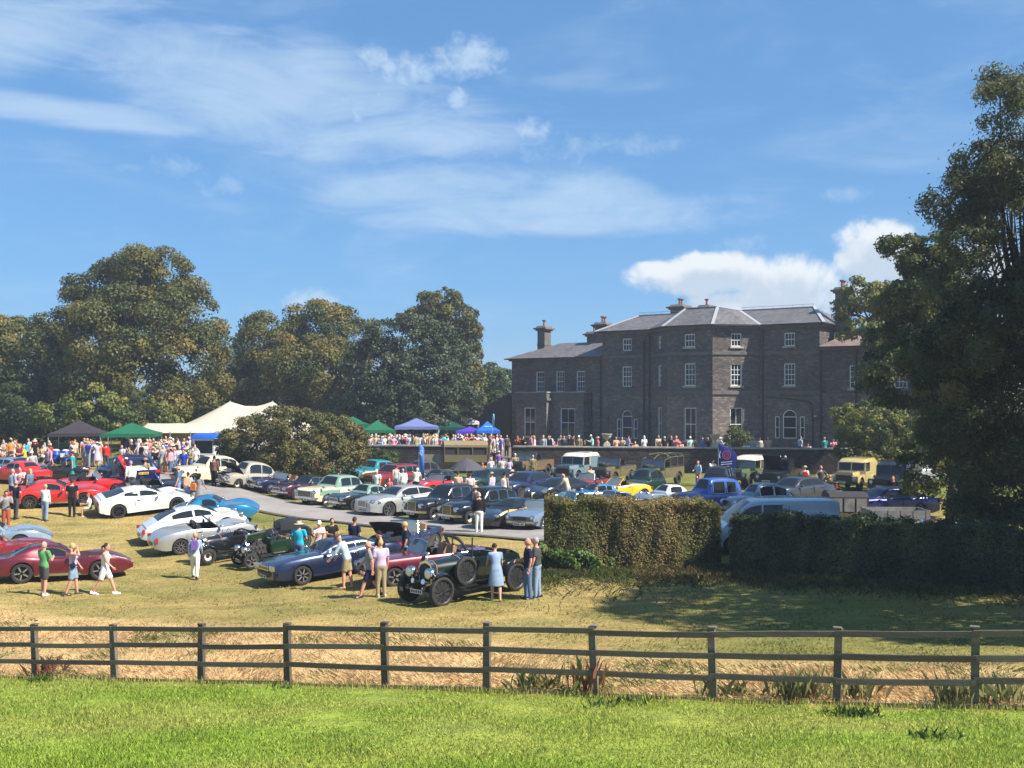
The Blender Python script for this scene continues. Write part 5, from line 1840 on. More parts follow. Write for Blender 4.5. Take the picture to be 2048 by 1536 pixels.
  m.add([A[0], A[1], A[2], A[3], A[4], (x1 + 0.08, 0, zt + 0.0)], [(0, 1, 2, 5), (5, 2, 3, 4)])
  m.build('windscreen', mat('clear_screen', (0.16, 0.19, 0.20), 0.06, spec=0.8), fr, 40)
  if sp.get('hoop'):
   m = MB()
   xh = x0 + 0.10
   hh = sp['hoop']
   w_ = hw * 0.82
   m.tube([(xh - 0.25, -w_ * 1.02, zs - 0.02), (xh - 0.1, -w_ * 0.95, zs + hh * 0.7), (xh, -w_ * 0.75, zs + hh), (xh, 0, zs + hh + 0.02), (xh, w_ * 0.75, zs + hh), (xh - 0.1, w_ * 0.95, zs + hh * 0.7), (xh - 0.25, w_ * 1.02, zs - 0.02)], 0.055, 8)
   m.build('targa_hoop', BLACKP, self.root, 40)
  if sp.get('hood_down'):
   m = MB()
   m.ell((x0 - 0.12, 0, zs + 0.03), (0.28, hw * 0.80, 0.11), 14, 8)
   m.build('folded_hood', BLACKP, self.root, 40)
 def make_wheels(self):
  tw_ = self.sp.get('tw', 0.19)
  yy = self.W / 2 - tw_ / 2 - self.sp.get('inset', 0.035)
  for xa, st in ((self.xf, self.sp.get('steer', 0.0)), (self.xr, 0.0)):
   for sg in (-1, 1):
    k = ip(self.sp.get('plan', PLAN), self.u(xa))
    put_wheel(self.root, xa, sg * (self.W / 2 * k - tw_ / 2 - self.sp.get('inset', 0.035)), self.r, tw_, self.sp.get('wheel', 'ten'), st)
 def xfront(self, y, z, sgn=1):
  for k in range(0, 60):
   u = 1 - k * 0.006 if sgn > 0 else k * 0.006
   hw, zt, zs, zb = self.sect(u)
   zz_ = zt if abs(y) < hw * 0.4 else zs
   if hw * 0.95 >= abs(y) and zz_ >= z - 0.02:
    return self.x(u)
  return self.x(1 - 0.3 if sgn > 0 else 0.3)
 def make_details(self):
  sp = self.sp
  for y, z, rr_ in sp.get('lamps', []):
   for sg in ((-1, 1) if y else (1,)):
    x = self.xfront(y, z)
    m = MB()
    if isinstance(rr_, tuple):
     m.box((x - 0.02, sg * y, z), (0.10, rr_[0], rr_[1]), slot=1, rot=(0, 0, -sg * R(sp.get('lampyaw', 8))))
     m.box((x + 0.012, sg * y, z), (0.06, rr_[0] * 0.9, rr_[1] * 0.85), slot=0, rot=(0, 0, -sg * R(sp.get('lampyaw', 8))))
    else:
     m.ell((x - 0.01, sg * y, z), (rr_ * 0.55, rr_ * 0.92, rr_ * 0.92), 14, 8, slot=0)
     m.lathe([(rr_ * 0.85, 0.02), (rr_ * 1.02, 0.045), (rr_ * 1.06, 0.0), (rr_ * 1.0, -rr_)], 16, 'x', (x - 0.01, sg * y, z), slot=1)
    m.build('headlight', [LAMP, sp.get('lampring', CHROME)], self.root, 40)
  for y, z, w_, h_ in sp.get('tails', []):
   for sg in (-1, 1):
    x = self.xfront(y, z, -1)
    m = MB()
    m.box((x + 0.03, sg * y, z), (0.12, w_, h_), (0, 0, sg * R(14)))
    m.build('tail_light', REDLAMP, self.root)
  for front, key in ((1, 'fbump'), (-1, 'rbump')):
   bp_ = sp.get(key)
   if bp_:
    z, hh, wf, material, proud = bp_
    m = MB()
    pts = []
    for k in np.linspace(-1, 1, 11):
     y = k * self.W / 2 * wf
     x = self.x(1.0 if front > 0 else 0.0) + front * (proud - 0.16 * k ** 4 - 0.05 * k * k)
     pts.append((x, y, z))
    for i in range(10):
     m.bar(pts[i], pts[i + 1], 0.06, hh)
    m.build('bumper', material, self.root, 30)
  gr = sp.get('grille')
  if gr:
   z, w_, h_, bars, frame = gr[:5]
   x = self.xfront(0, z) + 0.012
   m = MB()
   m.box((x - 0.03, 0, z), (0.08, w_, h_), slot=0)
   if frame:
    for zz_ in (z - h_ / 2, z + h_ / 2):
     m.bar((x + 0.012, -w_ / 2, zz_), (x + 0.012, w_ / 2, zz_), 0.03, slot=1)
    for yy in (-w_ / 2, w_ / 2):
     m.bar((x + 0.012, yy, z - h_ / 2), (x + 0.012, yy, z + h_ / 2), 0.03, slot=1)
   for k in range(1, abs(bars) + 1):
    if bars > 0:
     yy = -w_ / 2 + w_ * k / (bars + 1)
     m.bar((x + 0.012, yy, z - h_ / 2), (x + 0.012, yy, z + h_ / 2), 0.012, slot=1)
    else:
     zz_ = z - h_ / 2 + h_ * k / (abs(bars) + 1)
     m.bar((x + 0.012, -w_ / 2, zz_), (x + 0.012, w_ / 2, zz_), 0.012, slot=1)
   m.build('grille', [INTERIOR, CHROME], self.root)
  for front, key, pm_ in ((1, 'fplate', PLATE_W), (-1, 'rplate', PLATE_Y)):
   if sp.get(key):
    z = sp[key]
    x = self.x(1.0 if front > 0 else 0.0) + front * (sp.get('platex', 0.02) if front > 0 else 0.03)
    m = MB()
    m.box((x, 0, z), (0.02, 0.52, 0.115), slot=0)
    for k in range(7):
     if k != 4:
      m.box((x + front * 0.012, -0.2 + 0.066 * k, z), (0.006, 0.04, 0.07), slot=1)
    m.build('number_plate', [sp.get('platemat', pm_), BLACKP], self.root)
  for ua, ub in sp.get('doors', []):
   for sg in (-1, 1):
    d_ = self.patch('door', self.paint, ua, ub, (3, 5), sg, 0.007, n=10)
    m = MB()                                 # shut lines
    for u in (ua, ub):
     pts, _ = self.ring(self.x(u))
     for a, b_ in zip(pts[3:5], pts[4:6]):
      m.bar((self.x(u), sg * (a[0] + 0.008), a[1]), (self.x(u), sg * (b_[0] + 0.008), b_[1]), 0.016, 0.008, up=(1, 0, 0))
    m.build('door_gap', BLACKP, d_)
    pts, _ = self.ring(self.x(ua + 0.03))
    m = MB()
    m.box((self.x(ua) + 0.16, sg * (pts[4][0] + 0.015), pts[4][1] - 0.03), (0.16, 0.03, 0.03))
    m.build('handle', CHROME if sp.get('chrome', True) else BLACKP, d_)
  if sp.get('mirror'):
   um = sp['mirror']
   for sg in (-1, 1):
    hw, zt, zs, zb = self.sect(um)
    m = MB()
    m.ell((self.x(um), sg * (hw + 0.10), zs + 0.10), (0.07, 0.10, 0.065), 10, 6)
    m.bar((self.x(um), sg * hw * 0.9, zs + 0.03), (self.x(um), sg * (hw + 0.04), zs + 0.08), 0.03)
    m.build('mirror', self.paint if not sp.get('chrome', True) else CHROME, self.root, 40)
  if sp.get('sill'):
   for sg in (-1, 1):
    hw, zt, zs, zb = self.sect(0.5)
    m = MB()
    m.box(((self.xf + self.xr) / 2, sg * (hw - 0.01), zb + 0.06), (self.sp['wb'] - 2.3 * self.r, 0.05, 0.09))
    m.build('sill', sp['sill'], self.root)
 def open_bonnet(self, ua, ub, angle, rear_hinge=True, material=None, width=0.9):
  """A raised bonnet panel with its dark underside, and the engine bay beneath."""
  m = MB()
  m2 = MB()
  hu = ua if rear_hinge else ub
  hx_ = self.x(hu)
  hz = self.sect(hu)[1]
  sgn = 1 if rear_hinge else -1
  rot = Matrix.Rotation(-sgn * R(angle), 3, 'Y')
  rows, rows2, bay = [], [], []
  for u in np.linspace(ua, ub, 9):
   hw, zt, zs, zb = self.sect(u)
   row, row2, rb = [], [], []
   for k in np.linspace(-1, 1, 9):
    y = k * hw * width
    z = zt - (zt - zs) * abs(k) ** 2.2
    p = Vector((self.x(u) - hx_, y, z - hz))
    q_ = rot @ p
    row.append((q_.x + hx_, q_.y, q_.z + hz))
    q_ = rot @ (p - Vector((0, 0, 0.035)))
    row2.append((q_.x + hx_, q_.y, q_.z + hz))
    rb.append((self.x(u), y * 0.96, z + 0.012))
   rows.append(row)
   rows2.append(row2)
   bay.append(rb)
  m.grid(rows, slot=0)
  m.grid(rows2, slot=1)
  m.build('bonnet', [material or self.paint, INTERIOR], self.root, 40)
  m2.grid(bay)
  c_ = m2.build('engine_bay', INTERIOR, self.root)
  m3 = MB()
  xm = self.x((ua + ub) / 2)
  zt = self.sect((ua + ub) / 2)[1]
  m3.box((xm, 0, zt + 0.04), (0.5, 0.4, 0.14))
  m3.lathe([(0.14, 0), (0.14, 0.08), (0.03, 0.1)], 12, 'z', (xm + 0.1, 0.12, zt + 0.1))
  m3.tube([(xm - 0.3, -0.25, zt + 0.05), (xm, -0.28, zt + 0.12), (xm + 0.3, -0.2, zt + 0.05)], 0.03, 6)
  m3.build('engine', ALLOY, self.root, 40)
PLAN = [(0, .84), (.06, .93), (.18, .99), (.5, 1), (.78, .98), (.93, .90), (1, .76)]
BOT = [(0, .36), (.12, .22), (.5, .19), (.88, .22), (1, .34)]
R1 = dict  # shorthand
SPEC = {}
SPEC['longnose_coupe'] = dict(L=4.75, W=1.78, wb=2.49, fa=1.12, r=.345, tw=.23, wheel='five', arch=1.10,
 top=[(0, .78), (.06, .86), (.25, .88), (.45, .84), (.62, .82), (.8, .79), (.93, .64), (1, .50)],
 sh=[(0, .74), (.10, .85), (.22, .89), (.36, .82), (.5, .78), (.62, .80), (.75, .85), (.86, .79), (.95, .64), (1, .50)],
 bot=[(0, .42), (.1, .26), (.5, .2), (.9, .2), (1, .34)], plan=[(0, .84), (.14, 1), (.25, 1), (.42, .90), (.55, .90), (.75, 1), (.88, .88), (1, .55)],
 roof=[(.15, .86), (.24, 1.06), (.32, 1.20), (.42, 1.23), (.47, 1.20), (.56, .98), (.60, .84)], tum=.5, cw=.86, ws=(.485, .575), rw=(.19, .29), side=[(.37, .53)], doors=[(.36, .58)],
 tails=[(.62, .66, .12, .12), (.40, .66, .12, .12)], rplate=.52, fbump=(.44, .07, .5, CHROME, .0), sill=CHROME, mirror=.56)
SPEC['wedge_coupe'] = dict(L=4.5, W=1.90, wb=2.71, fa=.95, r=.345, tw=.27, wheel='dark', arch=1.10,
 top=[(0, .88), (.05, .98), (.2, 1.0), (.5, .92), (.7, .86), (.88, .74), (1, .56)],
 sh=[(0, .86), (.08, .95), (.22, .97), (.45, .86), (.62, .84), (.78, .88), (.9, .74), (1, .54)],
 bot=[(0, .34), (.1, .2), (.9, .18), (1, .24)], plan=[(0, .90), (.15, 1), (.3, 1), (.48, .93), (.6, .93), (.78, .99), (.92, .88), (1, .62)],
 roof=[(.03, .97), (.16, 1.07), (.30, 1.20), (.42, 1.24), (.50, 1.21), (.60, 1.04), (.68, .86)], tum=.55, cw=.84, ws=(.51, .64), rw=(.08, .27), side=[(.26, .40), (.42, .60)], doors=[(.36, .60)],
 tails=[(.70, .78, .18, .11), (.44, .78, .18, .11)], rbump=(.40, .20, .90, BLACKP, .01), rplate=.60, lamps=[(.66, .66, (.26, .10))], chrome=False, mirror=.60)
SPEC['rear_engine_coupe'] = dict(L=4.46, W=1.85, wb=2.36, fa=.97, r=.335, tw=.25, wheel='ten', arch=1.10,
 top=[(0, .60), (.04, .74), (.12, .88), (.2, .93), (.5, .92), (.72, .86), (.86, .74), (.96, .60), (1, .46)],
 sh=[(0, .60), (.06, .78), (.18, .92), (.3, .92), (.5, .86), (.68, .84), (.80, .86), (.90, .76), (.97, .58), (1, .45)],
 bot=[(0, .36), (.1, .22), (.9, .18), (1, .26)], plan=[(0, .72), (.06, .88), (.2, 1), (.35, .98), (.55, .94), (.75, .97), (.9, .86), (1, .56)],
 roof=[(.06, .82), (.18, 1.03), (.30, 1.20), (.42, 1.29), (.52, 1.29), (.60, 1.20), (.70, .98), (.75, .86)], tum=.52, cw=.84, ws=(.60, .73), rw=(.17, .35), side=[(.30, .49), (.51, .66)], doors=[(.42, .66)],
 lamps=[(.62, .66, .14)], tails=[(.66, .68, .30, .13)], rplate=.50, rbump=(.34, .16, .78, BLACKP, -.02), chrome=False, mirror=.66)
SPEC['spyder'] = dict(L=4.33, W=1.78, wb=2.41, fa=.93, r=.325, tw=.24, wheel='ten', arch=1.10, cock=(.36, .60), hoop=None, screen=.42, rake=1.05, framemat=BLACKP,
 top=[(0, .66), (.05, .80), (.15, .92), (.3, .96), (.5, .90), (.7, .84), (.86, .72), (.96, .58), (1, .46)],
 sh=[(0, .62), (.06, .80), (.18, .92), (.34, .94), (.5, .87), (.68, .83), (.80, .85), (.90, .74), (.97, .57), (1, .45)],
 bot=[(0, .36), (.1, .22), (.9, .18), (1, .26)], plan=[(0, .74), (.06, .90), (.2, 1), (.35, .98), (.55, .95), (.75, .97), (.9, .86), (1, .58)],
 lamps=[(.60, .64, (.26, .14))], tails=[(.62, .70, .30, .13)], rplate=.50, doors=[(.38, .62)], chrome=False, mirror=.61)
SPEC['grand_tourer'] = dict(L=4.80, W=1.80, wb=2.59, fa=1.0, r=.325, tw=.22, wheel='multi', arch=1.12,
 top=[(0, .80), (.06, .90), (.2, .95), (.5, .93), (.62, .95), (.8, .93), (.94, .84), (1, .72)],
 sh=[(0, .76), (.08, .88), (.25, .91), (.5, .88), (.7, .89), (.86, .86), (.96, .78), (1, .68)],
 bot=[(0, .34), (.12, .2), (.9, .2), (1, .30)], plan=[(0, .84), (.08, .95), (.25, 1), (.75, .99), (.92, .93), (1, .82)],
 roof=[(.12, .90), (.20, 1.00), (.28, 1.19), (.36, 1.25), (.46, 1.25), (.52, 1.21), (.62, .97), (.64, .93)], tum=.45, cw=.88, ws=(.52, .61), rw=(.20, .28), side=[(.27, .36), (.37, .55)], doors=[(.36, .60)],
 lamps=[(.64, .70, (.34, .15))], lampring=CHROME, grille=(.68, .86, .12, -2, True), fbump=(.50, .10, .98, BLACKP, .05), fplate=.40, platex=.07, tails=[(.62, .72, .2, .16)], mirror=.60)
SPEC['targa'] = dict(L=4.42, W=1.62, wb=2.54, fa=.82, r=.315, tw=.19, wheel='five', arch=1.12, cock=(.26, .58), hoop=.42, screen=.40, rake=.6,
 top=[(0, .84), (.1, .90), (.3, .92), (.6, .93), (.8, .92), (.95, .84), (1, .76)], sh=[(0, .80), (.1, .88), (.5, .88), (.85, .87), (1, .74)],
 bot=[(0, .36), (.12, .22), (.9, .22), (1, .32)], plan=[(0, .88), (.1, .97), (.5, 1), (.85, .98), (1, .88)],
 lamps=[(.62, .68, .075), (.44, .68, .075)], grille=(.67, .66, .14, 8, True), fbump=(.50, .09, 1.0, CHROME, .06), fplate=.42, platex=.06, tails=[(.6, .7, .3, .12)], doors=[(.36, .60)], mirror=.57, seat=LEATHER_T, steer=0.0)
SPEC['roadster'] = dict(L=3.88, W=1.52, wb=2.31, fa=.78, r=.30, tw=.17, wheel='wire', arch=1.12, cock=(.28, .56), screen=.36, rake=.5, hood_down=True,
 top=[(0, .72), (.1, .80), (.3, .84), (.58, .86), (.8, .84), (.94, .74), (1, .66)], sh=[(0, .70), (.1, .78), (.3, .80), (.55, .80), (.85, .80), (.96, .70), (1, .62)],
 bot=[(0, .34), (.12, .2), (.9, .2), (1, .30)], plan=[(0, .84), (.1, .96), (.5, 1), (.85, .98), (.95, .90), (1, .80)],
 lamps=[(.56, .62, .095)], grille=(.56, .62, .16, 9, True), fbump=(.42, .08, .98, CHROME, .06), rbump=(.44, .08, .96, CHROME, .05), fplate=.34, platex=.08, tails=[(.58, .6, .1, .18)], doors=[(.34, .57)], mirror=.56)
SPEC['hardtop_roadster'] = dict(SPEC['roadster'], cock=None, hood_down=False, roof=[(.20, .82), (.25, 1.08), (.32, 1.20), (.42, 1.23), (.48, 1.20), (.55, .98), (.585, .85)], tum=.35, cw=.88, ws=(.49, .565), rw=(.22, .27), side=[(.29, .37), (.38, .51)])
SPEC['bulbous_saloon'] = dict(L=3.76, W=1.55, wb=2.18, fa=.78, r=.30, tw=.15, wheel='white', arch=1.06,
 top=[(0, .60), (.05, .78), (.14, .92), (.3, .95), (.6, .97), (.78, .95), (.92, .84), (1, .60)], sh=[(0, .56), (.08, .72), (.2, .82), (.5, .84), (.7, .82), (.84, .82), (.94, .74), (1, .54)],
 bot=[(0, .34), (.12, .24), (.9, .24), (1, .32)], plan=[(0, .66), (.08, .86), (.22, .99), (.5, .97), (.7, .97), (.85, 1), (.95, .86), (1, .66)],
 roof=[(.05, .80), (.13, 1.12), (.22, 1.38), (.34, 1.50), (.46, 1.52), (.55, 1.46), (.63, 1.16), (.67, .96)], tum=.24, cw=.86, ws=(.57, .645), rw=(.13, .21), side=[(.18, .36), (.38, .58)], doors=[(.38, .63)],
 lamps=[(.56, .66, .10)], grille=(.60, .48, .26, 7, True), fbump=(.42, .09, 1.02, CHROME, .06), rbump=(.42, .09, 1.0, CHROME, .05), fplate=.36, platex=.08, tails=[(.58, .6, .08, .12)])
SPEC['finned_saloon'] = dict(L=4.42, W=1.62, wb=2.54, fa=.84, r=.315, tw=.16, wheel='disc', arch=1.10,
 top=[(0, .86), (.05, .93), (.2, .97), (.6, .99), (.8, .98), (.93, .92), (1, .80)], sh=[(0, .96), (.06, .98), (.2, .93), (.5, .90), (.75, .91), (.92, .90), (1, .80)],
 bot=[(0, .34), (.12, .24), (.9, .24), (1, .32)], plan=[(0, .90), (.08, .97), (.25, 1), (.75, 1), (.93, .96), (1, .88)],
 roof=[(.17, .94), (.20, 1.18), (.25, 1.42), (.32, 1.50), (.48, 1.51), (.54, 1.46), (.61, 1.14), (.645, .98)], tum=.22, cw=.90, ws=(.555, .63), rw=(.185, .235), side=[(.23, .37), (.39, .55)], doors=[(.22, .38), (.39, .60)],
 lamps=[(.62, .74, .105)], grille=(.64, .92, .30, 15, True), fbump=(.44, .10, 1.03, CHROME, .08), rbump=(.44, .10, 1.0, CHROME, .06), fplate=.36, platex=.1, tails=[(.66, .8, .1, .2)], mirror=.9)
SPEC['upright_saloon'] = dict(L=4.50, W=1.67, wb=2.82, fa=.72, r=.34, tw=.16, wheel='disc', arch=1.08,
 top=[(0, .68), (.05, .86), (.14, 1.0), (.3, 1.04), (.62, 1.06), (.8, 1.05), (.93, 1.0), (1, .88)], sh=[(0, .64), (.08, .84), (.2, .93), (.5, .93), (.75, .93), (.90, .90), (1, .72)],
 bot=[(0, .36), (.12, .26), (.9, .26), (1, .34)], plan=[(0, .70), (.08, .88), (.22, .99), (.5, 1), (.8, 1), (.93, .92), (1, .72)],
 roof=[(.10, .98), (.16, 1.25), (.24, 1.50), (.34, 1.59), (.48, 1.60), (.55, 1.54), (.62, 1.24), (.655, 1.05)], tum=.22, cw=.86, ws=(.56, .64), rw=(.15, .23), side=[(.19, .30), (.31, .43), (.445, .565)], doors=[(.20, .43), (.44, .62)],
 lamps=[(.56, .74, .11)], grille=(.70, .58, .42, 11, True), fbump=(.46, .10, 1.04, CHROME, .09), rbump=(.46, .10, 1.0, CHROME, .06), fplate=.38, platex=.11, tails=[(.6, .66, .1, .14)], mirror=.82)
SPEC['luxury_coupe'] = dict(L=4.80, W=1.92, wb=2.75, fa=.92, r=.365, tw=.26, wheel='multi', arch=1.09,
 top=[(0, .92), (.06, 1.02), (.2, 1.05), (.55, 1.02), (.65, 1.03), (.82, .98), (.94, .86), (1, .72)], sh=[(0, .86), (.08, .98), (.2, 1.02), (.4, .93), (.6, .90), (.8, .92), (.93, .82), (1, .66)],
 bot=[(0, .34), (.12, .2), (.9, .2), (1, .26)], plan=[(0, .80), (.08, .92), (.22, 1), (.5, .97), (.78, 1), (.92, .90), (1, .68)],
 roof=[(.08, 1.0), (.18, 1.14), (.30, 1.34), (.42, 1.40), (.51, 1.39), (.58, 1.30), (.68, 1.04), (.705, .96)], tum=.42, cw=.86, ws=(.575, .69), rw=(.16, .29), side=[(.23, .40), (.41, .62)], doors=[(.38, .64)],
 lamps=[(.60, .74, .115), (.80, .72, .08)], grille=(.64, .62, .30, -7, True), tails=[(.66, .8, .2, .14)], fplate=.34, chrome=False, mirror=.64)
SPEC['estate'] = dict(L=4.30, W=1.66, wb=2.54, fa=.80, r=.31, tw=.17, wheel='disc', arch=1.10,
 top=[(0, .94), (.3, .98), (.6, .98), (.8, .96), (.94, .90), (1, .80)], sh=[(0, .92), (.3, .92), (.6, .92), (.85, .90), (1, .78)], bot=BOT, plan=[(0, .92), (.1, .98), (.5, 1), (.85, .98), (1, .88)],
 roof=[(.01, .94), (.03, 1.2), (.06, 1.42), (.12, 1.46), (.46, 1.46), (.53, 1.40), (.60, 1.14), (.65, .97)], tum=.22, cw=.90, ws=(.54, .635), side=[(.05, .20), (.215, .36), (.375, .55)], rw=(.015, .05), doors=[(.21, .37), (.38, .58)],
 lamps=[(.58, .70, (.28, .16))], grille=(.70, .78, .16, -4, True), fbump=(.48, .12, 1.0, BLACKP, .07), rbump=(.48, .12, 1.0, BLACKP, .06), fplate=.38, platex=.1, tails=[(.7, .8, .12, .3)], mirror=.6)
SPEC['exec_saloon'] = dict(L=4.85, W=1.84, wb=2.85, fa=.88, r=.34, tw=.23, wheel='multi', arch=1.09,
 top=[(0, .94), (.08, 1.02), (.2, 1.04), (.6, 1.0), (.8, .97), (.93, .86), (1, .70)], sh=[(0, .90), (.1, .98), (.3, .97), (.6, .93), (.8, .92), (.93, .80), (1, .64)], bot=[(0, .32), (.12, .2), (.9, .2), (1, .26)],
 plan=[(0, .82), (.08, .93), (.25, 1), (.75, 1), (.92, .90), (1, .70)], roof=[(.12, 1.02), (.20, 1.18), (.30, 1.40), (.40, 1.45), (.50, 1.44), (.57, 1.36), (.67, 1.06), (.70, .97)], tum=.38, cw=.88, ws=(.57, .685), rw=(.17, .28),
 side=[(.22, .40), (.41, .61)], doors=[(.24, .41), (.42, .64)], lamps=[(.64, .72, (.34, .16))], grille=(.62, .60, .26, 9, True), fplate=.36, tails=[(.68, .84, .26, .2)], chrome=False, mirror=.64)
SPEC['sports_utility'] = dict(L=4.80, W=1.98, wb=2.75, fa=.92, r=.385, tw=.27, wheel='five', arch=1.10,
 top=[(0, 1.14), (.06, 1.18), (.5, 1.16), (.66, 1.16), (.85, 1.12), (.95, 1.02), (1, .86)], sh=[(0, 1.08), (.1, 1.12), (.5, 1.08), (.7, 1.07), (.9, 1.02), (1, .80)], bot=[(0, .44), (.12, .30), (.9, .30), (1, .40)],
 plan=[(0, .90), (.06, .97), (.2, 1), (.8, 1), (.93, .92), (1, .74)], roof=[(.015, 1.14), (.05, 1.42), (.10, 1.66), (.16, 1.74), (.36, 1.79), (.48, 1.77), (.56, 1.66), (.66, 1.26), (.69, 1.12)], tum=.30, cw=.90, ws=(.56, .675), rw=(.03, .085),
 side=[(.09, .22), (.23, .40), (.415, .60)], doors=[(.22, .40), (.41, .63)], lamps=[(.70, .92, (.36, .16))], tails=[(.78, 1.06, .30, .16)], rplate=.98, rbump=(.58, .24, .92, BLACKP, .0), grille=(.90, .9, .2, -4, False), chrome=False, mirror=.63, wsw=.9)
SPEC['panel_van'] = dict(L=4.78, W=1.90, wb=3.10, fa=.86, r=.335, tw=.21, wheel='disc', arch=1.10,
 top=[(0, 1.10), (.3, 1.12), (.7, 1.14), (.78, 1.14), (.90, 1.02), (.97, .88), (1, .72)], sh=[(0, 1.05), (.5, 1.05), (.78, 1.06), (.90, .98), (1, .68)], bot=[(0, .36), (.12, .26), (.9, .24), (1, .30)],
 plan=[(0, .95), (.04, .98), (.2, 1), (.8, 1), (.93, .90), (1, .70)], roof=[(.0, 1.90), (.03, 1.95), (.3, 1.97), (.60, 1.96), (.68, 1.88), (.76, 1.58), (.84, 1.24), (.88, 1.04)], tum=.10, cw=.94, ws=(.68, .86), side=[(.44, .585), (.60, .76)], doors=[(.60, .80)],
 lamps=[(.66, .86, (.34, .26))], tails=[(.86, 1.2, .1, .5)], fplate=.42, chrome=False, mirror=.78, fbump=(.46, .22, .9, BLACKP, -.06))
SPEC['tall_old_saloon'] = dict(L=3.85, W=1.44, wb=2.30, fa=.66, r=.32, tw=.13, wheel='white', arch=1.04,
 top=[(0, .80), (.06, .98), (.2, 1.02), (.6, 1.04), (.85, 1.02), (.95, .98), (1, .90)], sh=[(0, .56), (.1, .74), (.2, .80), (.5, .80), (.75, .82), (.88, .84), (.96, .72), (1, .5)], bot=[(0, .34), (.12, .26), (.9, .26), (1, .34)],
 plan=[(0, .66), (.1, .90), (.2, 1), (.5, .92), (.75, 1), (.9, .96), (1, .58)], roof=[(.02, .98), (.06, 1.35), (.14, 1.58), (.26, 1.63), (.46, 1.64), (.54, 1.58), (.58, 1.28), (.62, 1.03)], tum=.12, cw=.86, ws=(.545, .605), rw=(.06, .13), side=[(.16, .31), (.34, .52)], doors=[(.33, .58)],
 lamps=[(.52, .76, .10)], grille=(.72, .40, .46, 9, True), fbump=(.42, .08, 1.0, CHROME, .08), fplate=.36, platex=.1)
SPEC['frogeye_hardtop'] = dict(L=3.55, W=1.40, wb=2.03, fa=.76, r=.28, tw=.15, wheel='disc', arch=1.08,
 top=[(0, .60), (.1, .76), (.3, .82), (.6, .86), (.8, .86), (.93, .70), (1, .50)], sh=[(0, .56), (.1, .72), (.3, .76), (.6, .78), (.8, .80), (.93, .64), (1, .46)], bot=BOT, plan=[(0, .76), (.1, .93), (.3, 1), (.8, 1), (.93, .88), (1, .66)],
 roof=[(.16, .76), (.20, 1.02), (.28, 1.18), (.40, 1.20), (.46, 1.16), (.52, .98), (.56, .84)], tum=.32, cw=.88, ws=(.46, .54), rw=(.17, .24), side=[(.27, .47)], lamps=[(.32, .80, .10)], grille=(.48, .5, .12, 7, True), fplate=.34, fbump=(.40, .06, .9, CHROME, .05))
SPEC['small_hatch'] = dict(SPEC['estate'], L=3.6, wb=2.3, fa=.66)
NAVY = paint('navy', (0.010, 0.014, 0.045))
BLACK = paint('black', (0.008, 0.008, 0.009))
WHITEP = paint('white', (0.72, 0.72, 0.68))
CREAM = paint('cream', (0.66, 0.60, 0.40))
SILVER = paint('silver', (0.42, 0.42, 0.40), True)
GREYB = paint('beige_grey', (0.36, 0.32, 0.26))
MAROON = paint('maroon', (0.14, 0.012, 0.020), True)
DKRED = paint('dark_red', (0.20, 0.018, 0.016))
RED = paint('red', (0.52, 0.020, 0.016))
TEAL = paint('teal', (0.02, 0.22, 0.24))
BRG = paint('racing_green', (0.008, 0.030, 0.016))
BLUEM = paint('bright_blue', (0.02, 0.20, 0.40), True)
ROYAL = paint('royal_blue', (0.02, 0.07, 0.32))
YELLOW = paint('yellow', (0.80, 0.48, 0.02))
SLATEB = paint('slate_blue', (0.14, 0.19, 0.27))
SKYB = paint('pale_blue', (0.20, 0.27, 0.33))
SAGE = paint('sage_green', (0.20, 0.30, 0.22))
PLUM = paint('dark_plum', (0.045, 0.012, 0.020))
DGREY = paint('dark_grey', (0.03, 0.032, 0.035))
LAKE = paint('lake_blue', (0.02, 0.16, 0.36))
# ---- left field
Car('sports_car', 'dark red long nosed coupe parked behind the three walkers', 121, 37.0, 24, SPEC['longnose_coupe'], MAROON)
Car('sports_car', 'bright red coupe cut by the left edge beside the dark red coupe', -14, 39.6, 22, dict(SPEC['longnose_coupe'], wheel='ten'), paint('bright_red', (0.36, 0.016, 0.020), True))
Car('sports_car', 'pale blue coupe behind the two red coupes at the left edge', -8, 42.6, 20, dict(SPEC['longnose_coupe'], L=4.2, wb=2.4), SKYB)
Car('sports_car', 'white wedge shaped coupe seen from behind, nearest the drive', 292, 51.2, 30, SPEC['wedge_coupe'], WHITEP)
Car('sports_car', 'white rounded coupe parked between the white wedge coupe and the silver roadster', 388, 45.4, 27, SPEC['rear_engine_coupe'], WHITEP)
Car('sports_car', 'silver open two seater beside the woman with white trousers', 412, 43.2, 30, SPEC['spyder'], SILVER)
Car('sports_car', 'metallic turquoise blue coupe behind the white rounded coupe', 434, 47.9, 8, dict(SPEC['longnose_coupe'], wheel='ten', L=3.8, wb=2.2, r=.30), BLUEM)
c_ = Car('sports_car', 'dark roadster with chrome trim behind the white wedge coupe', 312, 54.0, 25, SPEC['roadster'], BLACK)
c_ = Car('sports_car', 'red low coupe beside the man in black with hands down', 118, 52.3, 18, dict(SPEC['longnose_coupe'], wheel='wire'), RED)
c_ = Car('sports_car', 'bright red roadster with its bonnet raised, left of the dark blue utility', 190, 54.8, 14, dict(SPEC['roadster'], wheel='disc'), paint('scarlet', (0.62, 0.018, 0.014)))
c_.open_bonnet(.60, .97, 62, False)
Car('sports_car', 'light red sports car behind the group of men at the left edge', 32, 58.2, 160, SPEC['hardtop_roadster'], RED)
Car('sports_car', 'blue coupe cut by the left edge beside the road', 6, 60.5, 165, SPEC['grand_tourer'], SLATEB)
Car('sports_car', 'black roadster beside the drive behind the red low coupe', 104, 59.6, 200, SPEC['roadster'], BLACK)
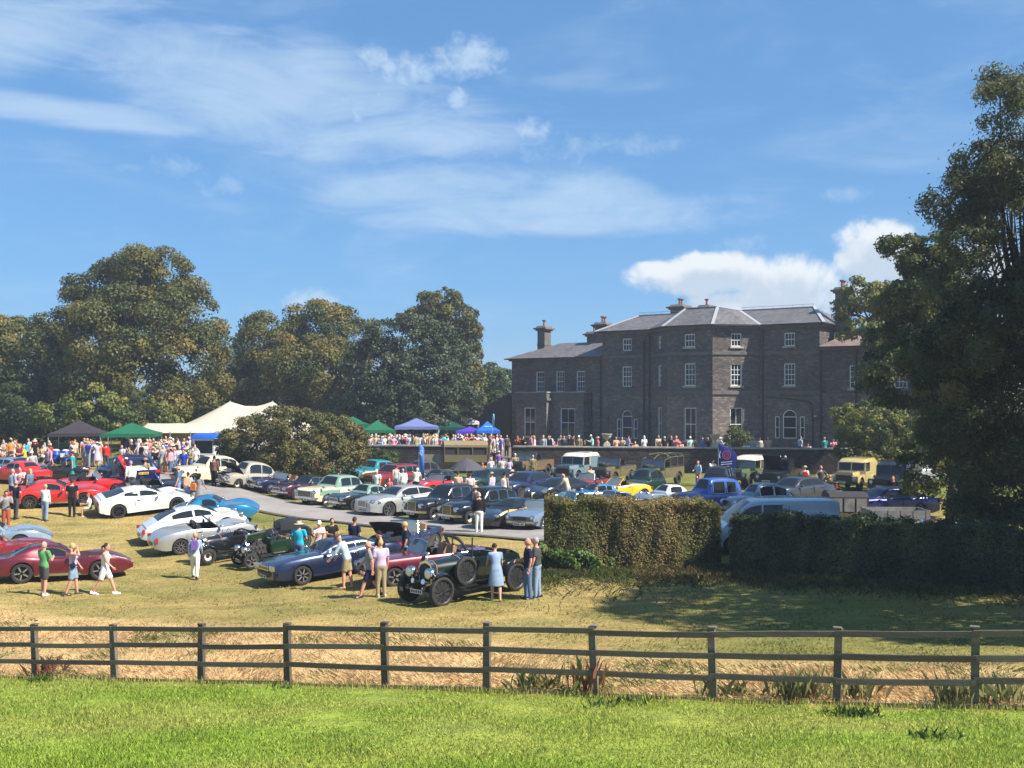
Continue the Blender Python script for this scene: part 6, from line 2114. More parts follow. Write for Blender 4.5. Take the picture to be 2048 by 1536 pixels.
Car('utility_car', 'dark blue tall utility car with yellow plate driving away on the drive', 254, 57.2, 130, SPEC['sports_utility'], paint('deep_blue', (0.012, 0.016, 0.10), True))
# ---- the row along the far side of the drive
ROWYAW = 240
c_ = Car('classic_car', 'cream classic saloon facing the drive left of the beige one with raised bonnet', 417, 61.0, 232, SPEC['upright_saloon'], CREAM)
c_ = Car('classic_car', 'beige rounded classic saloon with its bonnet raised', (474, 979), None, 230, dict(SPEC['bulbous_saloon'], wheel='white'), GREYB)
c_.open_bonnet(.67, .99, 42, True)
Car('classic_car', 'dark blue classic saloon behind the beige rounded one', 488, 65.5, ROWYAW, SPEC['finned_saloon'], NAVY)
Car('classic_car', 'navy open roadster between the beige saloon and the plum roadster', (540, 989), None, 228, dict(SPEC['roadster'], seat=LEATHER_T), NAVY)
Car('classic_car', 'dark plum hardtop roadster left of the cream and green saloon', (591, 1000), None, 230, SPEC['hardtop_roadster'], PLUM, trim=BLACK)
Car('classic_car', 'cream and sage green two tone classic saloon', (651, 1013), None, 236, dict(SPEC['finned_saloon'], two=SAGE), CREAM, trim=SAGE)
Car('classic_car', 'black roadster with pale roof right of the two tone saloon', (708, 1023), None, 230, SPEC['hardtop_roadster'], BLACK, trim=SAGE)
Car('luxury_car', 'silver modern luxury coupe in the row of parked classics', (777, 1035), None, 224, SPEC['luxury_coupe'], SILVER)
Car('classic_car', 'black upright classic saloon beside the silver luxury coupe', (868, 1043), None, 226, SPEC['upright_saloon'], BLACK)
Car('classic_car', 'black upright classic saloon behind the man with white trousers', (940, 1052), None, 224, dict(SPEC['upright_saloon'], wheel='white'), paint('blue_black', (0.006, 0.008, 0.012)))
c_ = Car('sports_car', 'black low sports car with gold stripes and gold wheels', (1014, 1061), None, 234, dict(SPEC['wedge_coupe'], wheel='gold', L=4.2, W=1.7, wb=2.45, r=.30, fa=.85), BLACK)
for sg in (-1, 1):
 c_.patch('gold_stripe', mat('gold_paint', (0.60, 0.36, 0.06), 0.4), .10, .96, (4, 5), sg, 0.010)
Car('classic_car', 'slate blue classic roadster facing the drive, half behind the hedge', 1078, 46.4, 246, dict(SPEC['roadster'], L=4.3, wb=2.5, W=1.6), SLATEB)
# ---- rows behind
Car('classic_car', 'small red classic with its bonnet raised below the bronze bush', 612, 70.5, 262, dict(SPEC['bulbous_saloon'], L=3.3, wb=2.0, fa=.7), RED).open_bonnet(.62, .96, 70, True, paint('orange_red', (0.6, 0.10, 0.04)))
Car('classic_car', 'green classic saloon behind the visitors in checked shirts', 690, 73.0, 236, SPEC['finned_saloon'], paint('mid_green', (0.03, 0.14, 0.07)))
Car('classic_car', 'teal classic saloon with cream flank left of the red estate', 745, 69.5, 236, dict(SPEC['finned_saloon'], two=CREAM), TEAL)
Car('estate_car', 'red estate car left of the blue feather flag', 782, 66.8, 236, SPEC['estate'], DKRED)
Car('sports_car', 'bright red sports car left of the dark grey umbrella', 876, 62.8, 228, dict(SPEC['roadster'], wheel='disc'), RED)
Car('classic_car', 'dark green roadster behind the bright red sports car', 872, 66.0, 226, SPEC['hardtop_roadster'], BRG)
Car('modern_car', 'navy modern saloon right of the dark grey umbrella', 1052, 61.5, 232, SPEC['exec_saloon'], NAVY)
Car('modern_car', 'dark green saloon behind the grey umbrella and the visitors', 975, 64.2, 230, SPEC['exec_saloon'], BRG)
Car('sports_car', 'black rounded sports coupe with big oval headlights beside the navy saloon', 1118, 59.2, 226, SPEC['rear_engine_coupe'], paint('blue_black', (0.006, 0.008, 0.012)))
Car('sports_car', 'blue sports car with yellow roof stripe left of the bright yellow one', 1186, 55.5, 204, dict(SPEC['hardtop_roadster'], wheel='five'), LAKE)
Car('sports_car', 'bright yellow open sports car below the military vehicles', 1234, 59.2, 206, dict(SPEC['spyder'], L=3.9, wb=2.3, framemat=YELLOW), YELLOW)
Car('sports_car', 'lake blue open sports car half hidden by the sunlit hedge', 1146, 51.2, 200, SPEC['roadster'], LAKE)
Car('sports_car', 'dark blue open racer with red flank behind the sunlit hedge', 1222, 51.6, 204, dict(SPEC['roadster'], two=DKRED), NAVY)
Car('classic_car', 'slate blue sports car with white hardtop behind the sunlit hedge', 1326, 55.0, 208, SPEC['frogeye_hardtop'], SLATEB, trim=WHITEP)
Car('classic_car', 'royal blue tall old saloon behind the sunlit hedge', 1414, 53.6, 212, dict(SPEC['tall_old_saloon'], L=4.2, W=1.55), ROYAL)
Car('classic_car', 'dark blue grey rounded saloon roof showing above the silver van', 1518, 52.0, 200, SPEC['bulbous_saloon'], SLATEB)
Car('modern_car', 'dark blue car parked beside the silver flatbed trailer', 1770, 50.5, 190, SPEC['exec_saloon'], paint('deep_blue', (0.012, 0.016, 0.10), True))
v_ = Car('panel_van', 'silver panel van parked on the drive between the two hedges', 1538, 38.9, 181, SPEC['panel_van'], paint('pale_silver', (0.50, 0.53, 0.56)), cat='van')
Car('classic_car', 'black upright classic saloon left of the navy flag, nose towards the camera', 1436, 63.5, 244, SPEC['upright_saloon'], BLACK)
Car('modern_car', 'dark grey saloon between the blue grey roof and the two visitors in caps', 1592, 57.5, 214, SPEC['exec_saloon'], DGREY)
Car('classic_car', 'dark green rounded classic behind the yellow sports car', 1290, 63.0, 236, SPEC['bulbous_saloon'], BRG)
Car('classic_car', 'dark red roadster left of the yellow sports car, below the field cars', 1176, 64.0, 230, SPEC['roadster'], DKRED)
Car('classic_car', 'brown rounded classic between the lorry and the red sports car', 838, 70.5, 232, SPEC['bulbous_saloon'], paint('brown', (0.08, 0.045, 0.03)))
# ---- the near field row on the right
Car('grand_tourer', 'navy grand tourer the man in khaki shorts leans over', 664, 36.6, 214, SPEC['grand_tourer'], paint('midnight_blue', (0.012, 0.022, 0.060), True))
c_ = Car('open_tourer', 'maroon open tourer with black roof hoop behind the vintage tourer', 852, 34.8, 208, SPEC['targa'], MAROON)
c_ = Car('classic_car', 'dark blue classic with its bonnet raised behind the maroon tourer', 812, 39.8, 248, dict(SPEC['targa'], hoop=None, L=3.6, wb=2.1), NAVY)
c_.open_bonnet(.74, .98, 46, True)
# ------------------------------------------------------------------ field cars, vintage cars, lorry, motorcycles
KHAKI = paint('khaki', (0.135, 0.115, 0.062))
LRBLUE = paint('field_blue', (0.16, 0.22, 0.25))
LRGREEN = paint('field_green', (0.10, 0.135, 0.065))
TANP = paint('sand_tan', (0.50, 0.38, 0.16))
IVORY = paint('ivory', (0.70, 0.64, 0.52))
def pose(px, D, yaw, wb, tr):
 return ground_pose(at(px, D), R(yaw), wb, tr)
def field_car(label, px, D, yaw, kind, body, roofm=None, L=3.9, W=1.76, cat='field car', lights=0, bonnet_up=False, spare=False, plate=True, doors=True):
 wb, r = L - 1.50, 0.385
 loc, rot = pose(px, D, yaw, wb, W * 0.85)
 root = empty('field_car', loc, 0, label, cat, 'field cars parked below the terrace wall', rot=rot)
 xf, xr = L / 2 - 0.66, L / 2 - 0.66 - wb
 x0, x1 = -L / 2, L / 2
 xs = x1 - 1.42                                    # foot of the windscreen
 hw = W / 2
 def arch(xa, ra):
  return [(xa + ra * math.cos(t), 0.44 + ra * math.sin(t)) for t in np.linspace(0, math.pi, 9)]
 lo = 0.56
 prof = [(x0, lo), (x0, 1.17), (xs, 1.17), (xs + 0.02, 1.03), (x1 - 0.06, 1.00), (x1, 0.94), (x1, 0.62)] + [(x1 - 0.02, lo)]
 prof += [(a, max(b_, lo - 0.06)) for a, b_ in arch(xf, 0.50)] + [(a, max(b_, lo - 0.06)) for a, b_ in arch(xr, 0.48)]
 m = MB()
 m.prism(prof, (0, -hw, 0), (1, 0, 0), (0, 0, 1), (0, 1, 0), W)
 m.box((0.1, 0, 0.60), (L * 0.9, W * 0.55, 0.22), slot=1)
 for sg in (-1, 1):                               # dark flare lips
  for xa, ra in ((xf, 0.50), (xr, 0.48)):
   ap = arch(xa, ra)
   for i in range(len(ap) - 1):
    m.bar((ap[i][0], sg * (hw + 0.015), ap[i][1]), (ap[i + 1][0], sg * (hw + 0.015), ap[i + 1][1]), 0.05, 0.05, slot=0, up=(0, 1, 0))
 m.build('body', [body, INTERIOR], root)
 m = MB()
 if bonnet_up:
  rot_ = Matrix.Rotation(-R(48), 3, 'Y')
  pv = Vector((xs + 0.03, 0, 1.20))
  m.box(pv + rot_ @ Vector((0.66, 0, 0)), (1.30, 1.14, 0.05), rot_)
  m.box((xs + 0.68, 0, 1.06), (1.1, 1.0, 0.02), slot=1)
 else:
  m.box((xs + 0.70, 0, 1.10), (1.36, 1.12, 0.18), taper=(0.97, 0.92))
 m.build('bonnet', [body, INTERIOR], root)
 m = MB()
 m.box((x1 + 0.004, 0, 0.84), (0.03, 0.98, 0.34), slot=0)
 for k in range(6):
  m.box((x1 + 0.024, 0, 0.70 + 0.055 * k), (0.012, 0.9, 0.014), slot=1)
 m.build('grille', [BLACKP, DGREY], root)
 for sg in (-1, 1):
  m = MB()
  m.box((x1 + 0.006, sg * 0.69, 0.80), (0.03, 0.34, 0.30), slot=2)
  m.ell((x1 + 0.02, sg * 0.69, 0.84), (0.05, 0.095, 0.095), 14, 8, slot=0)
  m.lathe([(0.095, 0.03), (0.11, 0.05), (0.115, 0)], 14, 'x', (x1 + 0.01, sg * 0.69, 0.84), slot=1, cap=False)
  m.ell((x1 + 0.02, sg * 0.69, 0.71), (0.03, 0.035, 0.035), 8, 6, slot=0)
  m.build('headlight', [LAMP, CHROME, body if kind != 'black' else BLACKP], root, 40)
 m = MB()
 m.box((x1 + 0.10, 0, 0.58), (0.10, W * 1.0, 0.16))
 m.build('bumper', BLACKP if kind != 'hard' else DGREY, root)
 if plate:
  m = MB()
  m.box((x1 + 0.158, -0.1, 0.58), (0.02, 0.5, 0.11), slot=0)
  for k in range(6):
   m.box((x1 + 0.17, -0.28 + 0.07 * k, 0.58), (0.006, 0.042, 0.066), slot=1)
  m.build('number_plate', [PLATE_W if kind not in ('open', 'hoops') else DGREY, BLACKP if kind not in ('open', 'hoops') else PLATE_W], root)
 # windscreen
 wsx, wz0, wz1 = xs, 1.17, 1.72
 m = MB()
 for y in (-hw + 0.07, 0, hw - 0.07):
  m.bar((wsx, y, wz0), (wsx - 0.10, y, wz1), 0.06)
 for z in (wz0 + 0.03, wz1):
  f_ = (z - wz0) / (wz1 - wz0)
  m.bar((wsx - 0.10 * f_, -hw + 0.05, z), (wsx - 0.10 * f_, hw - 0.05, z), 0.06)
 fr = m.build('windscreen_frame', body if kind != 'hard' else body, root)
 m = MB()
 m.add([(wsx + 0.01, -hw + 0.1, wz0 + 0.06), (wsx + 0.01, hw - 0.1, wz0 + 0.06), (wsx - 0.085, hw - 0.1, wz1 - 0.03), (wsx - 0.085, -hw + 0.1, wz1 - 0.03)], [(0, 1, 2, 3)])
 m.build('windscreen', GLASS if kind in ('hard', 'cruiser', 'black') else mat('clear_screen', (0.16, 0.19, 0.20), 0.06, spec=0.8), fr)
 dx = xs - 0.95                                   # rear edge of the door
 if doors:
  for sg in (-1, 1):
   m = MB()
   m.box(((xs + dx) / 2, sg * (hw + 0.012), 0.88), (xs - dx - 0.04, 0.025, 0.52))
   d_ = m.build('door', body, root)
   m = MB()
   m.box((dx + 0.12, sg * (hw + 0.04), 1.05), (0.12, 0.03, 0.03))
   m.build('handle', BLACKP, d_)
 if kind in ('hard', 'cruiser'):
  zt = 1.96
  m = MB()
  tw_ = hw - 0.13
  rows = []
  xb = x0 + 0.02
  for x_, zz_ in ((xs - 0.02, 1.72), (xs - 0.12, 1.80), (xs - 0.3, 1.90), (xs - 0.7, zt), (xb + 0.25, zt), (xb + 0.04, zt - 0.08), (xb, 1.78)):
   rows.append([(x_, -hw + 0.03, 1.72), (x_, -hw + 0.07, max(1.73, zz_ - 0.10)), (x_, -tw_, zz_ - 0.01), (x_, -tw_ * 0.5, zz_ + 0.02), (x_, 0, zz_ + 0.03), (x_, tw_ * 0.5, zz_ + 0.02), (x_, tw_, zz_ - 0.01), (x_, hw - 0.07, max(1.73, zz_ - 0.10)), (x_, hw - 0.03, 1.72)])
  m.grid(rows, slot=0)
  m.add(rows[0], [tuple(range(9))], 0)
  m.add(rows[-1], [tuple(range(9))], 0)
  m.build('roof', roofm or body, root, 40)
  for sg in (-1, 1):
   m = MB()
   m.box(((x0 + dx) / 2, sg * (hw - 0.05), 1.45), (dx - x0, 0.06, 0.56))
   m.build('side_panel', body, root)
   m = MB()
   m.box(((xs + dx) / 2 - 0.03, sg * (hw - 0.05), 1.45), (xs - dx - 0.16, 0.05, 0.50), slot=0)
   m.build('side_window', GLASS, root)
   m = MB()
   m.bar((dx + 0.01, sg * (hw - 0.04), 1.17), (dx + 0.01, sg * (hw - 0.04), 1.74), 0.07)
   m.bar((xs - 0.02, sg * (hw - 0.04), 1.17), (xs - 0.1, sg * (hw - 0.04), 1.74), 0.06)
   m.build('pillar', roofm if kind == 'hard' and roofm else body, root)
  m = MB()
  m.box((x0 + 0.03, 0, 1.45), (0.05, W - 0.1, 0.56))
  m.build('tail_panel', body, root)
 elif kind == 'safari':
  m = MB()
  rows = []
  for x_, zz_ in ((xs + 0.10, 1.74), (xs - 0.05, 1.90), (xs - 0.5, 2.0), (0, 2.03), (x0 + 0.4, 1.99), (x0 + 0.05, 1.88), (x0, 1.72)):
   rows.append([(x_, y, 1.70 + (zz_ - 1.70) * (1 - abs(y / hw) ** 3)) for y in np.linspace(-hw, hw, 9)])
  m.grid(rows)
  rows2 = [[(p[0], p[1], 1.68) for p in r_] for r_ in rows]
  m.grid(rows2)
  for r_ in (rows[0], rows[-1]):
   m.add(r_, [tuple(range(9))])
  m.build('roof', roofm, root, 50)
  for sg in (-1, 1):
   for x_ in (dx, (x0 + dx) / 2, x0 + 0.04):
    m = MB()
    m.bar((x_ + 0.08, sg * (hw - 0.04), 1.16), (x_, sg * (hw - 0.05), 1.72), 0.06)
    m.build('pillar', roofm, root)
   m = MB()
   m.box(((x0 + dx) / 2, sg * (hw - 0.09), 1.44), (dx - x0 - 0.1, 0.03, 0.48))
   m.build('side_window', mat('brown_tilt_window', (0.10, 0.055, 0.045), 0.3), root)
 elif kind in ('open', 'hoops'):
  m = MB()
  m.box((dx / 2 + x0 / 2, 0, 1.165), (dx - x0 - 0.1, W - 0.12, 0.02))
  m.box((xs - 0.5, 0, 1.175), (0.85, W - 0.14, 0.02))
  m.build('cab_floor', INTERIOR, root)
  for y in (-0.5, 0.5):
   m = MB()
   m.box((xs - 0.72, y, 1.16), (0.46, 0.5, 0.14))
   m.box((xs - 0.96, y, 1.34), (0.12, 0.5, 0.42), (0, R(-10), 0))
   m.build('seat', LEATHER_K, root)
  m = MB()
  m.lathe([(0.20, -0.014), (0.215, 0), (0.20, 0.014), (0.186, 0), (0.20, -0.014)], 16, 'x', (xs - 0.36, 0.42, 1.32), cap=False)
  m.build('steering_wheel', BLACKP, root, 40)
 if kind == 'hoops':
  for x_ in (dx, (x0 + dx) / 2, x0 + 0.04):
   m = MB()
   w_ = hw - 0.05
   m.tube([(x_, -w_, 1.17), (x_, -w_, 1.86), (x_, -w_ + 0.18, 2.0), (x_, 0, 2.04), (x_, w_ - 0.18, 2.0), (x_, w_, 1.86), (x_, w_, 1.17)], 0.03, 6)
   m.build('roof_hoop', body, root, 40)
  m = MB()
  for y in (-hw + 0.05, 0, hw - 0.05):
   z_ = 1.86 if y else 2.04
   m.tube([(wsx - 0.1, y, 1.72), (dx, y, z_), (x0 + 0.04, y, z_)], 0.024, 6)
  m.build('roof_bars', body, root, 40)
  m = MB()
  m.tube([(dx + 0.1, -hw + 0.2, 1.96), (dx - 0.2, 0, 2.06), (dx + 0.1, hw - 0.2, 1.96)], 0.09, 8)
  m.build('rolled_tilt', CANVAS, root, 40)
 if kind == 'black':
  m = MB()
  m.box(((xs - 0.1 + dx) / 2 - 0.05, 0, 1.80), (xs - dx + 0.12, W - 0.14, 0.20), taper=(0.92, 0.94))
  m.build('roof', body, root)
  for sg in (-1, 1):
   m = MB()
   m.box(((xs + dx) / 2 - 0.05, sg * (hw - 0.07), 1.45), (xs - dx - 0.14, 0.05, 0.50))
   m.build('side_window', GLASS, root)
   m = MB()
   m.bar((dx, sg * (hw - 0.07), 1.17), (dx, sg * (hw - 0.07), 1.74), 0.08)
   m.build('pillar', body, root)
  m = MB()
  m.box((dx + 0.0, 0, 1.45), (0.05, W - 0.2, 0.5))
  m.build('rear_window', GLASS, root)
 for k in range(lights):
  m = MB()
  y = (k - (lights - 1) / 2) * 0.36
  m.bar((xs - 0.16, y, 1.88), (xs - 0.16, y, 1.98), 0.03, slot=1)
  m.ell((xs - 0.13, y, 2.03), (0.06, 0.085, 0.085), 12, 8, slot=0)
  m.build('roof_lamp', [mat('pale_lamp_cover', (0.6, 0.55, 0.5), 0.4), BLACKP], root, 40)
 if spare:
  tm, rm_ = wheel_meshes(r * 0.96, 0.22, 'mud')
  o_ = link('spare_wheel', tm, root)
  o_.location = (xs + 0.66, 0, 1.30)
  o_.rotation_euler = (R(90), 0, 0)
  link('rim', rm_, o_)
 for xa in (xf, xr):
  for sg in (-1, 1):
   put_wheel(root, xa, sg * (hw - 0.12), r, 0.22, 'mud' if kind in ('open', 'hoops', 'black', 'safari') else 'disc')
 return root
field_car('grey blue field car with white hard top below the terrace wall', 1152, 72.5, 238, 'hard', LRBLUE, IVORY)
field_car('open olive military field car with spare wheel on the bonnet', 1224, 71.0, 238, 'open', KHAKI, spare=True)
field_car('olive military field car with bare roof hoops', 1316, 69.5, 236, 'hoops', KHAKI, L=4.4, spare=True)
field_car('green field car with rounded ivory roof behind the navy feather flag', 1494, 69.0, 234, 'safari', LRGREEN, IVORY, L=4.2)
field_car('black field pickup with four roof lamps and raised bonnet', 1560, 67.0, 236, 'black', BLACK, lights=4, bonnet_up=True, L=4.2)
field_car('sand yellow hard topped field car near the laurel bush', 1708, 66.0, 234, 'cruiser', TANP, TANP)
field_car('dark blue black field car partly behind the feathery tree', 1790, 63.0, 232, 'cruiser', paint('ink', (0.012, 0.018, 0.028)), None, L=4.3, W=1.8)
o_ = field_car('rusty open military field car at the left end of the field car row', 1060, 77.0, 238, 'open', paint('rust_khaki', (0.15, 0.10, 0.06)), L=4.0, doors=False)
def vintage(label, px, D, yaw, body, wingm, s=1.0, wbase=3.0, bonnet_open=False, hood=False, seatm=LEATHER_K, spare=True, wheel='vint', name='vintage_car', screen=True, r=0.415, tail=1.0):
 wb, tr = wbase * s, 1.32 * s
 loc, rot = pose(px, D, yaw, wb, tr)
 root = empty(name, loc, 0, label, 'vintage car', rot=rot)
 root.scale = (s, s, s)
 xf = wbase / 2 - 0.05
 xr = -wbase / 2 - 0.05
 xrad = xf - 0.12
 xsc = 0.05                                        # scuttle
 m = MB()                                          # chassis rails, axles and springs
 for y in (-0.36, 0.36):
  m.bar((xr - 0.45, y, 0.50), (xf + 0.38, y, 0.50), 0.07, 0.13)
  m.tube([(xf - 0.42, y, 0.46), (xf, y, 0.38), (xf + 0.42, y, 0.48)], 0.03, 6)
 m.tube([(xf, -0.60, 0.41), (xf, -0.3, 0.36), (xf, 0.3, 0.36), (xf, 0.60, 0.41)], 0.035, 8)
 m.tube([(xr, -0.60, 0.41), (xr, 0.60, 0.41)], 0.05, 8)
 m.box((0.2, 0, 0.42), (1.2, 0.4, 0.16))
 m.build('chassis', BLACKP, root, 40)
 # tub: lofted sections with open cockpits
 m = MB()
 st = [(xsc, .46, 1.17, 0), (xsc - 0.12, .50, 1.19, 0), (xsc - 0.13, .50, 1.17, 1), (xsc - 0.95, .55, 1.14, 1), (xsc - 0.96, .55, 1.15, 0), (xsc - 1.08, .56, 1.15, 0), (xsc - 1.09, .56, 1.14, 1), (xr - 0.22 * tail, .53, 1.10, 1), (xr - 0.23 * tail, .53, 1.10, 0), (xr - 0.42 * tail, .46, 1.04, 0), (xr - 0.55 * tail, .36, .92, 0)]
 rows = []
 for x_, w_, z_, op in st:
  if op:
   h_ = [(0, .52), (w_ * .9, .54), (w_, .72), (w_, z_ - .08), (w_ * .96, z_), (w_ * .84, z_ - .01), (w_ * .80, .66), (0, .66)]
  else:
   h_ = [(0, .52), (w_ * .9, .54), (w_, .72), (w_, z_ - .12), (w_ * .90, z_ - .02), (w_ * .6, z_ + .04), (w_ * .3, z_ + .06), (0, z_ + .06)]
  rows.append([(x_, -y, z) for y, z in h_] + [(x_, y, z) for y, z in reversed(h_[1:-1])])
 n = len(rows[0])
 for i in range(len(rows) - 1):
  base = len(m.v)
  m.v.extend([tuple(p) for p in rows[i] + rows[i + 1]])
  for k in range(n):
   k2 = (k + 1) % n
   kk_ = k if k < 7 else n - 1 - k
   m.f.append((base + k, base + k2, base + n + k2, base + n + k))
   m.s.append(1 if (st[i][3] or st[i + 1][3]) and kk_ in (5, 6) else 0)
 m.add(rows[0], [tuple(range(n))], 0)
 m.add(rows[-1], [tuple(range(n))], 0)
 m.build('body', [body, INTERIOR], root, 40, weld=True)
 # bonnet
 m = MB()
 rows = []
 for x_, w_, z0, z1 in ((xrad, .27, .58, 1.13), (xrad - 0.4, .31, .57, 1.15), (xsc + 0.4, .40, .55, 1.17), (xsc - 0.01, .46, .54, 1.18)):
  rows.append([(x_, -w_, z0), (x_, -w_, z1 - .22), (x_, -w_ * .86, z1 - .07), (x_, -w_ * .45, z1 + .02), (x_, 0, z1 + .045), (x_, w_ * .45, z1 + .02), (x_, w_ * .86, z1 - .07), (x_, w_, z1 - .22), (x_, w_, z0)])
 if not bonnet_open:
  m.grid(rows)
  for k in range(9):
   x_ = xrad - 0.2 - 0.09 * k
   for sg in (-1, 1):
    m.bar((x_, sg * (0.30 + 0.012 * k), 0.66), (x_, sg * (0.30 + 0.012 * k), 0.84), 0.02, 0.02, up=(1, 0, 0))
  m.build('bonnet', body, root, 40)
  m = MB()
  for x_, w_, z1 in ((xsc + 0.30, .405, 1.18), (xrad - 0.08, .29, 1.145)):
   m.tube([(x_, -w_, z1 - .3), (x_, -w_ * .9, z1 - .07), (x_, -w_ * .45, z1 + .02), (x_, 0, z1 + .05), (x_, w_ * .45, z1 + .02), (x_, w_ * .9, z1 - .07), (x_, w_, z1 - .3)], 0.016, 6)
  m.build('bonnet_strap', LEATHER_T, root)
 else:
  m.box(((xrad + xsc) / 2, 0, .78), (xrad - xsc - 0.2, .34, .38))
  m.lathe([(0.08, 0), (0.08, 0.2), (0.02, 0.22)], 10, 'z', ((xrad + xsc) / 2, 0.1, .96))
  for k in range(4):
   m.tube([((xrad + xsc) / 2 + 0.3 - 0.18 * k, 0.16, .9), ((xrad + xsc) / 2 + 0.3 - 0.18 * k, 0.34, .84), ((xrad + xsc) / 2 + 0.26 - 0.18 * k, 0.38, .6)], 0.03, 6)
  m.build('engine', [mat('oily_engine', (0.10, 0.09, 0.08), 0.4, 0.5)], root, 40)
  m = MB()
  for sg in (-1, 1):
   m.prism([(0, 0), (xrad - xsc, 0), (xrad - xsc, .34), (0, .42)], (xsc, sg * 0.02, 1.18), (1, 0, 0), (0, sg * 0.35, 0.94), (0, 1, 0), 0.02)
  m.build('bonnet', body if body is not BLACK else BLACK, root)
 # radiator
 m = MB()
 pr = [(-.27, .52), (-.29, 1.02), (-.22, 1.14), (0, 1.22), (.22, 1.14), (.29, 1.02), (.27, .52)]
 m.prism(pr, (xrad - 0.02, 0, 0), (0, 1, 0), (0, 0, 1), (1, 0, 0), 0.13, slot=0)
 m.prism([(a * .82, .58 + (b_ - .52) * .80) for a, b_ in pr], (xrad + 0.10, 0, 0), (0, 1, 0), (0, 0, 1), (1, 0, 0), 0.02, slot=1)
 m.lathe([(0.05, 0), (0.05, 0.05), (0.03, 0.08), (0.0005, 0.09)], 10, 'z', (xrad + 0.03, 0, 1.21), slot=0)
 m.build('radiator', [CHROME, INTERIOR], root, 35)
 for sg in (-1, 1):
  m = MB()
  c_ = Vector((xf + 0.18, sg * 0.40, 0.90))
  m.ell(c_ - Vector((0.04, 0, 0)), (0.15, 0.155, 0.155), 16, 10, slot=1)
  m.ell(c_ + Vector((0.06, 0, 0)), (0.06, 0.145, 0.145), 16, 8, slot=0)
  m.lathe([(0.145, 0), (0.162, 0.02), (0.145, 0.05)], 18, 'x', c_ + Vector((0.04, 0, 0)), slot=1, cap=False)
  m.bar(c_ - Vector((0.04, 0, 0.1)), (xf + 0.1, sg * 0.36, 0.55), 0.03, slot=1)
  m.build('headlight', [LAMP, CHROME], root, 40)
  # sweeping front wing and rear wing
  m = MB()
  rows = []
  yc = sg * 0.68
  path = [(xf + 0.46 * math.cos(t), 0.42 + 0.50 * math.sin(t)) for t in np.linspace(R(60), R(170), 9)] + [(xf - 0.62, 0.42), (xf - 0.80, 0.36), (xf - 1.0, 0.34)]
  for x_, z_ in path:
   rows.append([(x_, yc - 0.13, z_ - 0.03), (x_, yc - 0.06, z_ + 0.015), (x_, yc + 0.06, z_ + 0.015), (x_, yc + 0.13, z_ - 0.03)])
  m.grid(rows)
  m.build('front_wing', wingm, root, 50)
  m = MB()
  rows = []
  for t in np.linspace(R(15), R(172), 12):
   x_, z_ = xr + 0.50 * math.cos(t), 0.42 + 0.50 * math.sin(t)
   rows.append([(x_, yc - 0.14, z_ - 0.03), (x_, yc - 0.06, z_ + 0.02), (x_, yc + 0.06, z_ + 0.02), (x_, yc + 0.14, z_ - 0.03)])
  m.grid(rows)
  m.build('rear_wing', wingm, root, 50)
  m = MB()
  m.box(((xf - 1.0 + xr + 0.5) / 2, sg * 0.66, 0.33), ((xf - 1.0) - (xr + 0.5), 0.26, 0.04))
  m.build('running_board', wingm, root)
  for xa in (xf, xr):
   put_wheel(root, xa, sg * 0.68, r, 0.145, wheel, z=0.415)
 if spare:
  tm, rm_ = wheel_meshes(r * 0.98, 0.14, wheel)
  o_ = link('spare_wheel', tm, root)
  o_.location = (xsc + 0.36, 0.60, 0.84)
  o_.rotation_euler = (0, 0, math.pi)
  link('rim', rm_, o_)
 for x_, yy in ((xsc - 0.78, (-.25, .25)), (xr + 0.12, (0,))):
  for y in yy:
   m = MB()
   m.box((x_ + 0.22, y, .80), (.42, .44 if len(yy) > 1 else .9, .14))
   m.box((x_ - 0.02, y, 1.00), (.14, .44 if len(yy) > 1 else .9, .42), (0, R(-12), 0))
   m.build('seat', seatm, root)
 m = MB()
 m.lathe([(0.20, -0.012), (0.213, 0), (0.20, 0.012), (0.187, 0), (0.20, -0.012)], 18, 'x', (xsc - 0.38, -0.25, 1.17), cap=False)
 for a in (0, 2.1, 4.2):
  m.bar((xsc - 0.38, -0.25, 1.17), (xsc - 0.38, -0.25 + 0.19 * math.cos(a), 1.17 + 0.19 * math.sin(a)), 0.02)
 m.build('steering_wheel', BLACKP, root, 40)
 if screen:
  m = MB()
  for y in (-0.42, 0.42):
   m.bar((xsc - 0.05, y, 1.15), (xsc - 0.09, y, 1.72), 0.03)
  m.bar((xsc - 0.05, -0.42, 1.22), (xsc - 0.05, 0.42, 1.22), 0.025)
  m.bar((xsc - 0.075, -0.42, 1.46), (xsc - 0.075, 0.42, 1.46), 0.02)
  m.build('windscreen_frame', BLACKP, root)
 if hood:
  m = MB()
  rows = []
  for x_, z_ in ((xsc - 0.05, 1.18), (xsc - 0.08, 1.52), (xsc - 0.3, 1.60), (xsc - 1.1, 1.62), (xr + 0.1, 1.52), (xr - 0.15, 1.12)):
   rows.append([(x_, -0.54, 1.12), (x_, -0.52, max(1.13, z_ - 0.1)), (x_, -0.35, z_), (x_, 0, z_ + 0.03), (x_, 0.35, z_), (x_, 0.52, max(1.13, z_ - 0.1)), (x_, 0.54, 1.12)])
  m.grid(rows)
  m.build('hood', BLACKP, root, 40)
 m = MB()
 m.box((xf + 0.34, 0, 0.40), (0.02, 0.50, 0.12), slot=0)
 for k in range(6):
  m.box((xf + 0.352, -0.19 + 0.075 * k, 0.40), (0.006, 0.045, 0.075), slot=1)
 m.build('number_plate', [PLATE_W, BLACKP], root)
 for sg in (-1, 1):
  m = MB()
  m.tube([(xf + 0.05, sg * 0.2, 0.62), (xf + 0.18, sg * 0.21, 0.66), (xf + 0.28, sg * 0.22, 0.68)], [0.02, 0.03, 0.075], 10)
  m.build('horn', CHROME, root, 40)
 return root
